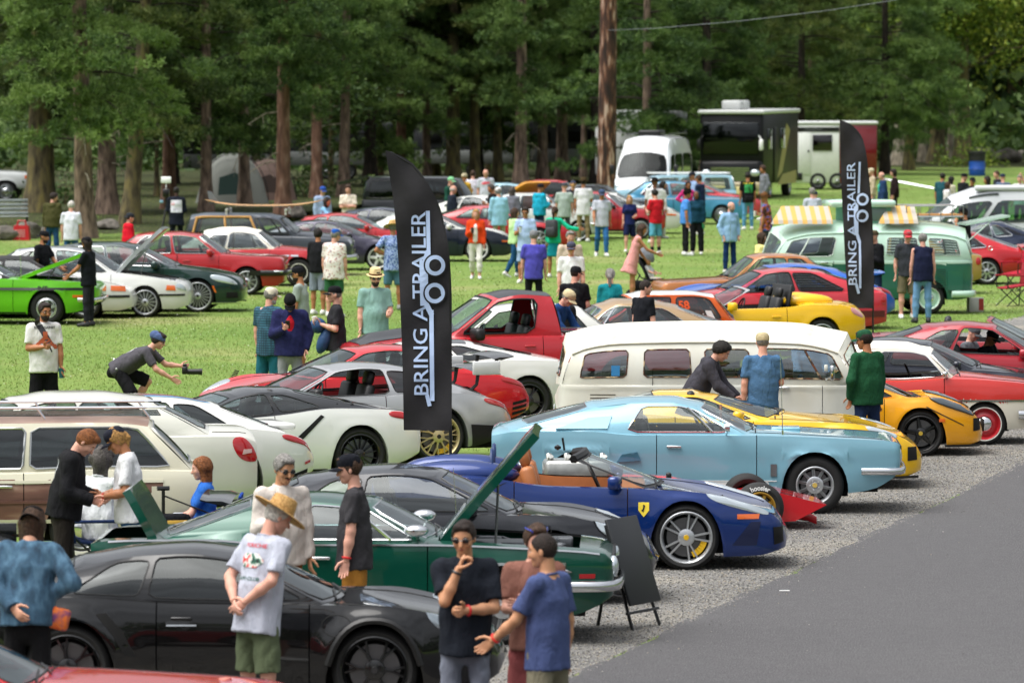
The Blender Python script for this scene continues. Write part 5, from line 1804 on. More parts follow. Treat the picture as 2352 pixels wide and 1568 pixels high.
    for i in range(n):
     for j in range(np_-1):
      p,q=i*np_+j,((i+1)%n)*np_+j
      fs.append((p,q,q+1,p+1))
    b.add(vs,fs)
    o=b.build('hat',m,self.root,50)
    if st!='straw' or len(hat)>2:
     bd_=MB()
     q=[top+R@Vector((0.101*1.05*cos(a),0.101*0.92*sin(a),0.03))*k for a in np.linspace(0,2*pi,25)[:-1]]
     bd_.tube(q,0.011*k,5,closed=True)
     bd_.build('hat_band',fabric(hat[2]if len(hat)>2 else '#2a1c12'),o)
   elif st=='beanie':
    b.ell(top-Vector(hF)*0.012*k,(0.112*k,0.094*k,0.1*k),R,20,14,zmin=-0.15)
    b.ell(top-Vector(hF)*0.06*k+Vector(hT)*0.02,(0.09*k,0.08*k,0.075*k),R,16,10)
    b.build('beanie',m,self.root,180)
  ey=s.get('eyes')
  if ey in('sun','glasses','suntop'):
   b=MB()
   dz=0.0 if ey!='suntop' else 0.085
   dx=0.0 if ey!='suntop' else-0.02
   lm=mat('sunglass_lens','#0b0b0d' if ey=='sun' else('#2f4fd0' if ey=='suntop' else '#8f9799'),0.08,0.3 if ey=='suntop' else 0,0.6)
   for sd in(1,-1):
    p=Vector(self.hp(0.094+dx,sd*0.033,0.004+dz))
    if ey=='glasses':
     q=[p+R@Vector((0,0.024*cos(a),0.017*sin(a)))*k for a in np.linspace(0,2*pi,13)[:-1]]
     b.tube(q,0.0028*k,4,closed=True)
    else:
     b.ell(p,(0.008*k,0.027*k,0.02*k),R,12,8)
    b.tube([Vector(self.hp(0.09+dx,sd*0.06,0.008+dz)),Vector(self.hp(0.0+dx,sd*0.086,0.012+dz))],0.0035*k,4)
   b.tube([Vector(self.hp(0.1+dx,-0.012,0.008+dz)),Vector(self.hp(0.1+dx,0.012,0.008+dz))],0.003*k,4)
   b.build('sunglasses' if ey!='glasses' else 'glasses',lm if ey!='glasses' else TRIM,self.root,60)
 def face(self):
  s,k=self.s,self.k
  R=Matrix((tuple(self.hF),tuple(self.hS),tuple(self.hT))).transposed()
  if s.get('noface'):
   return
  if s.get('eyes')not in('sun',):
   for sd in(1,-1):
    b=MB()
    b.ell(self.hp(0.0805,sd*0.033,0.001),(0.011*k,0.0135*k,0.0085*k),R,10,6)
    b.m=1
    b.ell(self.hp(0.0865,sd*0.033,0.001),(0.0062*k,0.0062*k,0.0062*k),R,8,6)
    b.build('eye',[mat('eye_white','#cfc6bd',0.3),mat('iris','#20140c',0.2)],self.root,180)
  if s.get('vox',1)<0.023:
   b=MB()
   for sd in(1,-1):
    b.tube([Vector(self.hp(0.094,sd*0.016,0.024)),Vector(self.hp(0.091,sd*0.034,0.03)),Vector(self.hp(0.08,sd*0.052,0.022))],[0.004*k,0.005*k,0.003*k],5)
   b.build('eyebrows',hairm((s.get('hair')or('','salt'))[1]),self.root,180)
   b=MB()
   b.tube([Vector(self.hp(0.083,-0.024,-0.062)),Vector(self.hp(0.0935,-0.008,-0.0605)),Vector(self.hp(0.0935,0.008,-0.0605)),Vector(self.hp(0.083,0.024,-0.062))],[0.003*k,0.006*k,0.006*k,0.003*k],6)
   b.build('mouth',mat('lips','#8c4a41',0.5),self.root,180)
   if s.get('tache'):
    b=MB()
    b.tube([Vector(self.hp(0.085,-0.03,-0.052)),Vector(self.hp(0.1,0,-0.045)),Vector(self.hp(0.085,0.03,-0.052))],[0.004,0.008,0.004],6)
    b.build('moustache',hairm(s['tache']),self.root,180)
 def hand_at(self,sd):
  return Vector(self.arms[sd][5])
 def chest_print(self,vs2,fs,m,front=True,width=0.25,up=0.0,name='shirt_print'):
  from mathutils.bvhtree import BVHTree
  if not getattr(self,'shirt',None):
   return
  me=self.shirt.data
  bv=BVHTree.FromPolygons([v.co for v in me.vertices],[tuple(p.vertices)for p in me.polygons])
  F,S,T=Vector(self.F),Vector(self.S),Vector(self.T)
  sg=1 if front else-1
  c=Vector(self.chest)+T*up
  out=[]
  for x,y in vs2:
   o=c+S*(-x*sg*width*-1 if False else(x*width*(1 if front else-1)))+T*(y*width)
   hit=bv.ray_cast(o+F*sg*0.6,-F*sg)
   out.append((hit[0]+F*sg*0.005)if hit[0]is not None else o+F*sg*0.15)
  b=MB()
  b.add(out,fs)
  return b.build(name,m,self.root,0)
def person(px,ytop,h,face,label,group=None,Y=None,**s):
 tot=h+(0.02 if s.get('hat')else 0)+s.get('lift',0)
 drop=s.pop('drop',0.0)
 if Y is None:
  p=at(px,ytop,tot-drop)
 else:
  p=at_depth(px,ytop,Y)
 Yd=p.y
 s['vox']=0.0125 if Yd<48 else(0.015 if Yd<60 else(0.019 if Yd<100 else 0.025))
 s['h']=h
 P=Person(s)
 P.root.location=(p.x,Yd,s.get('base',0))
 P.root.rotation_euler=(0,0,radians(face))
 tag(P.root,label,'person',group)
 return P
# ------------------------------------------------------------------ ground, gravel, road
RU=Vector((0.2317,0.9728,0))
RN=Vector((0.9728,-0.2317,0))
RE=Vector((0.414,47.5,0))
def site_mat(name,layers,bump,bscale,rough=0.95):
 m=bpy.data.materials.new(name)
 m.use_nodes=True
 nt=m.node_tree
 b=nt.nodes['Principled BSDF']
 b.inputs['Roughness'].default_value=rough
 _inp(b,'Specular IOR Level',0.25)
 tc=nt.nodes.new('ShaderNodeTexCoord')
 prev=None
 for sc,det,stops in layers:
  nz=nt.nodes.new('ShaderNodeTexNoise')
  nz.inputs['Scale'].default_value=sc
  nz.inputs['Detail'].default_value=det
  nt.links.new(tc.outputs['Object'],nz.inputs['Vector'])
  r=nt.nodes.new('ShaderNodeValToRGB')
  els=r.color_ramp.elements
  while len(els)<len(stops):
   els.new(0.5)
  for e,(p,c)in zip(els,stops):
   e.position=p
   e.color=(*(c if not isinstance(c,str)else hx(c)),1)
  nt.links.new(nz.outputs[0],r.inputs[0])
  out=r.outputs[0]
  if prev is not None:
   mx=nt.nodes.new('ShaderNodeMix')
   mx.data_type='RGBA'
   mx.blend_type='MULTIPLY'
   mx.inputs[0].default_value=1
   nt.links.new(prev,mx.inputs[6])
   nt.links.new(out,mx.inputs[7])
   out=mx.outputs[2]
  prev=out
 nt.links.new(prev,b.inputs['Base Color'])
 nz=nt.nodes.new('ShaderNodeTexNoise')
 nz.inputs['Scale'].default_value=bscale
 nz.inputs['Detail'].default_value=4
 nt.links.new(tc.outputs['Object'],nz.inputs['Vector'])
 bp=nt.nodes.new('ShaderNodeBump')
 bp.inputs['Strength'].default_value=bump
 bp.inputs['Distance'].default_value=0.03
 nt.links.new(nz.outputs[0],bp.inputs['Height'])
 nt.links.new(bp.outputs[0],b.inputs['Normal'])
 return m
LAWN=site_mat('lawn_turf',[(0.16,4,[(0.34,(0.118,0.2,0.036)),(0.55,(0.156,0.23,0.05)),(0.7,(0.25,0.25,0.10))]),(0.8,5,[(0.3,(0.86,0.9,0.85)),(0.5,(0.97,0.97,0.97)),(0.75,(1.1,1.06,1.0))]),(14,5,[(0.3,(0.75,0.75,0.75)),(0.7,(1.15,1.15,1.15))])],0.4,30)
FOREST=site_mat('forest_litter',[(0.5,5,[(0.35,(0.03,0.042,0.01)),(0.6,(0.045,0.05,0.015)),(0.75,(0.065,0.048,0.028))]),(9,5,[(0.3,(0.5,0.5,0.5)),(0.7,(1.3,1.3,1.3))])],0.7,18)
GRAVEL=site_mat('crushed_gravel',[(0.55,5,[(0.3,(0.2,0.197,0.19)),(0.52,(0.25,0.243,0.23)),(0.7,(0.35,0.325,0.275))]),(60,3,[(0.35,(0.35,0.35,0.36)),(0.5,(0.9,0.9,0.9)),(0.68,(1.5,1.48,1.42))])],1.0,70)
ASPHALT=site_mat('worn_asphalt',[(0.12,3,[(0.3,(0.086,0.084,0.088)),(0.7,(0.1,0.098,0.101))]),(5,4,[(0.35,(0.95,0.95,0.95)),(0.6,(1.03,1.03,1.03))]),(75,3,[(0.36,(0.5,0.5,0.5)),(0.52,(1.0,1.0,1.0)),(0.66,(1.9,1.88,1.84))])],0.6,120,0.9)
def sheet(name,pts,z,m):
 b=MB()
 b.add([(p[0],p[1],z)for p in pts],[tuple(range(len(pts)))])
 o=b.build(name,m,None,0)
 o['kind']='structure'
 return o
sheet('ground',[(-900,-60),(900,-60),(900,2400),(-900,2400)],0,LAWN)
rg=random.Random(5)
pts=[RE+RU*t for t in(-45,140)]
lft=[]
t=140
while t>-45:
 lft.append(RE+RU*t-RN*(6.4+rg.uniform(-0.35,0.35)))
 t-=1.3
sheet('gravel_verge',pts+lft,0.004,GRAVEL)
edge=[]
t=-45
while t<140:
 edge.append(RE+RU*t+RN*(rg.uniform(-0.05,0.05)+0.04*sin(t*0.7)))
 t+=0.45
sheet('road',[RE+RU*-45+RN*9,]+edge+[RE+RU*140+RN*9],0.012,ASPHALT)
fl=[(-60,176),(-9.2,176),(-7.5,196),(-3.5,222),(2,252),(9,262),(14,290),(45,283),(80,283),(80,420),(-60,420)]
rj=random.Random(8)
fj=[]
for(xa,ya),(xb,yb)in zip(fl[:9],fl[1:9]):
 n=max(2,int(math.hypot(xb-xa,yb-ya)/.8))
 for i in range(n):
  k=i/n
  fj.append((xa+(xb-xa)*k+rj.uniform(-.5,.5),ya+(yb-ya)*k+rj.uniform(-2.2,2.2)))
fl=fj+fl[8:]
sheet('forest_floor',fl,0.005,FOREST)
b=MB()
q0,q1=at(2040,366),at(2900,366)
sheet('park_lane',[(q0.x-6,q0.y+14),(q1.x,q0.y+14),(q1.x,q0.y+22),(q0.x-6,q0.y+22)],0.011,ASPHALT)
def stones(name,n,region,s0,s1,cols,seed):
 rr=np.random.default_rng(seed)
 P=region(rr,n)
 n=len(P)
 base=np.array([(1,0,0),(-1,0,0),(0,1,0),(0,-1,0),(0,0,1),(0,0,-0.6)],float)
 tri=np.array([(0,2,4),(2,1,4),(1,3,4),(3,0,4),(2,0,5),(1,2,5),(3,1,5),(0,3,5)])
 sc=rr.uniform(s0,s1,(n,1,1))*rr.uniform(0.55,1.1,(n,6,1))
 an=rr.uniform(0,6.28,n)
 R=np.zeros((n,3,3))
 R[:,0,0],R[:,0,1],R[:,1,0],R[:,1,1],R[:,2,2]=np.cos(an),-np.sin(an),np.sin(an),np.cos(an),0.75
 V=(base[None]*sc)@R.transpose(0,2,1)+P[:,None,:]
 F=tri[None]+(np.arange(n)*6)[:,None,None]
 mi=np.repeat(rr.integers(0,len(cols),n),8)
 o=mesh_np(name,V.reshape(-1,3),F.reshape(-1,3),cols,None,False,3,mi)
 o['kind']='stuff'
 return o
def verge(rr,n):
 t=rr.uniform(-14,45,n)
 s=2.9*rr.random(n)**1.25-0.06
 P=np.array(RE)[None]+np.array(RU)[None]*t[:,None]-np.array(RN)[None]*s[:,None]
 P[:,2]=0.008
 return P
gcol=[mat('stone_'+c,c,0.9,var=0.2,vscale=30)for c in('#817f7a','#6a6967','#918d86','#9c9384','#5c5b58','#a9a59d')]
stones('gravel',70000,verge,0.005,0.016,gcol,3)
stones('loose_gravel',420,lambda rr,n:(lambda t,s:np.array(RE)[None]+np.array(RU)[None]*t[:,None]+np.array(RN)[None]*s[:,None]+np.array([0,0,0.015]))(rr.uniform(-14,30,n),np.abs(rr.normal(0,0.25,n))+rr.random(n)**8*3),0.005,0.012,gcol,4)
def blades(name,n,zone,hgt,wid,cols,seed):
 rr=np.random.default_rng(seed)
 P=zone(rr,n)
 n=len(P)
 an=rr.uniform(0,6.28,n)
 h=rr.uniform(hgt*0.5,hgt,n)
 d=np.stack([np.cos(an),np.sin(an),np.zeros(n)],1)*(rr.uniform(0.5,1,n)*wid)[:,None]
 lean=rr.normal(0,0.4,(n,3))*h[:,None]
 lean[:,2]=h
 V=np.stack([P-d,P+d,P+lean],1).reshape(-1,3)
 F=np.arange(n*3).reshape(-1,3)
 o=mesh_np(name,V,F,cols,None,False,3,rr.integers(0,len(cols),n))
 o['kind']='stuff'
 return o
def lawn_zone(y0,y1):
 def f(rr,n):
  y=rr.uniform(y0,y1,n*2)
  x=rr.uniform(-1,1,n*2)*(y*0.094)
  s=(x-RE.x)*RN.x+(y-RE.y)*RN.y
  ok=s<-6.2
  P=np.stack([x,y,np.zeros_like(x)],1)[ok][:n]
  return P
 return f
gm=[mat('grass_blade_'+str(i),c,0.8,spec=0.2)for i,c in enumerate(((0.152,0.245,0.042),(0.18,0.268,0.053),(0.22,0.28,0.072),(0.142,0.23,0.04),(0.27,0.275,0.105)))]
blades('grass',70000,lawn_zone(76,128),0.042,0.011,gm,11)
blades('grass',45000,lawn_zone(126,250),0.045,0.02,gm,12)
stones('clover_flowers',1500,lambda rr,n:lawn_zone(77,165)(rr,n)+np.array([0,0,0.06]),0.01,0.018,[mat('clover_white','#d9dcc8',0.8)],6)
# ------------------------------------------------------------------ trees
BARK=ramp_mat('pine_bark',[(0.3,'#3a2d26'),(0.5,'#766457'),(0.7,'#9c8574')],0.95,7,8,0.8,(1,1,0.28))
BARK_RED=ramp_mat('red_pine_bark',[(0.3,'#432f25'),(0.55,'#7c5c4a'),(0.72,'#9c8472')],0.95,6,8,0.8,(1,1,0.28))
BARK_MOSS=ramp_mat('mossy_bark',[(0.3,'#2a241a'),(0.5,'#655c42'),(0.7,'#857a48')],0.95,5,8,0.7,(1,1,0.3))
BARK_DARK=ramp_mat('shade_dark_bark',[(0.3,'#15110e'),(0.55,'#2f2721'),(0.72,'#463b33')],0.95,7,8,0.8,(1,1,0.28))  # darker bark copy: shade of the deep wood put into the colour, limbs too
BARK_PALE=ramp_mat('pale_bark',[(0.3,'#4e473c'),(0.5,'#8d8472'),(0.7,'#b3aa98')],0.9,5,8,0.5,(1,1,0.4))
def leaf_mat(name,cols,scale=0.9):
 m=bpy.data.materials.new(name)
 m.use_nodes=True
 nt=m.node_tree
 b=nt.nodes['Principled BSDF']
 b.inputs['Roughness'].default_value=0.6
 _inp(b,'Specular IOR Level',0.3)
 tc=nt.nodes.new('ShaderNodeTexCoord')
 nz=nt.nodes.new('ShaderNodeTexNoise')
 nz.inputs['Scale'].default_value=scale
 nz.inputs['Detail'].default_value=3
 nt.links.new(tc.outputs['Object'],nz.inputs['Vector'])
 ge=nt.nodes.new('ShaderNodeNewGeometry')
 ma=nt.nodes.new('ShaderNodeMath')
 ma.operation='MULTIPLY_ADD'
 ma.inputs[1].default_value=0.34
 nt.links.new(ge.outputs['Random Per Island'],ma.inputs[0])
 nt.links.new(nz.outputs[0],ma.inputs[2])
 oi=nt.nodes.new('ShaderNodeObjectInfo')
 mo=nt.nodes.new('ShaderNodeMath')
 mo.operation='MULTIPLY_ADD'
 mo.inputs[1].default_value=0.2
 nt.links.new(oi.outputs['Random'],mo.inputs[0])
 nt.links.new(ma.outputs[0],mo.inputs[2])
 ma=mo
 r=nt.nodes.new('ShaderNodeValToRGB')
 els=r.color_ramp.elements
 while len(els)<len(cols):
  els.new(0.5)
 for i,(e,c)in enumerate(zip(els,cols)):
  e.position=0.44+0.55*i/(len(cols)-1)
  e.color=(*(hx(c)if isinstance(c,str)else c),1)
 nt.links.new(ma.outputs[0],r.inputs[0])
 nt.links.new(r.outputs[0],b.inputs['Base Color'])
 tr=nt.nodes.new('ShaderNodeBsdfTranslucent')
 nt.links.new(r.outputs[0],tr.inputs[0])
 mx=nt.nodes.new('ShaderNodeMixShader')
 mx.inputs[0].default_value=0.22
 nt.links.new(b.outputs[0],mx.inputs[1])
 nt.links.new(tr.outputs[0],mx.inputs[2])
 nt.links.new(mx.outputs[0],nt.nodes['Material Output'].inputs[0])
 return m
NEEDLE=leaf_mat('pine_needles',[(0.018,0.042,0.013),(0.05,0.104,0.026),(0.112,0.19,0.042),(0.21,0.31,0.08)])
NEEDLE_Y=leaf_mat('yellow_pine_needles',[(0.022,0.044,0.011),(0.054,0.09,0.02),(0.115,0.16,0.034),(0.2,0.23,0.062)])
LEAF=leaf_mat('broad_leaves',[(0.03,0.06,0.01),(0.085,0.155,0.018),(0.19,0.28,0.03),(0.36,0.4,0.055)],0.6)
LEAF_D=leaf_mat('shaded_broad_leaves',[(0.012,0.028,0.008),(0.026,0.056,0.013),(0.052,0.1,0.02),(0.088,0.14,0.03)],0.6)  # dark copy of the leaf colours, with the wood's shade painted in
LEAF_Y=leaf_mat('golden_leaves',[(0.12,0.08,0.01),(0.22,0.15,0.015),(0.35,0.26,0.04)],0.9)
def quads_at(P,D,L,W,rr):
 n=len(P)
 up=rr.normal(size=(n,3))
 S=np.cross(D,up)
 S/=np.linalg.norm(S,axis=1,keepdims=True)+1e-9
 S*=(W/2)[:,None]
 E=P+D*L[:,None]
 V=np.stack([P-S*0.6,P+S*0.6,E+S*0.5,E-S*0.5],1)
 return V.reshape(-1,3),np.arange(n*4).reshape(-1,4)
def pine_crown(seed,h0=3.0,h1=17.0,R=3.4,fine=9.5):
 rr=np.random.default_rng(seed)
 cen,axd,big,limbs=[],[],[],[]
 h=h0
 while h<h1:
  frac=(h-h0)/(h1-h0)
  L=(R*(1-frac**1.6)+0.5)*rr.uniform(0.6,1.12)
  if frac<0.1:
   L*=0.8
  az=rr.uniform(0,2*pi)
  d=np.array([cos(az),sin(az),0])
  droop=rr.uniform(0.05,0.38)if frac<0.6 else rr.uniform(-0.3,0.1)
  rise=rr.uniform(0.1,0.35)
  path=[np.array([0,0,h])+d*L*t+np.array([0,0,L*(rise*t-(rise+droop)*t*t)])for t in np.linspace(0,1,6)]
  limbs.append((path,0.016+0.007*L))
  tip=h>fine
  side0=np.array([-d[1],d[0],0])
  npad=max(2,int((1.7 if tip else 2.9)*L))
  for _ in range(npad):
   t=rr.uniform(0.1,1.04)**0.75
   j=min(int(t*5),4)
   p=path[j]+(path[j+1]-path[j])*(t*5-j)
   side=side0*rr.normal(0,0.24*L*(0.35+0.45*t))
   c=p+side+np.array([0,0,rr.normal(0.06,0.1)])
   pr=rr.uniform(0.28,0.55)*(1.8 if tip else 1)
   for q in range(6 if tip else 21):
    e=rr.normal(0,1,3)
    e*=rr.uniform(0.3,1)/np.linalg.norm(e)
    cen.append(c+e*pr*np.array([1,1,0.42]))
    axd.append(d*0.35+e*0.8+np.array([0,0,0.5]))
    big.append(3.4 if tip else 1.0)
  h+=rr.uniform(0.11,0.28)if not tip else rr.uniform(0.3,0.6)
 cen,axd,big=np.array(cen),np.array(axd),np.array(big)
 axd/=np.linalg.norm(axd,axis=1,keepdims=True)
 K=11
 n=len(cen)
 C=np.repeat(cen,K,0)
 A=np.repeat(axd,K,0)
 B=np.repeat(big,K)
 D=A*rr.uniform(0.15,1.0,(n*K,1))+rr.normal(0,0.62,(n*K,3))
 D/=np.linalg.norm(D,axis=1,keepdims=True)
 P=C+A*(rr.uniform(0,0.12,n*K)*B)[:,None]
 V,F=quads_at(P,D,rr.uniform(0.1,0.21,n*K)*B,rr.uniform(0.018,0.034,n*K)*B*1.3,rr)
 return V,F,limbs
def leaf_crown(seed,h0,h1,R,n_cl,leaf=0.17,per=26,cl=0.55):
 rr=np.random.default_rng(seed)
 cen=[]
 hm,hh=(h0+h1)/2,(h1-h0)/2
 while len(cen)<n_cl:
  az,el=rr.uniform(0,2*pi),rr.uniform(-0.95,1)
  rad=rr.uniform(0.55,1.0)
  lob=1+0.22*sin(3*az+seed)+0.15*sin(5*az+2.1*seed+4*el)
  r=R*sqrt(max(1-el*el,0.02))*rad*lob
  c0=np.array([r*cos(az),r*sin(az),hm+hh*el*rad])
  for q in range(rr.integers(2,6)):
   cen.append(c0+rr.normal(0,1,3)*np.array([0.7,0.7,0.35])+np.array([0,0,-0.28*q]))
 cen=np.array(cen)
 n=len(cen)
 C=np.repeat(cen,per,0)
 off=rr.normal(0,1,(n*per,3))*np.array([cl,cl,cl*0.55])
 P=C+off
 D=rr.normal(0,1,(n*per,3))*np.array([1,1,0.6])+np.array([0,0,-0.35])
 D/=np.linalg.norm(D,axis=1,keepdims=True)
 s=rr.uniform(0.6,1.15,n*per)*leaf
 return quads_at(P,D,s,s*0.85,rr)
def trunk_mesh(h,r,seed,lean=(0,0),bend=0.0,n=12,top=0.35):
 rr=random.Random(seed)
 b=MB()
 path,rad=[],[]
 k=14
 for i in range(k+1):
  t=i/k
  z=h*t
  flare=1+0.5*math.exp(-t*h/0.5)
  path.append((lean[0]*t*h+bend*sin(t*pi)+rr.uniform(-.02,.02)*r,lean[1]*t*h+rr.uniform(-.02,.02),z-0.05))
  rad.append(r*flare*(1-(1-top)*t)*rr.uniform(0.95,1.05))
 b.tube(path,rad,n)
 return b,path
CROWN={}
def crown_data(key,make,m):
 if key not in CROWN:
  V,F=make()[:2]
  CROWN[key]=mesh_np('crown',V,F,m,False,False,4)
 return CROWN[key]
PINES=[pine_crown(20+i,h0=2.6+0.5*(i%3),R=3.0+0.35*(i%4))for i in range(5)]
PINE_ME=[mesh_np('crown',v,f,NEEDLE if i!=1 else NEEDLE_Y,False,False,4)for i,(v,f,l)in enumerate(PINES)]
def pine(px,py,wpx,label,var,lift=0.0,bark=BARK,lean=(0,0),bend=0.0,rot=None,crown=True,group='pines along the edge of the lawn',sc=1.0,stubs=3):
 p=at(px,py)
 r=wpx/(FPX/p.y)/2
 root=empty('pine_tree',(p.x,p.y,0),0,label,'tree',group)
 rr=random.Random(int(px*7+py))
 tb,path=trunk_mesh(15,r,int(px),lean,bend)
 tb.build('trunk',bark,root)
 v,f,limbs=PINES[var]
 rz=rot if rot is not None else rr.uniform(0,6.28)
 if crown:
  c=link('crown',PINE_ME[var],root)
  zl=5.0+lift
  c.location=(lean[0]*zl,lean[1]*zl,lift)
  c.rotation_euler=(0,0,rz)
  c.scale=(sc,sc,1)
  b=MB()
  M=Matrix.Rotation(rz,3,'Z')
  for pth,w in limbs:
   if pth[0][2]<10:
    b.tube([M@Vector(q)*1.0+Vector((lean[0]*zl,lean[1]*zl,lift))for q in pth],[w*(1-0.16*i)for i in range(6)],5)
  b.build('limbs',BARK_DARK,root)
 if stubs:
  for _ in range(stubs):
   b=MB()
   z=rr.uniform(1.8,5.5)
   a=rr.uniform(pi,2*pi)
   L=rr.uniform(0.5,1.8)
   o=Vector((lean[0]*z,lean[1]*z,z))
   q=[o,o+Vector((cos(a)*L*.5,sin(a)*L*.4,-0.05*L)),o+Vector((cos(a)*L,sin(a)*L*.8,-0.35*L))]
   b.tube(q,[0.035,0.022,0.01],5)
   for e in range(4):
    s=q[1]+(q[2]-q[1])*rr.uniform(0,1)
    b.tube([s,s+Vector((rr.uniform(-.3,.3),rr.uniform(-.3,.3),rr.uniform(-.6,.05)))],[0.012,0.004],4)
   b.build('dead_branch',BARK_PALE,root)
 return root
PN=[(195,547,46,'near pine with ridged grey trunk behind the white-haired man',0,.3,BARK,(-.02,0),0,{}),(298,515,40,'mossy leaning pine whose trunk tilts right behind the boy in red',1,.3,BARK_MOSS,(.075,0),0,{}),(389,480,32,'straight pine with orange upper bark behind the cameraman',2,.6,BARK_RED,(-.005,0),0,{}),(474,487,28,'slim pine standing in front of the grey and white tent',3,0.1,BARK,(0,0),0,{}),(562,477,28,'pine between the grey tent and the brown tent',4,.2,BARK,(-.01,0),0,{}),(651,499,34,'pine with a broken limb stub behind the surfboard',0,1.5,BARK_RED,(0,0),0,{}),(727,455,26,'tall bare-stemmed pine behind the man in blue hoodie',2,1.8,BARK_RED,(.003,0),0,{}),(789,452,26,'tall pine just left of the black car with roof box',3,1.9,BARK,(.01,0),.06,{}),(864,422,30,'straight red-barked pine at the left edge of the near banner',4,2.2,BARK_RED,(-.003,0),0,{}),(922,424,24,'pine rising behind the tip of the near banner',1,1.8,BARK_RED,(0,0),0,{}),(981,422,19,'thin curving pine just right of the near banner',2,1.6,BARK,(.012,0),-.12,{}),(1041,424,34,'stout forked mossy pine behind the group in caps',1,1.0,BARK_MOSS,(0,0),0,{}),(1091,422,25,'mossy pine behind the tall man in the red-print tee',0,1.2,BARK_MOSS,(-.003,0),0,{}),(1143,420,22,'green-stained pine right of the tall man in grey tee',3,0.6,BARK_MOSS,(0,0),0,{}),(1196,428,30,'dark pine left of the person in teal cap',4,0.3,BARK,(.006,0),0,{}),(1246,420,25,'pine behind the blue and red parked coupes',2,0.3,BARK,(.003,0),0,{}),(1291,414,27,'dark-stemmed pine above the couple with caps',0,0.5,BARK,(0,0),0,{}),(1340,408,14,'thinnest pine stem left of the rusty pole',3,0.5,BARK,(.01,0),0,{}),]
for i,(x,y,w,lab,var,lift,bark,lean,bend,kw)in enumerate(PN):
 pine(x,y,w,lab,var,lift,bark,lean,bend,rot=i*1.3,**kw)
rr=random.Random(9)
BK='pines deeper in the wood'
for i in range(20):
 X=-24+i*2.3+rr.uniform(-.5,.5)
 Y=232+max(0,(i-6))*2.9+rr.uniform(-6,22)+(i%2)*14
 s=FPX/Y
 px=1176+X*s
 py=HOR+FPX*CAM_H/Y
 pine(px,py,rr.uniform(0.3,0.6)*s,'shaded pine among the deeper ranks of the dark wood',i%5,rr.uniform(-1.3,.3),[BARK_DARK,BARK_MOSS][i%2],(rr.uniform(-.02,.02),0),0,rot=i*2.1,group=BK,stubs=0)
pine(92,488,62,'massive dark trunk beside the white truck',1,.3,BARK_MOSS,(.01,0),0,stubs=2)
pine(246,492,44,'dark trunk in shade between two nearer pines',4,.3,BARK,(0,0),0,stubs=2)
def leaf_tree(px,py,wpx,label,seed,h0,h1,R,ncl,m,bark=BARK_PALE,lean=(0,0),leaf=0.2,per=26,group=None,gold=None,off=(0,0)):
 p=at(px,py)
 r=wpx/(FPX/p.y)/2
 root=empty('broadleaf_tree',(p.x,p.y,0),0,label,'tree',group)
 tb,path=trunk_mesh(h1*0.8,r,seed,lean)
 tb.build('trunk',bark,root)
 V,F=leaf_crown(seed,h0,h1,R,ncl,leaf,per)
 V=V+np.array([off[0],off[1],0])
 mesh_np('crown',V,F,m,root,False,4)
 if gold:
  V,F=leaf_crown(seed+5,gold[1],gold[2],0.9,26,leaf,20,0.4)
  mesh_np('golden_spray',V+np.array([gold[0],-R*0.55,0]),F,LEAF_Y,root,False,4)
 b=MB()
 rr=random.Random(seed)
 for k in range(7):
  z=rr.uniform(h0*0.8,h0+(h1-h0)*0.4)
  a=rr.uniform(0,6.28)
  q=Vector((lean[0]*z,lean[1]*z,z))
  b.tube([q,q+Vector((cos(a)*R*.35,sin(a)*R*.35,1.0)),q+Vector((cos(a)*R*.75,sin(a)*R*.75,1.3))],[r*.35,r*.22,r*.08],6)
 b.build('limbs',bark,root)
 return root
leaf_tree(2071,379,40,'grey-barked broadleaf tree, nearest to the red trailer tail',31,4.2,17,4.8,620,LEAF,BARK_PALE,leaf=0.22)
leaf_tree(2121,372,22,'slim birch with speckled white stem right of the red trailer',32,5.0,16,3.4,330,LEAF,BARK_PALE,leaf=0.2)
leaf_tree(2153,376,36,'broadleaf tree with dark mossy trunk behind the slim birch',33,4.5,17,4.2,420,LEAF,BARK_MOSS,leaf=0.22)
leaf_tree(2180,374,16,'thin pale tree stem leaning right between two trunks',34,5.0,15,2.6,200,LEAF,BARK_PALE,(.05,0),leaf=0.2)
leaf_tree(2211,378,38,'mossy broadleaf tree with a bush at its foot by the blue bin',35,4.0,17,5.0,620,LEAF,BARK_MOSS,leaf=0.22)
leaf_tree(1860,352,34,'broadleaf tree behind the motorhome with a golden spray of leaves',36,3.2,18,5.5,700,LEAF,BARK_PALE,leaf=0.24,gold=(-1.5,7.2,9.4))
leaf_tree(2020,352,34,'broadleaf tree hanging low above the red trailer',37,3.6,18,5.5,700,LEAF,BARK_MOSS,leaf=0.24)
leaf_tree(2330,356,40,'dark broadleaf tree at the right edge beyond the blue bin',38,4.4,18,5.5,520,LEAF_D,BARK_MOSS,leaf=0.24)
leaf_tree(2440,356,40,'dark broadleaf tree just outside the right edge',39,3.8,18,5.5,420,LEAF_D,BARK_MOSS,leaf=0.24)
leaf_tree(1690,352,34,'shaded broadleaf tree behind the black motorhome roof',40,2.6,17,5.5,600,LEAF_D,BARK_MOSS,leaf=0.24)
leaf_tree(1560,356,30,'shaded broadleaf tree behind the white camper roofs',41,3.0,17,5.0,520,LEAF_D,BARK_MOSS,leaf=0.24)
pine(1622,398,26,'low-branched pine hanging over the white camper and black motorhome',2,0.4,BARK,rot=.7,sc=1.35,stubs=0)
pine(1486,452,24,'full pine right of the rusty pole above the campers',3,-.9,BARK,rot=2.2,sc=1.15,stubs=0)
pine(1760,372,30,'dense pine standing behind the motorhome',0,-0.2,BARK,rot=1.2,sc=1.45,stubs=0)
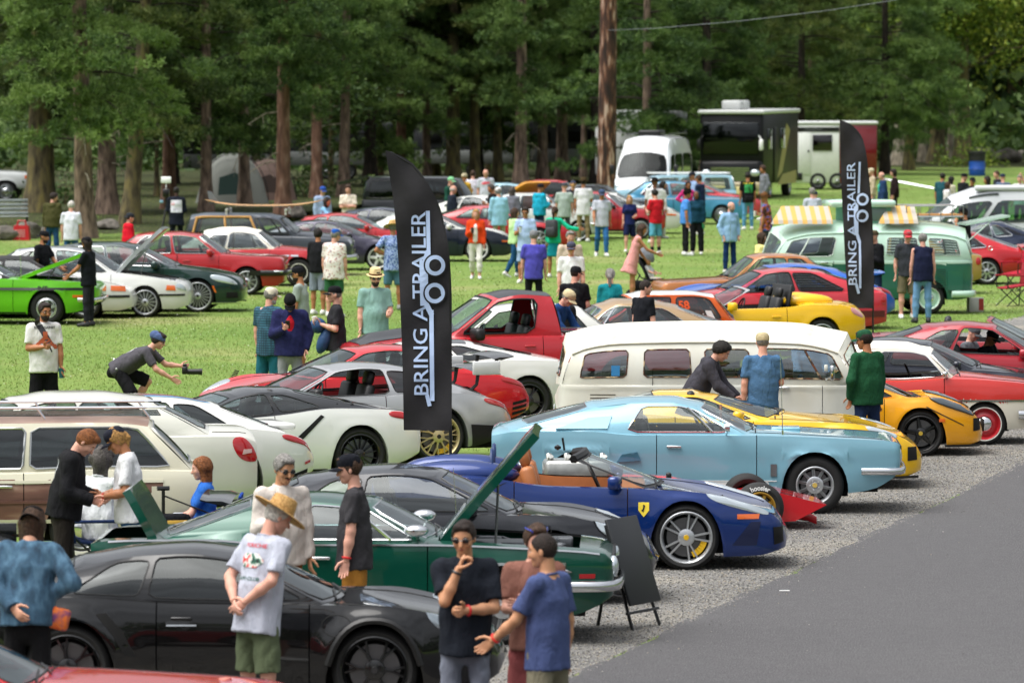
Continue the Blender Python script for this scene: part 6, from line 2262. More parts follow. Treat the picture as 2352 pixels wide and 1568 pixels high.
for(x,y,lab,s,h0,h1,R)in((360,452,'young maple with dark leaves under the pines by the cameraman',51,1.9,7,2.4),(590,452,'young maple above the brown tent',52,2.3,7.5,2.6),(760,430,'leafy young maple behind the tall bare pines',53,2.0,8,3.0),(905,404,'leafy young maple behind the near banner',54,2.2,8,3.2),(1120,398,'leafy young maple in the middle of the wood',55,2.4,8,3.2),(120,452,'dark young maple above the white truck',56,2.4,8,3.0),(1310,396,'leafy young maple left of the rusty pole',57,2.2,8,3.0)):
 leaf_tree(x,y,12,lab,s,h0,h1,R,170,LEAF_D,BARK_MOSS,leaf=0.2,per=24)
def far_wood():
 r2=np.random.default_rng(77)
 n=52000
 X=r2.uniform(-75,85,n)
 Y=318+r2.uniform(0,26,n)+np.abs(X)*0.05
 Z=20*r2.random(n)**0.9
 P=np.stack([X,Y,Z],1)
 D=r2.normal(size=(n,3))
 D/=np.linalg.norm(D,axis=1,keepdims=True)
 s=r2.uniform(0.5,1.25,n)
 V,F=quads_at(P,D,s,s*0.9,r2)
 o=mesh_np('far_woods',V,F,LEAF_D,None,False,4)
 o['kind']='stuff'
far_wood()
def added_undergrowth():  # dark leaf mass added to block light and darken the gaps between trunks
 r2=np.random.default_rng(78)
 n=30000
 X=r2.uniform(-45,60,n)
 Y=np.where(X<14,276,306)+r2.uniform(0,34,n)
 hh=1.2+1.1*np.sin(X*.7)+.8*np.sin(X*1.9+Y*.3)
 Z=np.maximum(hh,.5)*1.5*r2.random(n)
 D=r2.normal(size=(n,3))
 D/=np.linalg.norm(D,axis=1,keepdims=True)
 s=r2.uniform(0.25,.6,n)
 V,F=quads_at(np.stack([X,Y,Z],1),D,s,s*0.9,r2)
 o=mesh_np('added_undergrowth',V,F,LEAF_D,None,False,4)
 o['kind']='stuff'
added_undergrowth()
def ring_wood():  # unseen tree belt behind and beside the camera, added to darken horizon reflections
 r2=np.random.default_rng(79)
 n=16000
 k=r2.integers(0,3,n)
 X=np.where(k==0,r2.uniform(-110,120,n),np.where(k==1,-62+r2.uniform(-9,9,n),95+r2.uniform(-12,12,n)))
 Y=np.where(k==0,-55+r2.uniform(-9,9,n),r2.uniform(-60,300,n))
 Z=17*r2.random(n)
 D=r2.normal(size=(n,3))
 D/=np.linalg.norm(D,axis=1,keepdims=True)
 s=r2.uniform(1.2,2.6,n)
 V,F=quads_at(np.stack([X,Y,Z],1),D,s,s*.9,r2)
 o=mesh_np('unseen_woods',V,F,LEAF_D,None,False,4)
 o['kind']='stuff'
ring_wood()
def bush(px,py,w,h,label,m,seed,n=40):
 p=at(px,py)
 V,F=leaf_crown(seed,0.05,h,w/2,n,0.14,26,0.22)
 root=empty('bush',(p.x,p.y,0),0,label,'bush')
 mesh_np('foliage',V,F,m,root,False,4)
 b=MB()
 for k in range(4):
  b.tube([(0,0,0),(cos(k*1.6)*w*.2,sin(k*1.6)*w*.2,h*.6)],[0.03,0.01],5)
 b.build('stem',BARK_MOSS,root)
bush(2228,384,1.6,1.3,'small bright green bush at the foot of the mossy tree',LEAF,61)
bush(150,470,1.2,1.1,'weedy bush beside the dark trunk at the left',LEAF_D,62)
bush(700,452,2.0,1.4,'low bush in the shade between the pines',LEAF_D,63)
# ------------------------------------------------------------------ the cars
GA,GB,GC='cars angle-parked along the gravel verge','cars parked in the second row facing left','cars parked on the lawn facing right'
GD='vehicles parked far back on the lawn'
def fuel_flap(c,d,z,r=0.09,ry=None):
 c.ring('fuel_flap',d,z,r,mat('panel_gap','#050505',0.8),ry,0.004,sides=(-1,))
def vents(c,d0,z0,n,pitch,ln,hgt,m=TRIM,slope=0.0,name='vent_slot',sides=(-1,1)):
 for k in range(n):
  z=z0-k*pitch
  c.patch(name,[(d0,z),(d0+ln,z+slope),(d0+ln,z+slope+hgt),(d0,z+hgt)],m,0.004,0.01,sides)
def side_text(c,txt,d,z,hgt,m,side=-1,bold=0.02,wide=1.0,name='lettering',flip=None):
 vs,fs=text_mesh(txt,bold)
 sg=-1 if side<0 else 1
 b=MB()
 b.add([c.sp_(d+sg*x*hgt*wide,z+y*hgt,0.012,side)for x,y,_ in vs],fs)
 return b.build(name,m,c.root,0)
# ---- front row ------------------------------------------------------------
c=Car(T(FASTBACK),dict(paint=paint('#b5161c'),wheel=('spoke',10,ALLOY,{})))
c.place(640,1905,1,1.5,'f','red car cut off by the bottom edge in front of the black winged coupe','car',GA)
P=dict(paint=paint('#030304',0.0,0.25),glass=glass('black_tint_glass',(0.05,0.06,0.07),0.0),wheel=('ysp',6,BLACK_AL,dict(sk=.35)),rimk=.76,handle=paint('#08090b',0.2))
c=Car(T(R911,L=4.55,fl=.03,gap=.05),P)
c.place(1142,1640,1,1.5,'f','black track coupe with slatted front wings and black wheels in the foreground','car',GA)
for k in range(3):
 d=0.72+k*0.17
 p=[c.tp_(d+0.02,.12),c.tp_(d+0.12,.12),c.tp_(d+0.19,.3),c.tp_(d+0.09,.3)]
 b=MB()
 b.add([q+Vector((0,0,.004))for q in p]+[q+Vector((0,0,-.01))for q in p],[(0,1,2,3),(7,6,5,4),(0,4,5,1),(1,5,6,2),(2,6,7,3),(3,7,4,0)])
 b.build('wing_louvre',UNDER,c.root,0)
c.lens('headlight',.38,1.0,.19,.2,mat('clear_lamp','#8f9aa2',.08,.4,1),.25)
c.ring('fuel_flap',1.28,.7,.12,mat('panel_gap','#030303',.8),.085,.005,(-1,))
c.patch('side_scoop',[(3.12,.80),(3.2,.79),(3.06,.62),(2.97,.46),(2.88,.45),(2.99,.66)],UNDER,.004,.02)
c.disc('door_pull',2.55,.72,.1,mat('gloss_black','#020203',.2,0,1),.006,ry=.02)
c.strip('door_handle_trim',2.4,2.64,.7,.012,CHROME,.012,8)
c.mirror(1.75,.93,size=1.25,out=.12)
for s in(-1,1):
 b=MB()
 b.tube([c.sp_(d,c.zbot(d)+.006,.012,s)for d in np.linspace(.98-.37,.98+.37,15)],.03,6)
 b.build('arch_flare',TRIM,c.root)
c.wing(4.2,1.28,1.6,.34,c.paint,True,.2,.86)
GRN=paint('#06493a',.35,.25)
c=Car(T(COUPE60,hood=(.3,1.56),hood_ang=52,hood_prop=1,trunk_ang=62),dict(paint=GRN,lid_under=mat('lid_inner_green','#052e25',.45),trim=CHROME,wheel=('slot',8,ALLOY,dict(ring=1)),handle=CHROME,glass=GL))
c.place(1408,1484,1,1.5,'f','dark green 1960s hardtop coupe with bonnet and boot lid propped open','car',GA)
c.bumper(True,.53,.1,CHROME,.42,.05,.06)
c.bumper(False,.55,.1,CHROME,.42,.05,.06)
c.strip('chrome_strip',.12,4.5,lambda d:c.zs(d)-.008,.016,CHROME,.012,30)
c.strip('sill_strip',1.4,3.2,.31,.04,CHROME,.012,12)
c.patch('emblem',[(.36,.66),(.46,.70),(.66,.70),(.56,.66),(.5,.63)],CHROME,.012,.006)
c.patch('emblem',[(.42,.71),(.62,.71),(.62,.745),(.42,.745)],CHROME,.012,.006)
c.strip('wheel_arch_trim',.98-.39,.98+.39,lambda d:c.zbot(d)+.012,.025,CHROME,.012,24)
c.grille(.56,.8,.8,mat('grille_black','#0c0d0e',.5),True,.0)
for s in(-1,1):
 b=MB()
 b.ell((c.X(.0),s*.62,.69),(.05,.1,.1),None,14,10)
 b.build('headlight',LAMP,c.root)
 b=MB()
 b.tube([c.tp_(1.75,.1,0,s),c.tp_(1.72,.06,.09,s)+Vector((0,s*.05,0))],.012,6)
 b.ell(c.tp_(1.72,.05,.11,s)+Vector((-.03,s*.06,0)),(.11,.07,.055),None,14,10)
 b.build('wing_mirror',CHROME,c.root)
c.antenna(1.45,1,.55)
c.patch('side_lamp',[(.16,.6),(.3,.6),(.3,.64),(.16,.64)],RED_LENS,.006,.01)
DG=paint('#23252a',.5,.25)
c=Car(T(R911,L=4.43),dict(paint=DG,wheel=('spoke',10,ALLOY,{}),glass=glass('pale_glass',(.42,.52,.54),.03)))
c.place(1500,1392,1,1.5,'f','dark grey rear-engined coupe parked between the green hardtop and the blue roadster','car',GA)
c.lens('headlight',.36,1.0,.2,.2,LAMP,.25,rim=DG)
c.patch('indicator',[(.1,.44),(.34,.46),(.34,.53),(.12,.5)],LAMP,.012,.01)
c.ring('fuel_flap',1.1,.72,.13,mat('panel_gap','#08080a',.8),.06,.005,(-1,))
c.mirror(1.72,.92,size=1.2,out=.12)
c.wing(4.2,.98,1.35,.3,DG,False)
c.patch('air_intake',[(.06,.22),(.3,.22),(.32,.38),(.08,.38)],UNDER,.006,.01)
BLU=paint('#0a2c6c',.35,.25)
c=Car(SPIDER,dict(paint=BLU,inner=TAN,seat=TAN,pillar=TRIM,wheel=('twin',5,ALLOY,dict(caliper='#e8b818',capc='#e8b818',sp=.17,sk=.02)),rimk=.76,wglass=GL_CLEAR))
c.place(1806,1312,1,1.5,'f','deep blue open roadster with tan cabin and five-spoke wheels','car',GA)
c.patch('shield_badge',[(1.40,.70),(1.51,.70),(1.51,.62),(1.455,.55),(1.40,.62)],mat('badge_yellow','#e3c93a',.4),.01,.006)
c.patch('badge_mark',[(1.44,.67),(1.46,.68),(1.465,.63),(1.48,.62),(1.46,.60),(1.45,.63)],TRIM,.014,.004)
c.patch('side_marker',[(.28,.53),(.5,.53),(.5,.58),(.27,.58)],AMBER,.008,.01)
c.lens('headlight',.5,1.0,.32,.13,LAMP,.3)
c.patch('side_duct',[(.30,.26),(.55,.26),(.36,.5),(.26,.5)],mat('duct_blue','#06143c',.5),.006,.012)
c.patch('bumper_duct',[(.02,.28),(.12,.26),(.13,.44),(.03,.44)],UNDER,.008,.012)
c.patch('side_intake',[(2.86,.9),(3.05,.8),(3.18,.72),(3.12,.8)],UNDER,.006,.012)
c.mirror(1.72,.93,size=1.25,out=.14)
for s in(-1,1):
 b=MB()
 b.ell((c.X(3.35),s*.48,.95),(.62,.2,.15),None,18,10)
 b.build('buttress',BLU,c.root)
 b=MB()
 q=[Vector((c.X(3.02),s*.36+.15*cos(a),.93+.27*sin(a)))for a in np.linspace(0,pi,11)]
 b.tube(q,.022,6)
 b.build('roll_hoop',mat('hoop_blue','#17305c',.3),c.root)
b=MB()
b.box((c.X(3.75),0,.965),(.75,.7,.02))
b.build('engine_cover',mat('cover_glass','#16181c',.08,0,.6),c.root)
b=MB()
b.tube([c.fw(q,.985)for q in np.linspace(-.97,.97,9)],.045,6)
b.build('header_rail',TRIM,c.root)
b=MB()
b.lathe([(0,-.03),(.035,-.01),(.035,.01),(0,.03)],(c.X(2.35),0,1.2),'Z',10)
b.tube([(c.X(2.28),0,1.17),(c.X(2.3),0,1.3)],.012,5)
b.build('camera_mount',TRIM,c.root)
LB=paint('#7fb0c2',.25,.26)
c=Car(T(FASTBACK,bulge=-.05,plan=[(0,.82),(.03,.855),(.3,.878),(.95,.90),(2.3,.885),(3.6,.905),(4.3,.885),(4.64,.84),(4.7,.82)],sh=[(0,.80),(.06,.835),(.5,.865),(1.7,.905),(3.0,.905),(3.6,.95),(4.4,.945),(4.7,.90)],bot=[(0,.5),(.08,.42),(.35,.28),(1,.22),(3.6,.24),(4.3,.33),(4.7,.48)]),dict(paint=LB,trim=CHROME,wheel=('slot',10,ALLOY,dict(capc='#d8b95e')),rimk=.62,handle=CHROME,glass=GL_CLEAR,seat=mat('black_vinyl','#1b1b1d',.4),inner=mat('black_cabin','#1d1d20',.6)))
c.place(2068,1182,1,1.5,'f','pale metallic blue 1960s fastback with white sill stripe and five-bar wheels','car',GA)
c.bumper(True,.5,.085,CHROME,.45,.045,.05)
c.bumper(False,.55,.085,CHROME,.45,.045,.05)
for z in(.315,.385):
 c.strip('sill_stripe',1.42,3.25,z,.012,WHITE_P,.005,14,th=.004)
c.strip('sill_stripe',1.95,3.25,.35,.045,WHITE_P,.004,14,th=.004)
side_text(c,'GT 500',1.68,.35,.052,WHITE_P,-1,.04,1.5)
c.patch('emblem',[(1.42,.44),(1.49,.44),(1.49,.58),(1.42,.58)],STEEL,.012,.006)
for s in(-1,1):
 b=MB()
 pts=[(.60,.12),(.83,.1),(.79,.52),(.66,.56)]
 fr=[Vector(c.side(u,v,.016))for u,v in pts]
 bk=[Vector(c.side(u,v,-.02))for u,v in pts]
 for q in fr+bk:
  q.y*=-s*-1 if s>0 else-1
 b.add(fr+bk,[(0,1,2,3),(7,6,5,4),(0,4,5,1),(1,5,6,2),(2,6,7,3),(3,7,4,0)])
 b.build('quarter_scoop',LB,c.root,30)
 b=MB()
 b.ell((c.X(.02),s*.64,.66),(.05,.11,.11),None,14,10)
 b.build('headlight',LAMP,c.root)
c.patch('quarter_duct',[(2.98,.62),(3.26,.6),(3.2,.69),(3.02,.72)],mat('duct_blue_pale','#4d8aa6',.3,.3,1),.035,0)
c.patch('lower_duct',[(2.98,.4),(3.2,.4),(3.16,.48),(3.02,.5)],mat('duct_blue_pale','#4d8aa6',.3,.3,1),.03,0)
c.grille(.56,.78,.72,mat('grille_black','#0c0d0e',.5),True,.01)
b=MB()
p=c.tp_(2.0,.02,.0,-1)
b.tube([p+Vector((0,0,.01)),p+Vector((.02,-.1,.08))],.014,6)
b.lathe([(0,-.05),(.05,-.03),(.058,.02),(.05,.02),(0,.015)],p+Vector((.02,-.13,.1)),'X',16)
b.build('wing_mirror',CHROME,c.root)
c.antenna(1.35,-1,.95)
b=MB()
b.rbox((c.X(1.3),.0,.935),(.34,.4,.05),.02)
b.build('bonnet_scoop',LB,c.root)
b=MB()
q=[Vector((c.X(2.05),.37+.2*cos(a),.98+.2*sin(a)))for a in np.linspace(0,2*pi,21)[:-1]]
b.tube(q,.016,6,closed=True)
b.build('steering_rim',mat('wood_rim','#6a3f22',.4),c.root)
root=empty('racing_car')
RR=paint('#c01620',0,.25)
b=MB()
st=[(2.05,.0,.03,.10),(1.95,.04,.10,.16),(1.5,.1,.2,.30),(1.0,.2,.26,.42),(.4,.3,.3,.56),(-.3,.34,.3,.6),(-.9,.3,.28,.55),(-1.5,.2,.25,.45)]
vs,fs=[],[]
for x,w,zl,zh in st:
 for y,z in((-.6,0),(-1,.25),(-1,.75),(-.55,1),(.55,1),(1,.75),(1,.25),(.6,0)):
  vs.append((x,y*w,zl*.55+(zh-zl*.55)*z))
for i in range(len(st)-1):
 for j in range(8):
  fs.append((i*8+j,(i+1)*8+j,(i+1)*8+(j+1)%8,i*8+(j+1)%8))
fs+=[tuple(range(8)),tuple(range(len(st)*8-1,len(st)*8-9,-1))]
b.add(vs,fs)
b.build('body',RR,root,60)
b=MB()
for s in(-1,1):
 b.prism([(2.1,.28),(1.75,.1),(1.45,.08),(1.0,.14),(1.0,.34),(1.5,.43)],s*.03,s*.58,lambda a,z,h:Vector((a,h,z)))
b.build('nose_wing',RR,root,20)
b=MB()
b.rbox((-.65,0,.62),(.75,.5,.28),.06)
for k in range(4):
 for s in(-1,1):
  b.tube([(-.95+k*.2,s*.12,.74),(-.95+k*.2,s*.16,.80)],.035,8)
b.build('engine',mat('engine_alloy','#a9aaa6',.35,.8,var=.2),root)
ms=wheel_set(.27,.165,.25,'spoke',8,mat('gold_wheel','#b8913a',.35,.6),dict(capc='#1a1a1a'))
msr=wheel_set(.3,.17,.36,'spoke',8,mat('gold_wheel','#b8913a',.35,.6),dict(capc='#1a1a1a'))
for x,m_,r in((1.33,ms,.27),(-1.3,msr,.3)):
 for s in(-1,1):
  w=put_wheel(root,m_,x,s*.72,r,s,.4)
  b=MB()
  b.tube([(x,s*.6,r),(x,s*.2,.4)],.016,6)
  b.tube([(x+.15,s*.25,.3),(x,s*.6,r-.08)],.014,6)
  b.build('suspension_arm',STEEL,root)
  if x>0:
   vs,fs=text_mesh('hoosier',.05)
   for q in(0,):
    b=MB()
    pts=[]
    for u,v,_ in vs:
     a=pi/2-s*-1*u*.16*-1
     rad=.222+v*.055
     pts.append((x+rad*cos(pi/2+(-u*.23 if s<0 else u*.23)),s*(.72+.145),r+rad*sin(pi/2+(-u*.23 if s<0 else u*.23))))
    b.add(pts,fs)
    b.build('tyre_lettering',WHITE_P,root,0)
b=MB()
for s in(-1,):
 b.tube([(.35,s*.3,.45),(.35,s*.4,.58)],.012,5)
 b.rbox((.35,s*.42,.6),(.06,.12,.07),.02)
b.build('wing_mirror',TRIM,root)
p=at(1897,1222)
root.location=(p.x-2.1,p.y+.8,0)
root.rotation_euler=(0,0,radians(3))
tag(root,'low red open-wheel racing car nosing out between the two blue cars','racing car',GA)
YL=paint('#e6b511',.05,.28)
c=Car(VIPER,dict(paint=YL,wheel=('spoke',5,ALLOY,{}),rimk=.74,glass=GL))
c.place(2118,1126,1,1.5,'f','bright yellow long-bonnet coupe mostly hidden behind the pale blue fastback','car',GA)
c.patch('bumper_duct',[(.05,.36),(.17,.35),(.17,.52),(.06,.52)],UNDER,.008,.012)
c.strip('front_splitter',.03,.6,.15,.03,TRIM,.02,10)
c.lens('headlight',.5,1.02,.2,.14,LAMP,.2)
b=MB()
for q in(-.35,.35):
 b.tube([c.fw(q-.28,.03),c.fw(q,.06),c.fw(q+.3,.04)],.012,5)
b.build('wiper',TRIM,c.root)
c.mirror(2.2,.93,size=1.2)
CREAM=ramp_mat('weathered_cream_paint',[(.27,'#a39675'),(.36,'#d0cec0'),(.6,'#dadbd2'),(.8,'#cdd0c9')],.5,1.6,8,.05,(1,1,.5),coat=.15)
CREAMR=ramp_mat('weathered_cream_roof',[(.25,'#a99c78'),(.38,'#d2cfbf'),(.7,'#e0dfd4')],.5,1.8,8,.05,(1,1,.6),coat=.15)
RUSTY=ramp_mat('rusty_frame',[(.35,'#6b3a1c'),(.5,'#2a1c14'),(.65,'#b9a07c')],.8,9,5)
c=Car(BUS,dict(paint=CREAM,roof=CREAMR,pillar=CREAM,trim=RUSTY,wheel=('steel',0,mat('cream_steel','#c9c4b0',.5),{}),handle=CHROME,glass=glass('dusty_glass',(.6,.66,.66),.14),wglass=GL_CLEAR),'parked_van')
c.place(1981,1074,1,1.5,'f','weathered cream split-window camper bus with rust along its windows','van',GA)
c.root.scale=(.905,.9,.95)
c.place(1981,1074,1,1.5,'f')
p=at(1981,1074)
c.root.location.x=p.x-c.L/2*.905
c.root.location.y=p.y+c.W/2*.9
b=MB()
for s in(-1,1):
 b.tube([Vector(c.side(u,.995,.012))*1.0 if s>0 else Vector((c.side(u,.995,.012)[0],-c.side(u,.995,.012)[1],c.side(u,.995,.012)[2]))for u in np.linspace(0,1,22)],.018,6)
b.build('drip_rail',CREAMR,c.root)
vents(c,3.48,.98,9,.045,.36,.012,mat('vent_shadow','#3a352c',.8))
c.patch('fuel_flap',[(3.06,.8),(3.28,.8),(3.28,.98),(3.06,.98)],CREAM,.008,.0,(-1,))
for d in(1.3,2.1,2.95):
 c.strip('panel_seam',d,d+.008,.8,.9,mat('panel_gap','#2b261d',.8),.003,1)
b=MB()
b.tube([c.sp_(.5,1.2,.05),c.sp_(.42,1.25,.2)],.012,6)
b.rbox(c.sp_(.42,1.3,.25),(.06,.16,.2),.02)
b.build('wing_mirror',CHROME,c.root)
c.patch('window_sticker',[(3.42,1.24),(3.54,1.24),(3.54,1.38),(3.42,1.38)],mat('sticker_blue','#2f7fb8',.5),.0,.0)
for d in(.5,1.25):
 b=MB()
 b.rbox(c.sp_(d,1.35,.0),(.05,.05,.09),.01)
 b.build('door_hinge',CREAM,c.root)
b=MB()
b.rbox((c.X(1.2),.1,1.15),(.5,.8,.5),.03)
b.build('wicker_hamper',ramp_mat('wicker',[(.4,'#6d3f24'),(.6,'#b07f55')],.8,40,2,.5),c.root)
OR=paint('#e8a016',.1,.25)
c=Car(ELISE,dict(paint=OR,wheel=('spoke',5,BLACK_AL,dict(w0=.035,w1=.02,capc='#c8a83a',caliper='#222222')),rimk=.74))
c.place(2258,1049,1,1.5,'f','small amber-yellow sports car with black five-spoke wheels behind the man in green','car',GA)
c.lens('headlight',.42,1.02,.3,.16,mat('dark_lamp','#5a6268',.08,.3,1),.3,rim=TRIM)
c.strip('front_splitter',.02,.5,.14,.03,TRIM,.03,10)
c.patch('bumper_duct',[(.02,.34),(.12,.33),(.12,.5),(.03,.5)],UNDER,.008,.012)
c.grille(.3,.46,.5,UNDER)
c.strip('panel_seam',.25,.75,lambda d:.66-(.75-d)*.5,.014,TRIM,.004,10)
c.patch('side_marker',[(.5,.46),(.58,.46),(.58,.5),(.5,.5)],AMBER,.008,.01)
MRED,MWH=paint('#c1342f',0,.3),paint('#d8d4c4',0,.3)
def metro_two(d,z,row):
 if row>0:
  return 0
 return 1 if z<(.60 if d<1.5 else .60-min((d-1.5)*.3,.16))else 0
c=Car(T(METRO,two=metro_two,keys=[1.5,1.6,1.7]),dict(paint=MRED,mats=[MRED,MWH],roof=mat('white_canvas','#d3cfc3',.8,bump=.2),pillar=mat('white_canvas','#d3cfc3',.8,bump=.2),trim=CHROME,wheel=('cap',0,mat('red_steel','#b3202a',.35,.1,.6),dict(wall=1,wallr=(.1,.28),capr=.11)),rimk=.72,handle=CHROME,seat=mat('grey_vinyl','#4a494c',.5),glass=GL_CLEAR))
c.place(2406,1023,1,1.5,'f','little red and white 1950s convertible with white soft top and red wheels','car',GA)
c.strip('chrome_strip',.1,1.5,.61,.022,CHROME,.012,12)
b=MB()
for s in(-1,1):
 b.tube([c.sp_(1.5,.61,.008,s),c.sp_(1.95,.45,.008,s),c.sp_(3.6,.44,.008,s)],.012,5)
b.build('chrome_strip',CHROME,c.root)
c.bumper(True,.42,.12,CHROME,.4,.06,.08)
c.mirror(1.36,.93,CHROME,.7,(-1,),.05)
c=Car(T(GT80,L=4.6),dict(paint=paint('#1b1f2b',.4,.28),wheel=('spoke',10,ALLOY,{})))
c.place(2470,984,1,1.5,'f','dark navy coupe with a sloping windscreen behind the little red convertible','car',GA)
c.mirror(1.65,.9)
b=MB()
b.tube([c.fw(-.7,.02),c.fw(-.2,.05)],.014,5)
b.build('wiper',TRIM,c.root)
c=Car(T(GT80,L=4.55,gh=dict(down=(0,),A1=(2.12,1.31),roof=[(2.5,1.345)],C1=(3.0,1.31),C0=4.2)),dict(paint=paint('#a01f2b',.2,.28),wheel=('spoke',10,ALLOY,{})))
c.place(2608,952,1,1.5,'f','claret coupe with open side window and two men sitting inside at right edge','car',GA)
c.mirror(1.62,.93,size=1.2)
c=Car(T(ROADSTER),dict(paint=paint('#8f1720',.1),wheel=('spoke',7,ALLOY,{}),inner=DARK))
c.place(2560,912,1,5,'f','open red roadster behind the claret coupe at the right edge','car',GA)
# ---- second row, facing left ------------------------------------------------
WOODW=ramp_mat('peeling_wood_panel',[(.3,'#4a2d26'),(.5,'#6d4a40'),(.62,'#8a6a5c'),(.75,'#b9a794')],.55,2.2,9,.15,(.5,1,2.5))
WCR=paint('#c9c5b1',0,.4)
def wag_two(d,z,row):
 if row>0:
  return 0
 return 1 if .42<z<.83 and d>.55 and d<4.75+.3*sin(z*9)else 0
BROOF=ramp_mat('faded_brown_roof',[(.35,'#6f5447'),(.6,'#8f7464')],.5,2,5,coat=.3)
c=Car(T(WAGON,two=wag_two,keys=[4.72,4.8,4.88,4.96,5.04]),dict(paint=WCR,mats=[WCR,WOODW],roof=BROOF,pillar=WCR,trim=mat('bright_trim','#b9bbbb',.25,.9),wheel=('cap',0,STEEL,dict(wall=1)),rimk=.6,handle=CHROME,glass=GL_DARK))
c.place(486,1286,-1,6,'r','cream and peeling wood-sided estate car with chrome roof rack','car',GB)
c.strip('wood_moulding',.6,5.0,.83,.03,WCR,.014,24)
c.strip('wood_moulding',.6,5.0,.42,.04,WCR,.014,24)
c.strip('wood_moulding',.6,4.9,.62,.03,mat('brown_moulding','#5b3a31',.45),.012,24)
b=MB()
for y in(-.55,.55):
 b.tube([(c.X(d),y,1.575)for d in(2.4,5.05)],.016,6)
 for d in(2.6,3.7,4.8):
  b.tube([(c.X(d+.08),y,1.46),(c.X(d),y,1.575)],.014,6)
for k in range(6):
 b.box((c.X(3.7),-.4+k*.16,1.485),(2.6,.03,.015))
b.build('roof_rack',CHROME,c.root)
c.lens('tail_lamp',5.42,.5,.05,.22,RED_LENS)
c.bumper(False,.45,.12,CHROME,.4,.05,.06)
WP=paint('#d6d7d2',0,.3)
c=Car(T(SEDAN,L=4.91,gh=dict(C0=4.35)),dict(paint=paint('#cfcfc4',.1,.3),wheel=('spoke',10,ALLOY,{})))
c.place(598,1198,-1,15,'r','cream-white saloon with wraparound red tail lamp behind the wood-sided estate','car',GB)
c.lens('tail_lamp',4.76,.8,.13,.2,RED_LENS,-.3)
c.patch('reversing_lamp',[(4.72,.76),(4.84,.78),(4.84,.82),(4.74,.82)],mat('pale_lens','#c9a7a3',.15,0,1),.014,.0)
c=Car(R911,dict(paint=WP,wheel=('ysp',9,BLACK_AL,dict(sk=.25)),rimk=.78))
c.place(736,1159,-1,18,'r','white rear-engined coupe with red and blue racing stripes and black wheels','car',GB)
c.lens('tail_lamp',c.L-.24,.92,.2,.07,RED_LENS,-.3)
c.patch('reflector',[(4.36,.47),(4.44,.49),(4.44,.52),(4.36,.5)],RED_LENS,.01,.01)
c.patch('bumper_vent',[(4.18,.3),(4.4,.34),(4.4,.42),(4.2,.36)],UNDER,.006,.01)
STR=[mat('stripe_'+n,h,.35,0,.6)for n,h in(('red','#b3262e'),('navy','#1d2c63'),('light_blue','#4f9fd0'))]
def roof_stripes(c,y0):
 for k,m in enumerate(STR):
  b=MB()
  vs,fs=[],[]
  gh=c.sp['gh']
  n=14
  for i in range(n+1):
   u=i/n
   x,y,z=c.rail(gh['A1'][0]+(gh['C1'][0]-gh['A1'][0])*u)
   for e in(0,1):
    yy=y0+(k+e)*.075
    q=yy/y
    vs.append((x,yy,z+gh['crown']*(1-abs(q)**2.4)+.004))
  for i in range(n):
   fs.append((i*2,i*2+1,i*2+3,i*2+2))
  b.add(vs,fs)
  b.build('roof_stripe',m,c.root,0)
roof_stripes(c,.12)
for k,m in enumerate(STR):
 b=MB()
 vs=[]
 for d in np.linspace(3.95,4.32,6):
  for e in(0,1):
   p=c.tp_(d,.45+(k+e)*.11,.06,1)
   vs.append(p)
 b.add(vs,[(i*2,i*2+1,i*2+3,i*2+2)for i in range(5)])
 b.build('spoiler_stripe',m,c.root,0)
b=MB()
b.rbox((c.X(4.15),0,.90),(.36,1.0,.07),.03)
b.build('duck_tail',WP,c.root)
c=Car(EXOTIC,dict(paint=paint('#dcddda',.05,.25),roof=paint('#16181b',.1,.2),pillar=paint('#16181b',.1,.2),wheel=('spoke',15,BLACK_AL,dict(w0=.006,w1=.01)),rimk=.74,glass=GL))
c.place(974,1103,-1,18,'r','white wedge supercar with black roof and thin-spoked dark wheels','car',GB)
c.patch('side_blade',[(2.62,.52),(2.72,.52),(3.02,.82),(2.98,.84)],UNDER,.006,.02)
c.lens('tail_lamp',c.L-.24,.92,.2,.07,RED_LENS,-.3)
for k in range(3):
 b=MB()
 p=c.tp_(3.0+k*.2,.3,.012,1)
 b.box(p,(.09,.3,.05),Matrix.Rotation(radians(20),3,'Y'))
 b.build('engine_louvre',UNDER,c.root)
SIL=paint('#a9abad',.65,.28)
c=Car(T(R911,fl=.03,gap=.05,gh=dict(down=(0,))),dict(paint=SIL,wheel=('ysp',10,GOLD_AL,dict(sk=.28,caliper='#d9a91c')),rimk=.78,seat=LEATHER,inner=mat('red_cabin','#7d1218',.6)))
c.place(1190,1060,-1,19,'r','silver track coupe with tall rear wing and champagne-gold wheels beside the banner','car',GB)
c.wing(4.12,1.2,1.5,.34,paint('#1b1d20',.2),True,None,.82)
for s in(-1,1):
 b=MB()
 b.rbox((c.X(4.12),s*.76,1.22),(.38,.05,.18),.02)
 b.build('wing_end_plate',paint('#c9cbcb',.1),c.root)
c.lens('tail_lamp',c.L-.24,.92,.2,.07,RED_LENS,-.3)
c.patch('rear_valance',[(3.9,.2),(4.4,.32),(4.46,.46),(3.86,.5)],TRIM,.006,.02)
c.mirror(1.72,.93,TRIM,1.3,out=.14)
RDP=paint('#c01a24',.05,.25)
c=Car(T(R911),dict(paint=RDP,wheel=('spoke',10,BLACK_AL,{})))
c.place(1230,1006,-1,18,'r','red rear-engined coupe with rear wing behind the silver winged coupe','car',GB)
c.wing(4.1,1.12,1.45,.3,paint('#2a2c2f',.2),True,None,.8)
c.lens('tail_lamp',4.22,.95,.2,.07,RED_LENS)
for k in range(3):
 c.patch('bumper_vent',[(4.2,.32+k*.07),(4.44,.36+k*.07),(4.44,.4+k*.07),(4.2,.36+k*.07)],UNDER,.008,.01)
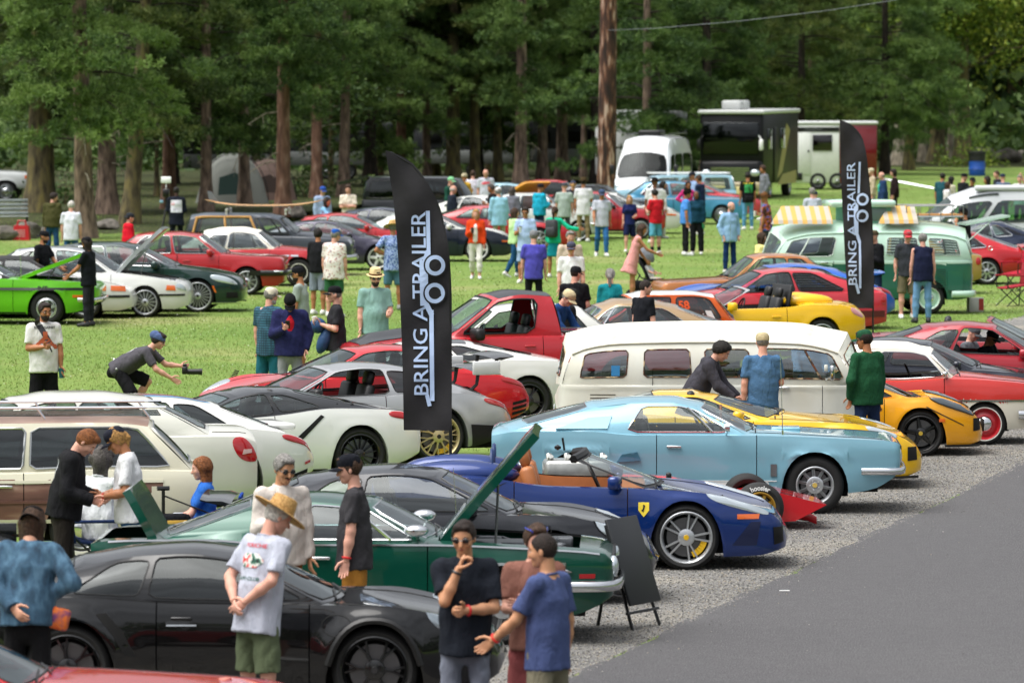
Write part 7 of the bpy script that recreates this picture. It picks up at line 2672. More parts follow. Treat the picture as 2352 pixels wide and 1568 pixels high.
c.lens('headlight',.36,1.02,.2,.22,LAMP,.25)
c=Car(T(EXOTIC,L=4.47,xf=1.0,xr=3.63,doors=[(1.3,2.5)],plan=[(0,.6),(.08,.76),(.35,.88),(1.0,.94),(1.8,.91),(2.5,.92),(3.55,.955),(4.15,.92),(4.4,.86),(4.47,.8)],top=[(0,.42),(.05,.5),(.7,.68),(1.1,.8),(2.6,.88),(3.2,.95),(3.9,.93),(4.35,.88),(4.47,.8)],sh=[(0,.36),(.08,.5),(.5,.68),(.9,.76),(1.2,.78),(2.4,.84),(3.3,.93),(3.95,.91),(4.35,.84),(4.47,.7)],bot=[(0,.2),(.3,.14),(1,.13),(3.6,.15),(4.1,.22),(4.47,.34)],gh=dict(A0=1.05,A1=(2.05,1.16),roof=[(2.4,1.21)],C1=(2.8,1.19),C0=4.1)),dict(paint=WP,roof=paint('#1a1c1f',.1,.2),pillar=WP,wheel=('ysp',5,BLACK_AL,{}),glass=glass('grey_glass',(.2,.22,.24),.03)))
c.place(1345,972,-1,15,'r','white hybrid supercar with black roof panel just left of the cream bus','car',GB)
c.patch('side_intake',[(2.95,.86),(3.1,.9),(3.02,.62),(2.9,.5),(2.86,.56)],mat('white_shade','#b9bab6',.35,0,1),.01,.02)
c.patch('rear_arch_vent',[(4.2,.3),(4.4,.36),(4.42,.5),(4.3,.44)],UNDER,.006,.01)
TRED,TBLK=paint('#b32730',.1,.3),mat('matt_black_paint','#24262a',.5,.1,.3)
c=Car(TRUCK,dict(paint=TRED,roof=TBLK,wheel=('spoke',10,ALLOY,{}),glass=GL_GREEN,seat=LEATHER),'pickup_truck')
c.place(830,952,-1,13,'f','red sports pickup truck with matt black bonnet and roof','pickup truck',GB)
b=MB()
vs,fs=[],[]
for i,d in enumerate(np.linspace(.08,1.42,12)):
 for q in np.linspace(-1,1,9):
  p=c.tp_(d,1-abs(q)*.72,.012,1 if q>0 else-1)
  vs.append(p+Vector((0,0,.05 if abs(q)<.3 and d>.3 else 0)))
for i in range(11):
 for j in range(8):
  fs.append((i*9+j,i*9+j+1,(i+1)*9+j+1,(i+1)*9+j))
b.add(vs,fs)
o=b.build('bonnet_panel',TBLK,c.root,40)
c.mirror(1.72,1.18,TRIM,1.7,out=.18)
b=MB()
b.box((c.X(4.1),0,1.17),(1.9,1.5,.02))
b.build('bed_cover',TRIM,c.root)
c.strip('bed_seam',3.04,3.06,.75,.7,TRIM,.004,1)
vs,fs=text_mesh('VIPER',.03)
b=MB()
b.add([Vector(c.fw(-x*.16,.86+y*.05))+Vector((.012,0,.006))for x,y,_ in vs],fs)
b.build('windscreen_lettering',WHITE_P,c.root,0)
c.grille(.62,.92,.7,TRIM)
c=Car(T(BOXY,doors=[(1.45,2.6)],gh=dict(wins=[(.04,.5,.05,.92,.16),(.54,.86,.05,.9,.2)],bars={})),dict(paint=WP,wheel=('spoke',10,ALLOY,{}),glass=GL,trim=TRIM))
c.place(1526,904,-1,11,'r','white two-door coupe behind the red pickup','car',GB)
c=Car(T(P18,gh=dict(A1=(1.95,1.28),C0=4.0,C1=(3.05,1.29),wins=[(.05,.47,.06,.9,.25),(.51,.76,.06,.84,.35)])),dict(paint=paint('#a58a66',.4,.35),trim=CHROME,wheel=('cap',0,STEEL,{}),glass=GL_CLEAR,handle=CHROME))
c.place(1128,887,-1,10,'f','tan metallic 1960s coupe behind the cream bus roof','car',GB)
c=Car(ZCAR,dict(paint=paint('#b8262e'),wheel=('spoke',5,ALLOY,{})))
c.place(1706,864,-1,10,'r','red coupe tail showing between the tan coupe and the orange hatchback','car',GB)
ORG=paint('#cf5a14',0,.28)
c=Car(MINI,dict(paint=ORG,roof=paint('#dfe0dc',0,.25),wheel=('spoke',8,ALLOY,{}),glass=glass('brown_glass',(.22,.12,.1),.06)))
c.place(1704,850,-1,10,'r','orange racing hatchback with white roof and number 58 in its window','car',GB)
for txt,u,v,hgt,m in(('58',.60,.62,.2,mat('number_orange','#e0571b',.5)),('D.Ford',.69,.22,.1,WHITE_P)):
 vs,fs=text_mesh(txt,.05)
 b=MB()
 b.add([Vector(c.side(u+x*hgt*.42,v+y*hgt*1.5,.012))for x,y,_ in vs],fs)
 b.build('window_lettering',m,c.root,0)
b=MB()
b.add([Vector(c.side(u,v,.011))for u,v in((.8,.1),(.86,.1),(.86,.42),(.8,.42))],[(0,1,2,3)])
b.build('window_sticker',WHITE_P,c.root,0)
c=Car(ROADSTER,dict(paint=YL,wheel=('spoke',5,ALLOY,{}),seat=LEATHER,pillar=mat('silver_frame','#b9bbbd',.3,.6)))
c.place(1996,816,-1,13,'r','yellow open roadster with twin headrest humps behind the cream bus','car',GB)
c.lens('tail_lamp',3.92,.95,.13,.12,mat('pink_lens','#c98a8a',.15,0,1))
c.mirror(1.55,.88,size=1.3,out=.14)
for s in(-1,1):
 b=MB()
 b.ell((c.X(3.1),s*.36,.95),(.5,.2,.14),None,16,10)
 b.build('headrest_hump',YL,c.root)
b=MB()
b.rbox((c.X(2.72),0,1.0),(.06,1.2,.5),.02,Matrix.Rotation(radians(-10),3,'Y'))
b.build('roll_bar',LEATHER,c.root)
FR=paint('#bd303c',0,.3)
c=Car(FOX,dict(paint=FR,wheel=('spoke',10,ALLOY,{}),glass=GL))
c.place(2040,779,-1,10,'r','red 1980s hatchback coupe with louvred rear quarter windows','car',GB)
for s in(-1,1):
 for k in range(7):
  b=MB()
  v0=.1+k*.115
  q=[Vector(c.side(u,v,.02))for u,v in((.47,v0),(.76-k*.01,v0),(.76-k*.01,v0+.05),(.47,v0+.05))]
  for p in q:
   p.y*=s
  b.add(q+[p-Vector((0,s*.03,.01))for p in q],[(0,1,2,3),(7,6,5,4),(0,4,5,1),(1,5,6,2),(2,6,7,3),(3,7,4,0)])
  b.build('window_louvre',TRIM,c.root,0)
c.lens('tail_lamp',4.48,.75,.06,.16,RED_LENS)
c.strip('bumper_strip',4.0,4.5,.48,.12,mat('dark_red_bumper','#5a1a1c',.5),.02,6)
PB=paint('#155ab8',.1,.25)
c=Car(R911,dict(paint=PB,wheel=('ysp',10,BLACK_AL,{})))
c.place(2064,757,-1,11,'r','bright blue winged coupe just in front of the green camper bus','car',GB)
c.wing(4.12,1.1,1.45,.32,PB,True,None,.8)
c.lens('tail_lamp',c.L-.24,.92,.2,.07,RED_LENS,-.3)
COP=paint('#b5713a',.4,.3)
c=Car(T(BOXY2,gh=dict(A1=(1.95,1.36),A0=1.45)),dict(paint=COP,wheel=('spoke',8,ALLOY,{}),trim=TRIM,glass=GL))
c.place(1524,749,-1,9,'f','copper-orange two-door coupe below the green camper bus','car',GB)
c.mirror(1.6,.9,CHROME,.8)
b=MB()
b.tube([c.fw(-.6,.03),c.fw(.1,.06)],.014,5)
b.build('wiper',TRIM,c.root)
c.antenna(1.35,1,1.1)
BG,MINT=paint('#226450',.0,.3),paint('#bddccb',0,.3)
c=Car(T(BUS,two=lambda d,z,row:0 if z<1.035 and row<=0 else 1),dict(paint=MINT,mats=[BG,MINT],roof=MINT,pillar=MINT,trim=mat('pale_rubber','#c9d6cd',.5),wheel=('cap',0,mat('mint_steel','#bddccb',.4,0,.4),dict(wall=1,wallr=(.02,.1),capr=.11)),rimk=.66,handle=CHROME,glass=GL_CLEAR,wglass=GL_GREEN),'parked_van')
c.place(1772,724,-1,7,'f','two-tone green camper bus with pop-up roof, awning and roof rack','van',GB)
vents(c,3.46,.92,9,.045,.2,.014,mat('vent_shadow_green','#0d2f25',.8))
c.patch('side_locker',[(3.7,.5),(4.02,.5),(4.02,.9),(3.7,.9)],BG,.05,.0)
c.bumper(False,.42,.14,MINT,.5,.06,.1)
c.bumper(True,.42,.14,MINT,.5,.06,.1)
b=MB()
for s in(-1,1):
 b.tube([Vector((c.side(u,.995,.012)[0],s*c.side(u,.995,.012)[1],c.side(u,.995,.012)[2]))for u in np.linspace(0,1,22)],.018,6)
b.build('drip_rail',MINT,c.root)
for k,u in enumerate((.34,.42,.555,.645,.785,.865)):
 b=MB()
 for j in range(6):
  v=.24+j*.1
  b.tube([Vector(c.side(u+.005,v,.012)),Vector(c.side(u+.07,v,.012))],.01,4)
 b.build('glass_louvre',mat('louvre_glass','#93a8a0',.15,0,.5),c.root)
b=MB()
b.rbox((c.X(1.98),0,2.29),(1.4,1.12,.15),.07)
b.build('pop_top_lid',MINT,c.root)
b=MB()
b.box((c.X(2.08),0,2.06),(1.0,.92,.36))
b.build('pop_top_side',mat('green_canvas','#5f9480',.8,bump=.2),c.root)
for k in range(2):
 b=MB()
 b.rbox((c.X(1.84+k*.48),.465,2.06),(.3,.02,.26),.008)
 b.build('pop_top_window',mat('clear_vinyl','#5d6f69',.15),c.root)
AW=ramp_mat('striped_canvas',[(.48,'#c9a055'),(.52,'#b0aa9f')],.8,1.55,0,0,tex='wave')
for d0,d1,nm in((.3,1.3,'awning'),(2.55,3.1,'awning')):
 b=MB()
 x0,x1=c.X(d0),c.X(d1)
 b.add([(x0+.25,-.35,1.96),(x1,-.35,1.96),(x1,-.75,2.24),(x0,-.75,2.24),(x0+.3,-.3,1.88),(x1,-.3,1.88),(x1,-.8,2.18),(x0,-.8,2.18)],[(0,1,2,3),(7,6,5,4),(0,4,5,1),(1,5,6,2),(2,6,7,3),(3,7,4,0)])
 for v in range(0):
  pass
 o=b.build(nm,AW,c.root,0)
 o.location.y=1.05
b=MB()
for y in(-.5,.5):
 for z in(2.02,2.24):
  b.tube([(c.X(2.9),y,z),(c.X(4.1),y,z)],.014,5)
for k in range(6):
 for y in(-.5,.5):
  b.tube([(c.X(2.9+k*.24),y,1.9),(c.X(2.9+k*.24),y,2.24)],.011,5)
b.build('rack_frame',STEEL,c.root)
for k in range(6):
 b=MB()
 b.box((c.X(3.5),-.45+k*.18,2.045),(1.25,.09,.025))
 b.build('slat',mat('rack_wood','#c08a4f',.5,var=.2),c.root)
b=MB()
b.add([(c.X(4.16),-.5,1.86),(c.X(4.16),.5,1.86),(c.X(5.1),.46,2.04),(c.X(5.1),-.46,2.04),(c.X(4.16),-.5,1.83),(c.X(4.16),.5,1.83),(c.X(5.1),.46,2.0),(c.X(5.1),-.46,2.0)],[(0,3,2,1),(4,5,6,7),(0,1,5,4),(1,2,6,5),(2,3,7,6),(3,0,4,7)])
b.tube([(c.X(4.2),.48,1.5),(c.X(4.7),.44,1.92)],.012,5)
b.build('tailgate',MINT,c.root,0)
GLD=paint('#a98a4a',.3,.3)
c=Car(BOXY,dict(paint=GLD,wheel=('spoke',8,ALLOY,{})))
c.place(2256,676,-1,3,'r','gold saloon tail showing right of the green camper bus','car',GB)
c.lens('tail_lamp',4.52,.75,.06,.16,RED_LENS)
c=Car(ZCAR,dict(paint=paint('#b8202a'),trim=CHROME,wheel=('spoke',8,ALLOY,dict(w0=.02,w1=.035))))
c.place(2366,654,-1,3,'r','red 1970s coupe with eight-spoke silver wheels right of the green bus','car',GB)
c.ring('fuel_flap',3.2,.86,.05,CHROME,None,.008,(1,))
c.patch('side_marker',[(3.75,.56),(3.9,.56),(3.9,.61),(3.75,.61)],RED_LENS,.008,.01)
c.wing(4.05,.9,1.3,.2,paint('#b8202a'),False)
c=Car(ZCAR,dict(paint=paint('#1c2740',.3),trim=CHROME,wheel=('spoke',8,ALLOY,{})))
c.place(2420,622,-1,3,'r','dark blue 1970s coupe with louvred rear pillar behind the red coupe','car',GB)
for k in range(5):
 b=MB()
 v0=.2+k*.12
 b.add([Vector(c.side(u,v,.015))for u,v in((.72,v0),(.86,v0-.04),(.86,v0+.02),(.72,v0+.06))],[(0,1,2,3)])
 b.build('pillar_louvre',TRIM,c.root,0)
c=Car(VAN,dict(paint=paint('#cdd1d3',.2,.3),glass=GL_GREEN,wheel=('spoke',8,ALLOY,{})),'parked_van')
c.place(2090,612,-1,4,'f','silver high-roofed camper van with green glass at the right edge','van',GD)
b=MB()
b.tube([Vector(c.side(u,.93,.02))for u in np.linspace(.1,.32,8)],.03,6)
b.build('wind_deflector',mat('smoked_acrylic','#4a4f56',.15),c.root)
b=MB()
b.rbox((c.X(3.0),.62,2.0),(2.6,.2,.14),.05)
b.build('awning_case',mat('pale_grey_case','#c9cccc',.4),c.root)
c.mirror(1.05,1.2,WP,1.8,out=.16)
c=Car(T(GT80,hood=(.12,1.4),hood_ang=34),dict(paint=paint('#1a2438',.3),wheel=('spoke',8,ALLOY,{}),lid=paint('#1a2438',.3)))
c.place(2206,644,1,3,'f','navy car with raised bonnet showing above the green bus roof','car',GD)
# ---- third row, on the lawn, facing right -------------------------------------
LIME=paint('#62b81a',.1,.25)
c=Car(T(MUSCLE),dict(paint=LIME,roof=mat('black_canvas','#1c1c1e',.8),pillar=mat('black_canvas','#1c1c1e',.8),trim=CHROME,wheel=('spoke',5,ALLOY,dict(ring=1,w0=.05,w1=.05)),rimk=.58,glass=GL))
c.place(219,747,1,3,'f','lime green muscle car with raised bonnet and black side stripe','car',GC)
c.strip('side_stripe',.12,4.7,.72,.05,TRIM,.004,24,th=.004)
c.patch('side_marker',[(.22,.55),(.46,.55),(.46,.6),(.22,.6)],AMBER,.008,.01)
c.bumper(True,.5,.09,CHROME,.35,.045,.05)
side_text(c,'R/T',1.05,.74,.07,TRIM,-1,.04,1.4)
c.antenna(1.5,-1,.9)
WH2=paint('#cfd0cd',.05,.28)
c=Car(T(GT80,L=4.7,gh=dict(A1=(2.15,1.24),C1=(3.2,1.24),C0=3.9)),dict(paint=WH2,roof=mat('black_canvas','#1c1c1e',.8),pillar=mat('black_canvas','#1c1c1e',.8),wheel=('spoke',7,ALLOY,{}),glass=GL))
c.place(301,733,1,3,'f','white convertible with black soft top and amber nose lamp behind the lime car','car',GC)
c.patch('indicator',[(.12,.56),(.42,.58),(.42,.68),(.14,.67)],AMBER,.01,.012)
c.strip('rub_strip',.05,.75,.46,.05,TRIM,.012,10)
c.patch('side_marker',[(.5,.445),(.72,.445),(.72,.48),(.5,.48)],AMBER,.018,.01)
c=Car(T(BOXY,L=4.75,xf=.85,xr=3.68,bulge=.06,rnd=2.6,hood=(.25,1.5),hood_ang=52,hood_prop=1,doors=[(1.55,2.55),(2.57,3.4)],plan=[(0,.62),(.06,.72),(.3,.84),(.9,.9),(3.7,.9),(4.4,.85),(4.68,.76),(4.75,.7)],top=[(0,.62),(.06,.7),(.6,.84),(1.5,.97),(3.8,.98),(4.6,.97),(4.75,.88)],sh=[(0,.55),(.06,.66),(.5,.78),(1.5,.88),(3.7,.91),(4.6,.9),(4.75,.8)],bot=[(0,.24),(.3,.17),(1,.18),(3.7,.2),(4.4,.26),(4.75,.36)],gh=dict(A0=1.5,A1=(2.15,1.38),roof=[(2.6,1.44),(3.1,1.43)],C1=(3.5,1.38),C0=4.15)),dict(paint=WH2,lid=paint('#a9adb2',.5),roof=paint('#a9adb2',.5,.3),wheel=('spoke',15,ALLOY,dict(w0=.008,w1=.014)),rimk=.78,glass=GL))
c.place(428,729,1,3,'f','white saloon with a raised silver bonnet and fifteen-spoke wheels','car',GC)
c.patch('indicator',[(.22,.55),(.42,.56),(.4,.66),(.24,.65)],AMBER,.01,.012)
c.lens('headlight',.12,.85,.1,.13,LAMP)
c.strip('rub_strip',.04,.6,.46,.04,TRIM,.012,10)
GRS=paint('#12302c',.3,.25)
c=Car(SEDAN,dict(paint=GRS,trim=CHROME,wheel=('spoke',20,ALLOY,dict(w0=.006,w1=.012,caliper='#2b4a8c')),rimk=.8,glass=GL))
c.place(552,718,1,3,'f','dark green executive saloon with twenty-spoke silver wheels','car',GC)
c.lens('headlight',.36,.84,.27,.11,LAMP,.5)
c.patch('side_marker',[(.5,.42),(.54,.42),(.6,.56),(.56,.56)],AMBER,.008,.01)
c.patch('bumper_duct',[(.06,.3),(.3,.3),(.3,.42),(.08,.42)],UNDER,.008,.012)
c.strip('front_splitter',.02,.7,.19,.03,CHROME,.02,10)
c.mirror(1.75,.98,GRS,1.5,out=.14)
c=Car(BOXY,dict(paint=paint('#a81d24',0,.3),trim=mat('bright_trim','#b9bbbb',.25,.9),wheel=('mesh',10,ALLOY,{}),rimk=.72,glass=GL))
c.place(650,678,1,3,'f','red boxy 1980s saloon with silver mesh wheels and black bumper','car',GC)
c.strip('bumper_strip',-.0,.75,.5,.12,TRIM,.03,10)
c.bumper(True,.5,.13,TRIM,.5,.06,.08)
c.patch('indicator',[(.16,.47),(.34,.47),(.34,.55),(.16,.55)],AMBER,.045,.01)
c.mirror(1.62,.92,size=1.1)
c.bumper(True,.53,.05,CHROME,.2,.075,.04,'bumper_trim')
SR=paint('#ae1f28',0,.28)
CAN=mat('white_canvas','#d3cfc3',.8,bump=.2)
c=Car(P18,dict(paint=SR,roof=CAN,pillar=CAN,trim=CHROME,wheel=('cap',0,mat('black_steel','#141414',.5),dict(wall=1,wallr=(.02,.16),capr=.09)),rimk=.6,glass=GL_CLEAR,handle=CHROME))
c.place(766,658,1,3,'f','red 1960s coupe with white roof and whitewall tyre behind the boxy saloon','car',GC)
for k in range(3):
 c.strip('wing_flash',.82+k*.22,1.0+k*.22,.72,.035,CHROME,.014,3)
SLT=paint('#343a42',.2,.3)
WD=mat('ash_wood','#b98a4e',.5,var=.2,vscale=4)
c=Car(WOODY,dict(paint=SLT,roof=mat('grey_roof','#4e5660',.45,0,.5),pillar=SLT,trim=TRIM,wheel=('cap',0,STEEL,{}),glass=GL_CLEAR,wglass=GL_CLEAR))
c.place(806,634,1,3,'f','dark grey 1940s wood-framed estate with surfboard on its roof','car',GC)
c.root.scale=(.86,.95,.97)
c.root.location.x+=.34
for s in(-1,1):
 for d in(.05,):
  b=MB()
  b.ell((c.X(.12),s*.5,.78),(.12,.13,.13),None,14,10)
  b.build('headlight',CHROME,c.root)
 for u in(.335,.62,.93):
  b=MB()
  q=[Vector(c.side(u,v,.02))for v in np.linspace(.03,.97,6)]
  for p in q:
   p.y*=s
  b.tube(q,.035,5)
  b.build('wood_post',WD,c.root)
 b=MB()
 b.tube([Vector((c.side(u,.94,.02)[0],s*c.side(u,.94,.02)[1],c.side(u,.94,.02)[2]))for u in np.linspace(.33,.95,8)],.03,5)
 b.build('wood_rail',WD,c.root)
c.bumper(True,.46,.14,CHROME,.4,.06,.08)
b=MB()
for x in(1.9,3.6):
 b.box((c.X(x),0,1.66),(.05,1.3,.05))
 for s in(-1,1):
  b.box((c.X(x),s*.55,1.6),(.06,.06,.14))
b.build('roof_bar',mat('white_bar','#c9c9c5',.4),c.root)
PUR=paint('#3d3a4c',.5,.28)
c=Car(T(GT80,L=4.5),dict(paint=PUR,wheel=('spoke',5,WHITE_AL,dict(w0=.04,w1=.035,caliper='#d9a91c')),rimk=.76,glass=GL))
c.place(955,622,1,3,'f','dark plum-grey coupe with pale five-spoke wheels and yellow calipers','car',GC)
c.mirror(1.65,.92,size=1.1)
c=Car(T(R911,L=4.3),dict(paint=SR,wheel=('spoke',5,ALLOY,{}),glass=GL))
c.place(994,604,1,3,'f','red coupe roof and windscreen behind the plum-grey coupe','car',GC)
c.mirror(1.7,.93,size=1.1)
NVY=paint('#161e30',.3,.28)
c=Car(T(R911,two=lambda d,z,row:1 if row>0 and d<1.5 else 0),dict(paint=NVY,mats=[NVY,WP],roof=WP,pillar=WP,wheel=('spoke',5,WHITE_AL,dict(w0=.045,w1=.03)),rimk=.76,glass=GL))
c.place(1182,602,1,3,'f','navy and white coupe with white five-spoke wheel behind the woman in orange','car',GC)
c.patch('side_marker',[(.14,.52),(.34,.53),(.34,.57),(.14,.56)],AMBER,.01,.01)
c.mirror(1.7,.93,WP,1.2)
c=Car(T(R911),dict(paint=paint('#2c3448',.3),wheel=('spoke',5,ALLOY,{}),glass=GL_CLEAR))
c.place(1080,586,1,3,'f','slate blue coupe partly hidden by the near banner','car',GC)
c=Car(T(GT80,L=4.4),dict(paint=SR,wheel=('spoke',8,ALLOY,{}),glass=GL))
c.place(1316,577,1,3,'f','red coupe with pink-sheen bonnet behind the woman with green backpack','car',GC)
c=Car(BOXY2,dict(paint=paint('#c6cac8',.1,.3),trim=CHROME,wheel=('mesh',12,ALLOY,{}),rimk=.74,glass=GL_CLEAR))
c.place(1388,554,1,3,'f','white 1970s two-door saloon with silver mesh wheels','car',GC)
c.bumper(True,.5,.09,CHROME,.4,.04,.05)
c.patch('indicator',[(.1,.62),(.26,.62),(.26,.67),(.1,.67)],AMBER,.01,.01)
c=Car(BOXY2,dict(paint=paint('#a81d28',.1,.3),trim=CHROME,wheel=('spoke',12,ALLOY,{}),glass=GL))
c.place(1527,549,1,3,'f','crimson 1970s coupe behind the girl in football shirt','car',GC)
c.mirror(1.5,.9,TRIM)
c=Car(T(R911,L=4.2),dict(paint=WP,wheel=('spoke',5,ALLOY,{}),glass=GL_CLEAR))
c.place(1568,538,1,3,'f','white coupe nose with amber marker right of the man in red shirt','car',GC)
c.patch('indicator',[(.2,.56),(.5,.58),(.5,.63),(.2,.61)],AMBER,.01,.01)
c=Car(T(BOXY2,L=4.1),dict(paint=paint('#16181c'),wheel=('spoke',8,ALLOY,{}),glass=GL))
c.place(1520,526,1,3,'f','black saloon roof behind the white coupe','car',GC)
c=Car(BOXY,dict(paint=paint('#3f86a8',.2,.3),trim=CHROME,wheel=('cap',0,STEEL,{}),glass=GL))
c.place(1716,516,1,3,'f','teal blue 1970s saloon behind the two people in navy','car',GC)
c.strip('chrome_strip',.1,4.4,.84,.02,CHROME,.01,20)
c=Car(T(GT80,L=4.5),dict(paint=paint('#c2414a'),wheel=('spoke',8,ALLOY,{}),glass=GL_CLEAR))
c.place(1754,503,1,3,'f','coral red coupe beyond the teal saloon','car',GD)
c=Car(SUV,dict(paint=paint('#8fb8cc',.1,.35),roof=paint('#a9cddd',.1),wheel=('cap',0,WHITE_AL,{}),glass=GL_CLEAR,trim=CHROME),'off_roader')
c.place(1396,492,-1,4,'f','pale blue classic off-roader with white roof rack','car',GD)
c.root.scale=(1,1,.76)
b=MB()
for y in(-.6,.6):
 b.tube([(c.X(1.5),y,1.86),(c.X(4.3),y,1.86)],.02,5)
for d in(1.5,2.4,3.4,4.3):
 b.tube([(c.X(d),-.6,1.86),(c.X(d),.6,1.86)],.02,5)
b.build('roof_rack',WHITE_P,c.root)
c=Car(T(BOXY,L=4.7),dict(paint=paint('#d3c382',0,.35),wheel=('cap',0,STEEL,{}),glass=GL))
c.place(1716,484,1,3,'f','pale yellow saloon in front of the black motorhome','car',GD)
c=Car(BOXY,dict(paint=paint('#9cc4d2',.1),wheel=('cap',0,STEEL,{}),glass=GL_CLEAR))
c.place(1330,522,1,3,'f','light blue saloon roof beyond the white two-door','car',GD)
c=Car(BOXY2,dict(paint=paint('#b3353c'),wheel=('cap',0,STEEL,{}),glass=GL))
c.place(1420,512,1,3,'f','red saloon roof behind the seated couple','car',GD)
ORH=mat('ochre_panel','#c98a1c',.5,0,.4)
c=Car(T(R911,hood=(.15,1.4),hood_ang=52),dict(paint=WP,lid=ORH,lid_under=ORH,wheel=('spoke',5,ALLOY,{}),glass=GL_CLEAR))
c.place(1080,548,1,40,'a','white coupe with raised bonnet showing its ochre underside','car',GC)
BLS=paint('#14171c',.2)
c=Car(SUV,dict(paint=BLS,wheel=('spoke',8,ALLOY,{}),glass=GL_DARK),'off_roader')
c.place(830,540,1,6,'r','black estate with raised tailgate left of the near banner','car',GD)
b=MB()
b.add([(c.X(4.3),-.75,1.82),(c.X(4.3),.75,1.82),(c.X(5.25),.7,1.6),(c.X(5.25),-.7,1.6),(c.X(4.3),-.75,1.76),(c.X(4.3),.75,1.76),(c.X(5.22),.7,1.52),(c.X(5.22),-.7,1.52)],[(0,3,2,1),(4,5,6,7),(0,1,5,4),(1,2,6,5),(2,3,7,6),(3,0,4,7)])
b.build('tailgate',BLS,c.root,0)
c=Car(T(SUV,L=5.2,xr=4.2,bot=[(0,.5),(4.5,.5),(5.2,.55)],sh=[(0,.98),(.06,1.04),(1.3,1.1),(5.2,1.1)],top=[(0,1.0),(.06,1.08),(1.3,1.16),(5.15,1.14),(5.2,1.1)],plan=[(0,.8),(.05,.85),(.4,.9),(4.6,.9),(5.2,.84)],gh=dict(C1=(3.0,1.76),C0=3.15,roof=[(2.2,1.8)],wins=[(.06,.46,.07,.88,.12),(.52,.93,.07,.88,.12)])),dict(paint=paint('#c3c7c7'),wheel=('cap',0,STEEL,{}),glass=GL_DARK),'pickup_truck')
c.place(64,462,1,3,'f','white pickup nose under the trees at the left edge','pickup truck',GD)
c.patch('indicator',[(.03,.86),(.12,.86),(.12,.98),(.03,.98)],AMBER,.01,.01)
c=Car(T(SPRINTER,gh=dict(A1=(1.1,2.15),roof=[(1.35,2.45),(1.75,2.66),(2.4,2.7),(5.5,2.68)],whi=.96)),dict(paint=paint('#dcdfe2',0,.3),wheel=('cap',0,STEEL,{}),wglass=glass('screen_glass',(.08,.14,.14),-.035),glass=GL_DARK),'parked_van')
p=at(1492,490)
c.root.location=(p.x+.2,p.y+3.0,0)
c.root.rotation_euler=(0,0,radians(-90-11))
tag(c.root,'tall white panel van facing the camera right of the rusty pole','van',GD)
c.grille(.62,.86,.6,TRIM)
for s in(-1,1):
 b=MB()
 b.ell((c.X(.14),s*.76,.92),(.1,.16,.12),None,14,10)
 b.build('headlight',LAMP,c.root)
 b=MB()
 b.rbox((c.X(.95),s*1.14,1.5),(.12,.16,.34),.05)
 b.build('wing_mirror',TRIM,c.root)
b=MB()
b.rbox((c.X(2.6),0,2.78),(1.1,.8,.18),.06)
b.build('roof_vent',TRIM,c.root)
b=MB()
for s in(-1,1):
 b.tube([(c.X(1.8),s*.75,2.74),(c.X(5.6),s*.75,2.74)],.03,6)
b.build('roof_rail',TRIM,c.root)
b=MB()
b.add([(c.X(.06),.1,1.0),(c.X(.02),.1,.78),(c.X(.02),.3,.78),(c.X(.06),.3,1.0)],[(0,1,2,3)])
b.build('bonnet_sticker',ramp_mat('sticker_print',[(.4,'#c9a03a'),(.5,'#ddd6cc'),(.6,'#a8453a')],.5,14,2),c.root)
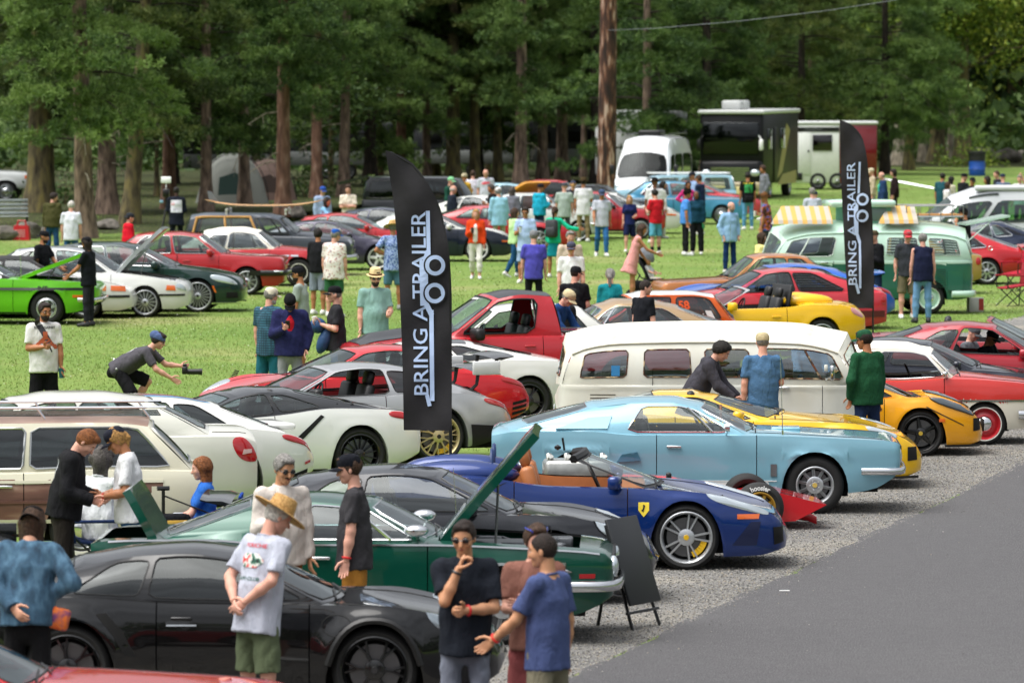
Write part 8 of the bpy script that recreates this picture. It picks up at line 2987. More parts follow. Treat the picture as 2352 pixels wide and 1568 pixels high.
# ------------------------------------------------------------------ banners, motorhome, trailers, tents, odds and ends
FLAGC=mat('black_banner_cloth','#1b191d',0.75,var=0.12,vscale=3,bump=0.25,bscale=9)
PRINT=mat('pale_blue_print','#b9cdf0',0.7)
def feather_flag(name_label,px,ybot,Y,pts_l,pts_r,txt_x,tilt,y_txt,sag_seed,txtlen):
 s=FPX/Y
 base=at_depth(px,ybot,Y)
 gx=lambda x:(x-px)/s
 gz=lambda y:at_depth(px,y,Y).z
 root=empty('feather_banner',(base.x,Y,0),0,name_label,'banner','feather banners')
 L=[(gz(y),gx(x))for x,y in pts_l][::-1]
 R=[(gz(y),gx(x))for x,y in pts_r][::-1]
 z0,z1=L[0][0],max(L[-1][0],R[-1][0])
 r2=random.Random(sag_seed)
 ph=[r2.uniform(0,6)for _ in range(6)]
 def wob(x,z):
  return .03*sin(z*3.1+x*5+ph[0])+.014*sin(z*6.3-x*9+ph[1])+.004*sin(z*13+x*20+ph[2])
 def xl(z):
  return float(ip(L,z))
 def xr(z):
  return float(ip(R,z))
 nz,nx=110,18
 vs,fs=[],[]
 for lay in(0,1):
  for i in range(nz+1):
   z=z0+(z1-z0)*i/nz
   a,c=xl(z),max(xr(z),xl(z)+.004)
   for j in range(nx+1):
    x=a+(c-a)*j/nx
    vs.append((x,wob(x,z)+lay*.004,z))
 W=nx+1
 N=(nz+1)*W
 for i in range(nz):
  for j in range(nx):
   q=i*W+j
   fs.append((q,q+1,q+W+1,q+W))
   fs.append((q+N,q+N+W,q+N+W+1,q+N+1))
 b=MB()
 b.add(vs,fs)
 b.build('banner_cloth',FLAGC,root,60)
 b=MB()
 path=[(0,.03,0)]+[(0,.03,z)for z in np.linspace(.3,z0-.1,4)]
 for z in np.linspace(z0,z1-.02,24):
  path.append((xr(z)-.015,wob(xr(z),z)+.012,z))
 b.tube(path,[.018]*6+[.014]*(len(path)-6),8)
 b.build('pole',mat('carbon_pole','#101012',.4),root)
 b=MB()
 b.rbox((0,.03,.02),(.5,.5,.03),.012)
 b.build('base_plate',TRIM,root)
 vs2,fs2=text_mesh('BRING A TRAILER',.012)
 xs=[v[0]for v in vs2]
 w0,w1=min(xs),max(xs)
 ya,yb=y_txt
 za,zb=gz(ya),gz(yb)
 bl=MB()
 up=(zb-za)/(w1-w0)
 cap_h=txtlen/s
 out=[]
 for x,y,_ in vs2:
  t=(x-w0)/(w1-w0)
  z=za+(zb-za)*t
  xx=gx(txt_x[0]+(txt_x[1]-txt_x[0])*t)-y*cap_h
  out.append((xx,wob(xx,z)-.014,z))
 bl.add(out,fs2)
 bl.build('banner_lettering',PRINT,root,0)
 def strip_poly(poly,m=PRINT,nm='banner_emblem'):
  q=MB()
  q.add([(gx(x),wob(gx(x),gz(y))-.006,gz(y))for x,y in poly],[tuple(range(len(poly)))])
  return q
 return root,gx,gz,wob
def emblem(root,gx,gz,wob,segs,rings,th):
 b=MB()
 for(x0,y0),(x1,y1),w in segs:
  n=8
  d=Vector((x1-x0,y1-y0)).normalized()
  nn=Vector((-d.y,d.x))*w/2
  vs=[]
  for i in range(n+1):
   x,y=x0+(x1-x0)*i/n,y0+(y1-y0)*i/n
   for sg in(-1,1):
    X,Z=gx(x+nn.x*sg),gz(y+nn.y*sg)
    vs.append((X,wob(X,Z)-.02,Z))
  b.add(vs,[(i*2,i*2+1,i*2+3,i*2+2)for i in range(n)])
 b.build('drawbar_emblem',PRINT,root,0)
 for cx,cy,ro,ri in rings:
  b=MB()
  n=36
  for r0,r1,dy,mi in((0,ro*1.16,.024,1),(ri,ro,.028,0)):
   vs=[]
   for i in range(n):
    a=2*pi*i/n
    for r in(r0,r1):
     X,Z=gx(cx+r*cos(a)),gz(cy+r*sin(a)*1.02)
     vs.append((X,wob(X,Z)-dy,Z))
   b.m=mi
   b.add(vs,[(i*2,i*2+1,((i+1)%n)*2+1,((i+1)%n)*2)for i in range(n)])
  b.build('wheel_emblem',[PRINT,FLAGC],root,0)
r_,gx,gz,wob=feather_flag('tall black feather banner with pale blue lettering beside the silver winged coupe',1035,1180,63.2,[(886,347),(905,470),(915,600),(922,760),(926,900),(927,988)],[(889,346),(930,362),(985,425),(1015,490),(1034,600),(1038,700),(1038,990)],(968,961),0,(906,486),3,33)
emblem(r_,gx,gz,wob,[((993,920),(991,712),10),((992,724),(974,688),12),((975,702),(973,598),19),((972,614),(984,576),12),((985,588),(983,484),9),((981,906),(987,932),9)],[(1000,609,23,14),(999,673,23,14)],6)
r_,gx,gz,wob=feather_flag('farther black feather banner standing before the green camper bus',2005,800,103.5,[(1927,278),(1930,380),(1935,500),(1942,620),(1950,708)],[(1930,277),(1950,284),(1982,325),(1994,400),(2004,520),(2007,640),(2007,711)],(1958,1953),0,(654,373),8,19)
emblem(r_,gx,gz,wob,[((1975,662),(1974,552),5),((1974,558),(1966,532),7),((1966,540),(1965,474),10),((1965,482),(1971,452),7),((1971,458),(1973,372),5),((1966,652),(1972,674),6)],[(1980,458,14,8.5),(1980,496,14,8.5)],4)
POLE=ramp_mat('rusted_pole',[(.36,'#20130e'),(.5,'#432a1e'),(.57,'#7d5540'),(.64,'#b39c8c')],.85,2.4,9,.5,(3,3,.5))
p=at(1393,462)
root=empty('utility_pole',(p.x,p.y,0),0,'thick rust-brown pole with peeling pale patches rising through the trees','pole')
b=MB()
b.tube([(0,0,0),(.06,0,6),(.12,0,13)],[.37,.325,.28],20)
b.build('pole_shaft',POLE,root)
b=MB()
wp=[at_depth(1500,66,172),at_depth(1700,49,168),at_depth(1900,25,164),at_depth(2060,0,160),at_depth(2400,-70,150)]
wp=[Vector((p.x+.1,p.y,12))]*0+[at_depth(1396,70,p.y-.4)]+wp
b.tube(wp,.009,5)
o=b.build('overhead_wire',mat('grey_wire','#6d7278',.5),None)
tag(o,'thin grey wire sagging up to the right from the pole','wire')
def big_box(name,label,cat,px0,px1,ytop,ybase,depth,rz=0):
 pass
MHB=mat('black_motorhome_skin','#0d0e10',.4,0,0,spec=.25)
p0=at(1640,458)
root=empty('motorhome',(p0.x+.75,p0.y,0),radians(-12),'black motorhome with large windscreen and roof air conditioners','motorhome')
b=MB()
b.rbox((-.1,4.4,1.95),(2.5,8.6,2.75),.14)
b.rbox((-.1,.35,.95),(2.48,.9,1.1),.2)
b.build('body',MHB,root,50)
b=MB()
b.rbox((-.1,4.4,3.36),(2.62,8.8,.16),.06)
b.build('roof',mat('white_gel_coat','#c3c5c4',.4),root)
b=MB()
b.rbox((-.12,.08,2.35),(2.2,.06,1.25),.05)
b.build('windscreen',glass('screen_glass2',(.12,.18,.18),-.01),root)
b=MB()
b.box((-.12,.14,2.3),(2.15,.02,1.2))
b.build('windscreen_blind',mat('grey_blind','#5a6b6b',.6,var=.3,vscale=1.2),root)
b=MB()
for k in range(6):
 b.box((-.12,-.1,.75+k*.09),(1.5,.04,.05))
b.build('grille',CHROME,root)
for x in(-1.05,.85):
 b=MB()
 b.ell((x,-.06,1.02),(.2,.12,.14),None,14,8)
 b.build('headlight',LAMP,root)
 b=MB()
 b.rbox((x*1.28,-.05,2.1),(.16,.2,.42),.05)
 b.tube([(x*1.28,0,2.3),(x*1.1,.1,2.5)],.025,5)
 b.build('wing_mirror',WHITE_P if x>0 else TRIM,root)
b=MB()
b.rbox((-.1,-.12,.5),(2.4,.3,.35),.08)
b.build('bumper',mat('tan_bumper','#a89a78',.4,0,.6),root)
for y,wdt in((1.5,.9),(4.6,1.0)):
 b=MB()
 b.rbox((1.155,y,2.3),(.04,wdt,.8),.03)
 b.build('side_window',GL_DARK,root)
b=MB()
b.rbox((1.16,2.9,1.7),(.04,.85,2.1),.03)
b.build('door',MHB,root)
for yy,sx in((1.6,.62),(2.9,.8)):
 b=MB()
 b.rbox((-.3,yy,3.62),(.75,.95,.36),.08)
 b.build('air_conditioner',mat('white_gel_coat','#c3c5c4',.4),root)
b=MB()
vs=[(1.156,3.3,.7),(1.156,4.6,1.0),(1.156,6.5,2.6),(1.156,5.6,2.9)]
b.add(vs,[(0,1,2,3)])
b.add([(1.157,3.4,.5),(1.157,8.0,.5),(1.157,8.0,1.0),(1.157,4.6,.9)],[(0,1,2,3)])
b.build('swoosh_graphic',mat('gold_graphic','#a79a62',.4),root,0)
ms=wheel_set(.42,.27,.28,'steel',0,STEEL,{})
for y in(1.9,6.6):
 for s in(-1,1):
  w=put_wheel(root,ms,0,0,.42,s)
  w.location=(s*1.08-.1,y,.42)
  w.rotation_euler=(0,0,pi/2 if s>0 else-pi/2)
p0=at(1818,436)
root=empty('box_trailer',(p0.x,p0.y,0),radians(0),'white box trailer with one dark window and a maroon rear end','trailer')
TW=mat('white_trailer_skin','#e0e1de',.4,0,.3,var=.04)
b=MB()
b.rbox((1.0,1.25,1.5),(2.0,2.4,2.44),.05)
b.build('body',TW,root)
b=MB()
b.rbox((2.78,1.25,1.5),(1.55,2.4,2.44),.05)
b.build('rear_section',paint('#6d1018',.1),root)
b=MB()
b.rbox((1.78,1.25,2.77),(3.65,2.5,.14),.06)
b.build('roof_cap',mat('white_gel_coat','#c3c5c4',.4),root)
b=MB()
b.box((1.0,.04,2.5),(1.95,.03,.18))
b.build('black_band',TRIM,root)
b=MB()
b.rbox((1.28,.03,1.95),(.82,.05,.66),.02)
o=b.build('window',mat('dark_pane','#0a0607',.1,0,.6),root)
b=MB()
b.rbox((.48,.03,1.5),(.62,.04,1.75),.015)
d_=b.build('door',TW,root)
b=MB()
b.rbox((.7,.0,1.6),(.07,.03,.1),.01)
b.build('door_handle',TRIM,d_)
b=MB()
b.rbox((.25,.02,.55),(.4,.05,.3),.02)
b.build('locker_hatch',TRIM,root)
ms2=wheel_set(.36,.22,.22,'steel',0,mat('grey_steel','#4a4c4e',.5),dict(capm=STEEL,capr=.08))
for k in(1.1,1.9):
 w=put_wheel(root,ms2,k,.16,.36,-1)
b=MB()
b.tube([(3.5,.8,.5),(5.9,-.2,.06)],.04,5)
b.tube([(3.5,1.5,.5),(5.9,.5,.06)],.04,5)
for k in range(8):
 t=k/7
 b.tube([(3.5+2.4*t,.8-t,.5-.44*t),(3.5+2.4*t,1.5-t,.5-.44*t)],.025,4)
b.build('loading_ramp',ALLOY,root)
for txt,x,z,hgt,m in(('Touring Racer',.9,2.5,.09,mat('grey_print','#7d8084',.5)),):
 vs,fs=text_mesh(txt)
 b=MB()
 b.add([(x+u*hgt,.02,z+v*hgt)for u,v,_ in vs],fs)
 b.build('trailer_lettering',m,root,0)
for(x,y,w,hgt,lab,yb)in((1512,238,2.4,3.3,'white camper body partly hidden by pine boughs behind the tall van',448),(1445,290,1.5,2.6,'silver rounded caravan end beside the rusty pole',440)):
 p=at(x,yb)
 root=empty('caravan',(p.x,p.y,0),radians(8),lab,'caravan')
 b=MB()
 b.rbox((0,2.2,hgt/2+.3),(w,4.4,hgt-.5),.16)
 b.build('body',mat('white_gel_coat','#c3c5c4',.4),root)
 b=MB()
 b.rbox((0,-.01,hgt*.7),(w*.7,.05,.5),.03)
 b.build('window',GL_DARK,root)
 b=MB()
 b.box((0,-.02,hgt*.48),(w*.98,.03,.08))
 b.build('trim_band',mat('red_band','#9c2f33',.5),root)
 for s in(-1,1):
  put_wheel(root,ms2,s*w*.3,2,.36,s)
LAB=['long dark travel trailer with pale skirt in the shade behind the stout forked pine','long dark travel trailer in the shade left of the near banner','dark travel trailer in the shade just left of the rusty pole','dark horsebox trailer in the shade behind the tents']
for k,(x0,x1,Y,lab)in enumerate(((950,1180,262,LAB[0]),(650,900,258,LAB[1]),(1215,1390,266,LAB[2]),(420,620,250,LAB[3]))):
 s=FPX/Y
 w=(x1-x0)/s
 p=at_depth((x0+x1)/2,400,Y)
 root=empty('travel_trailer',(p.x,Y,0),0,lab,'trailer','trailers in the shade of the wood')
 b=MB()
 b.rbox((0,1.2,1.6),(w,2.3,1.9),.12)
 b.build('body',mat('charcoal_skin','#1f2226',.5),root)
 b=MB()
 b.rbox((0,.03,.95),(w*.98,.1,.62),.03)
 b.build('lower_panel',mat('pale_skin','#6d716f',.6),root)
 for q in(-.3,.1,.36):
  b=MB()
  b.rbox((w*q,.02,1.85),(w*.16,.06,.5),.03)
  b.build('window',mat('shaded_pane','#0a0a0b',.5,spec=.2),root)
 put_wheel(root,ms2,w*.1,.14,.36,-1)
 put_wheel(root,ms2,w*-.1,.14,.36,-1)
def tent(px,py,w,h,d,lab,m1,m2):
 p=at(px,py)
 root=empty('tent',(p.x,p.y,0),radians(8),lab,'tent','tents pitched under the pines')
 b=MB()
 n,k=14,9
 vs,fs=[],[]
 for i in range(n+1):
  u=-1+2*i/n
  for j in range(k+1):
   v=-1+2*j/k
   z=h*max(0,(1-abs(u)**2.3))**.6*max(0,(1-abs(v)**2.6))**.5
   vs.append((u*w/2,v*d/2,z))
 for i in range(n):
  for j in range(k):
   a=i*(k+1)+j
   fs.append((a,a+k+1,a+k+2,a+1))
 b.add(vs,fs)
 b.build('canopy',m1,root,60)
 b=MB()
 b.prism([(-w*.25,0),(w*.22,0),(w*.2,h*.5),(0,h*.62),(-w*.22,h*.52)],-d*.47,-d*.45,lambda x,z,y:Vector((x,y,z)))
 b.build('door',m2,root,0)
 b=MB()
 for s in(-1,1):
  b.tube([(s*w/2*sin(t),-d*.3,h*1.0*cos(t)**.9 if cos(t)>0 else 0)for t in np.linspace(0,pi/2,9)],.02,5)
 b.build('tent_pole',TRIM,root)
tent(533,467,2.6,1.9,2.4,'pale grey and dark green tent between two pine trunks',mat('grey_tent','#62655f',.8),mat('green_tent','#2c423e',.8))
tent(612,459,2.2,1.6,2.2,'brown dome tent right of the grey tent',mat('brown_tent','#4d3b33',.8),mat('brown_flap','#3a2c27',.8))
o_=[x for x in bpy.data.objects if x.get('label','').startswith('dark grey 1940s')][0]
b=MB()
n=20
vs,fs=[],[]
for i in range(n+1):
 t=i/n
 w=.29*(max(sin(pi*min(t*1.02,1)),0)**.55)+.004
 z=.16*(abs(t-.5)*2)**3
 for q in range(8):
  a=2*pi*q/8
  vs.append((-1.5+3.0*t,w*cos(a),z+.035*sin(a)*min(1,w*5)))
for i in range(n):
 for q in range(8):
  fs.append((i*8+q,i*8+(q+1)%8,(i+1)*8+(q+1)%8,(i+1)*8+q))
b.add(vs,fs)
root=empty('surfboard',(o_.location.x-.1,o_.location.y,1.70),o_.rotation_euler.z,'honey-coloured wooden surfboard lying on the roof of the grey estate','surfboard')
b.build('board',mat('varnished_wood','#b98a50',.25,0,.8,var=.15,vscale=5),root,60)
b=MB()
b.prism([(-1.35,.04),(-1.12,.04),(-1.3,.34),(-1.42,.36)],-.012,.012,lambda x,z,y:Vector((x,y,z)))
b.build('fin',mat('grey_fin','#6d7176',.4),root,0)
p=at(1440,1440)
root=empty('sign_easel',(p.x,p.y,0),radians(-28),'black A-frame easel holding a dark board by the green hardtop nose','easel')
BLK=mat('black_metal','#0b0b0c',.4)
b=MB()
R=Matrix.Rotation(radians(14),3,'Y')
for s in(-1,1):
 b.tube([(.2,s*.28,0),(-.12,s*.2,.95)],.016,6)
b.tube([(-.3,0,0),(-.12,0,.95)],.016,6)
b.tube([(.16,-.32,.16),(.16,.32,.16)],.014,6)
b.tube([(-.2,0,.3),(.12,.24,.3)],.01,5)
b.tube([(-.2,0,.3),(.12,-.24,.3)],.01,5)
b.build('easel_frame',BLK,root)
b=MB()
b.rbox((.06,0,.62),(.03,.62,.82),.01,Matrix.Rotation(radians(-18),3,'Y'))
b.build('display_board',mat('board_back','#25272a',.5),root)
def folding_chair(loc,rz,lab,col,grp='folding camp chairs'):
 root=empty('folding_chair',loc,rz,lab,'chair',grp)
 fr=mat('chair_frame','#1d1d20',.4,.4)
 cl=fabric(col,'chair_cloth')
 for s in(-1,1):
  for q in(-1,1):
   b=MB()
   b.tube([(q*.26,s*.28,0),(-q*.24,s*.26,.44)],.012,6)
   b.build('leg',fr,root)
 for q in(-1,1):
  b=MB()
  b.tube([(-.28,q*.26,.0),(-.36,q*.28,.9)],.012,6)
  b.build('upright',fr,root)
  b=MB()
  b.tube([(.24,q*.28,.40),(.24,q*.3,.66)],.012,6)
  b.build('arm_post',fr,root)
  b=MB()
  b.rbox((-.04,q*.3,.66),(.6,.08,.03),.012)
  b.build('armrest',cl,root)
 b=MB()
 b.rbox((0,0,.42),(.5,.52,.03),.012,Matrix.Rotation(radians(8),3,'Y'))
 b.build('seat',cl,root)
 b=MB()
 b.rbox((-.33,0,.68),(.03,.54,.48),.012,Matrix.Rotation(radians(-8),3,'Y'))
 b.build('backrest',cl,root)
 return root
p=at(2325,703)
folding_chair(p,radians(200),'empty red folding chair nearest the right edge','#8f2a33')
p=at(2338,668)
folding_chair(p,radians(215),'red folding chair standing half behind another red chair','#9c2030')
p=at(2240,716)
root=empty('drinks_box',p,radians(10),'small red and white cardboard drinks box on the grass','box')
b=MB()
b.rbox((0,0,.15),(.32,.22,.3),.008)
b.build('box',mat('white_card','#c9c6c2',.7),root)
b=MB()
b.box((.1,-.113,.16),(.1,.006,.24))
b.build('box_print',mat('red_print','#a8352c',.6),root)
p=at(2244,404)
root=empty('litter_bin',p,0,'blue barrel bin with black lid standing on the far grass','bin')
b=MB()
b.lathe([(0,0),(.36,0),(.38,.03),(.38,.30),(.395,.31),(.38,.33),(.38,.72)],n=24)
b.build('barrel',mat('blue_barrel','#1d4fa8',.5),root)
b=MB()
b.lathe([(.39,.70),(.39,1.02),(.42,1.03),(.42,1.14),(.0,1.16)],n=24)
b.build('lid',mat('black_lid','#1b1c1e',.6),root)
ROCK=ramp_mat('grey_rock',[(.3,'#3f3b36'),(.6,'#6f6a62'),(.75,'#8a8478')],.95,4,8,.8)
def boulder(px,py,w,h,lab,seed,grp='boulders edging the lawn'):
 r2=random.Random(seed)
 p=at(px,py)
 bm=bmesh.new()
 bmesh.ops.create_icosphere(bm,subdivisions=3,radius=1)
 ph=[Vector((r2.uniform(-1,1),r2.uniform(-1,1),r2.uniform(-1,1))).normalized()for _ in range(9)]
 for v in bm.verts:
  k=1.0
  for q in ph:
   dd=v.co.normalized().dot(q)
   if dd>.62:
    k=min(k,.62/dd+.08)
  v.co=v.co*k*r2.uniform(.97,1.03)
  v.co=Vector((v.co.x*w/2,v.co.y*w*.4,v.co.z*h*.62+h*.4))
 me=bpy.data.meshes.new('boulder')
 bm.to_mesh(me)
 bm.free()
 me.materials.append(ROCK)
 o=link('boulder',me)
 o.location=p
 tag(o,lab,'rock',grp)
for i,(x,y,w,h,lab)in enumerate(((62,548,1.0,.5,'low rock beside the red bag at the left'),(12,552,.9,.45,'rock at the left edge behind the lime car'),(245,528,.9,.36,'flat stone left of the leaning pine'),(684,500,.7,.42,'pointed rock right of the surfboard car'),(2262,371,1.6,.8,'big flat-topped boulder behind the blue bin'),(2310,374,1.9,.8,'boulder right of the blue bin'),(2352,366,1.6,.5,'boulder at the right edge beyond the lawn'),(2160,371,1.3,.8,'boulder between the pale tree stems'),(2060,378,1.5,.6,'boulder at the foot of the grey-barked tree'),(110,540,.6,.3,'small rock by the olive hoodie man'))):
 boulder(x,y,w,h,lab,i)
p=at(25,530)
root=empty('park_bench',p,radians(8),'slatted grey park bench under the trees at the left edge','bench')
for k in range(4):
 b=MB()
 b.rbox((0,.22+.04*k,.55+.13*k),(1.1,.03,.09),.01)
 b.build('slat',mat('weathered_slat','#8d9494',.7,var=.2),root)
for k in range(4):
 b=MB()
 b.rbox((0,-.2+.12*k,.45),(1.1,.09,.03),.01)
 b.build('slat',mat('weathered_slat','#8d9494',.7,var=.2),root)
for s in(-1,1):
 b=MB()
 b.tube([(s*.5,-.25,0),(s*.5,-.22,.43),(s*.5,.2,.43),(s*.5,.36,1.0)],.022,6)
 b.tube([(s*.5,.22,.43),(s*.5,.3,0)],.022,6)
 b.build('leg',BLK,root)
p=at(50,552)
root=empty('carrier_bag',p,radians(-10),'red carrier bag with white print standing by the bench','bag')
b=MB()
b.box((0,0,.22),(.5,.22,.44),taper=.86)
b.build('bag',mat('red_plastic','#b31822',.4,var=.1,bump=.4,bscale=9),root)
for s in(-1,1):
 b=MB()
 b.tube([(-.14,s*.06,.43),(-.1,s*.06,.58),(.1,s*.06,.58),(.14,s*.06,.43)],.015,5)
 b.build('handle',mat('red_plastic','#b31822',.4,var=.1,bump=.4,bscale=9),root)
b=MB()
for k in range(4):
 b.box((-.02,-.112,.30-k*.06),(.3,.006,.018))
b.build('bag_print',mat('pink_print','#d9a7a5',.6),root)
p=at(382,577)
root=empty('camera_tripod',p,radians(90),'tripod with video camera and white light panel by the cameraman','tripod')
for k in range(3):
 b=MB()
 a=k*2.1+.5
 b.tube([(cos(a)*.42,sin(a)*.42,0),(0,0,1.25)],.022,6)
 b.build('leg',BLK,root)
b=MB()
b.tube([(0,0,1.2),(0,0,1.5)],.03,8)
b.rbox((0,0,1.62),(.42,.18,.22),.03)
b.tube([(.2,0,1.62),(.4,0,1.62)],.06,10)
b.build('video_camera',BLK,root)
b=MB()
b.rbox((0,-.0,1.98),(.05,.28,.18),.02)
b.tube([(0,0,1.7),(0,0,1.95)],.012,5)
b.build('light_panel',mat('light_diffuser','#f2f4f2',.4),root)
b=MB()
b.rbox((-.15,.12,1.38),(.12,.1,.08),.01)
b.build('monitor',mat('blue_grey_screen','#7aa0b5',.3),root)
p=at_depth(522,880,80)
b=MB()
b.tube([(0,0,0),(.06,0,.2)],.01,5)
for k in range(9):
 b.box((.03+.022*k*.6,0,.12+k*.022),(.07,.03,.014),Matrix.Rotation(.3,3,'Y'))
o=b.build('cleaning_brush',BLK,None)
o.location=(p.x,p.y,p.z-.12)
tag(o,'small black brush sticking up in front of the red bonnet','brush')
p=at_depth(235,1180,56.3)
folding_chair((p.x,56.3,0),radians(10),'dark blue folding chair under the grey-haired seated person','#1c2a4a')
p=at_depth(470,1190,56.2)
folding_chair((p.x,56.2,0),radians(180),'blue folding chair under the long-haired girl','#1d3f8c')
p=at_depth(398,1180,55.6)
root=empty('tote_bag',(p.x,55.6,0),.3,'black and yellow bag hanging by the seated girl','bag')
b=MB()
b.rbox((0,0,.62),(.34,.16,.3),.05)
b.build('bag',fabric('#17181c'),root)
b=MB()
b.rbox((.02,-.085,.66),(.2,.01,.1),.004)
b.build('bag_print',mat('ochre_print','#c29a3a',.6),root)
b=MB()
b.tube([(-.1,0,0),(-.1,0,1.02)],.018,6)
b.tube([(-.16,0,1.02),(-.04,0,1.02)],.025,6)
b.tube([(-.1,0,.95),(.4,0,.75)],.008,4)
b.build('stand',BLK,root)
b=MB()
b.box((0,0,.02),(.1,.05,.004))
o=b.build('paper_scrap',WHITE_P,None)
o.location=at(1802,1360)
tag(o,'white scrap of paper lying on the grey road','litter')
# ------------------------------------------------------------------ people
GP='visitors to the car show'
_PERSON=person
def person(px,ytop,h,face,label,**s):
 return _PERSON(px,ytop,h,face,label,GP,**s)
def held(name,label,cat,loc,build,rz=0.0):
 root=empty(name,loc,rz,label,cat)
 build(root)
 return root
def phone(P,sd,label):
 q=P.root.matrix_basis@P.hand_at(sd)
 def f(r):
  b=MB()
  b.rbox((0,0,.03),(.012,.075,.15),.006,Matrix.Rotation(.6,3,'Y'))
  b.build('handset',TRIM,r)
 return held('mobile_phone',label,'phone',q,f,P.root.rotation_euler.z)
def cup(P,sd,label,col,lid=None):
 q=P.root.matrix_basis@P.hand_at(sd)
 def f(r):
  b=MB()
  b.lathe([(0,-.07),(.03,-.07),(.04,.07),(0,.07)],n=14)
  b.build('cup',mat('cup_paint',col,.4),r)
  if lid:
   b=MB()
   b.lathe([(.042,.07),(.042,.085),(0,.09)],n=14)
   b.build('lid',mat('cup_paint',lid,.5),r)
 return held('drinking_cup',label,'cup',q,f)
def band(P,sd,col,name='wristband',t=.1):
 a,b_,c,f=P.arms[sd][:4]
 b=MB()
 o=Vector(c-f*.03)
 R=Vector(f).to_track_quat('Z','Y').to_matrix()
 b.tube([o+R@Vector((.034*P.k*cos(q),.034*P.k*sin(q),0))for q in np.linspace(0,2*pi,15)[:-1]],.009,5,closed=True)
 b.build(name,mat('band_paint',col,.4),P.root)
def lines(P,rows,m,front=False,up=0.0,width=.3,name='shirt_print'):
 vs2,fs2=[],[]
 for txt,y,hgt,wide in rows:
  v,f=text_mesh(txt,.03)
  n=len(vs2)
  vs2+=[(a*hgt*wide,y+c*hgt)for a,c,_ in v]
  fs2+=[tuple(i+n for i in q)for q in f]
 return P.chest_print(vs2,fs2,m,front,width,up,name)
def blob(P,shape,m,front=False,up=0.0,width=.3,name='shirt_print'):
 vs,fs,ix=[],[],{}
 n=22
 for i in range(n+1):
  for j in range(n+1):
   ix[(i,j)]=len(vs)
   vs.append((-.5+i/n,-.5+j/n))
 for i in range(n):
  for j in range(n):
   if shape(-.5+(i+.5)/n,-.5+(j+.5)/n):
    fs.append((ix[(i,j)],ix[(i+1,j)],ix[(i+1,j+1)],ix[(i,j+1)]))
 used=sorted({q for f in fs for q in f})
 k={q:a for a,q in enumerate(used)}
 return P.chest_print([vs[q]for q in used],[tuple(k[q]for q in f)for f in fs],m,front,width,up,name)
DENIM=ramp_mat('washed_denim',[(.3,'#22394c'),(.5,'#34546b'),(.72,'#4f7188')],.9,16,6,.35,(1,1,.5))
JEAN,DJEAN,LJEAN='#2f5580','#1c2c48','#6b94b8'
FLORAL=pattern('floral_cloth','#d9d4cd','#a8655c',22,.62,c='#6f8a9a')
BLUEPAT=pattern('blue_leaf_cloth','#93a8cf','#49629c',26,.52)
BATIK=pattern('orange_batik_cloth','#2c4d9a','#c2621c',9,.5,c='#3b1d14')
PLAID=plaid('teal_plaid','#1d4152','#2c5d70','#132c3a')
PINKM=mat('red_print_ink','#c8505a',.7)
BLKP=mat('black_print_ink','#1a1a1c',.7)
GREYP=mat('grey_print_ink','#8b8e92',.7)
P=person(62,1160,1.78,80,'person in blue denim jacket and black cap with hands behind back at the left edge',Y=43.2,arms=('back','hip'),top=('jacket',DENIM),bottom=('jeans','#161618'),hair=('long','brown'),hat=('capb','#0c0c0e'),skin='light',hairlen=.14,nod=22,lean=8,shoes='#18181a')
q=P.root.matrix_basis@Vector(P.hip+P.S*-.2)
def pouch(r):
 b=MB()
 b.rbox((0,0,0),(.26,.07,.17),.03,Matrix.Rotation(.25,3,'Y'))
 b.build('pouch',ramp_mat('orange_print_cloth',[(.35,'#b8331c'),(.5,'#d9702a'),(.65,'#6a3a6a')],.8,9,3,.2),r)
held('hip_pouch','orange patterned pouch hanging at the hip of the person in denim','pouch',q,pouch)
P=person(146,1022,1.76,355,'man in black hooded sweatshirt bending his head beside the wood-sided estate',Y=53.6,arms=('holdlow','holdlow'),top=('hoodie','#1b1b1e'),bottom=('jeans','#2a2622'),hair=('short','ginger'),nod=40,lean=10,skin='pink',hang=False)
lines(P,[('Custom',.3,.1,1),('Shop',-.35,.09,1)],GREYP,False,.0,.35)
blob(P,lambda x,y:.25<x*x*5+y*y*4<.5,GREYP,False,0,.34)
P=person(300,1034,1.74,182,'man in white tee and navy cap with blond ponytail reaching both hands forward',Y=53.7,arms=('holdlow','holdlow'),top=('tee','#d9dadd'),bottom=('jeans',JEAN),hair=('pony','blond'),hat=('cap','#20222c'),skin='tan',nod=30,lean=4,fat=.3)
band(P,1,'#c0392b')
P=person(228,1037,1.72,200,'grey curly-haired person seated in white top with blue collar',Y=56.4,drop=0.0,legs='sit',lift=.44-.40,arms=('knee','knee'),top=('long','#d3d6d8'),bottom=('jeans',DJEAN),hair=('curly','salt'),skin='light')if False else None
_PERSON(228,1037,1.72,60,'grey curly-haired person seated in white top with blue collar',GP,Y=56.3,legs='sit',arms=('knee','knee'),top=('long','#d3d6d8'),bottom=('jeans',DJEAN),hair=('curly','salt'),skin='light')
_PERSON(472,1084,1.64,182,'girl with long fair hair seated in a blue chair facing left',GP,Y=56.2,legs='sit',arms=('knee','knee'),top=('tee','#2a5fae'),bottom=('jeans',JEAN),hair=('long','ginger'),fem=True,skin='pink',hairlen=.18)
P=person(592,1144,1.84,42,'man in straw hat and pale grey printed tee with hands clasped behind him',Y=43.3,arms=('back','back'),top=('tee','#aeb2bf'),bottom=('shorts','#566048'),hair=('short','white'),hat=('straw','#c9a063'),skin='pink',nod=22,lean=9,turn=-20,hem=.16)
lines(P,[('PORSCHE',.36,.1,1.3)],PINKM,False,.0,.3)
lines(P,[('AUTO CLUB',-.5,.09,1.1)],mat('green_print_ink','#2f5c50',.7),False,.0,.3)
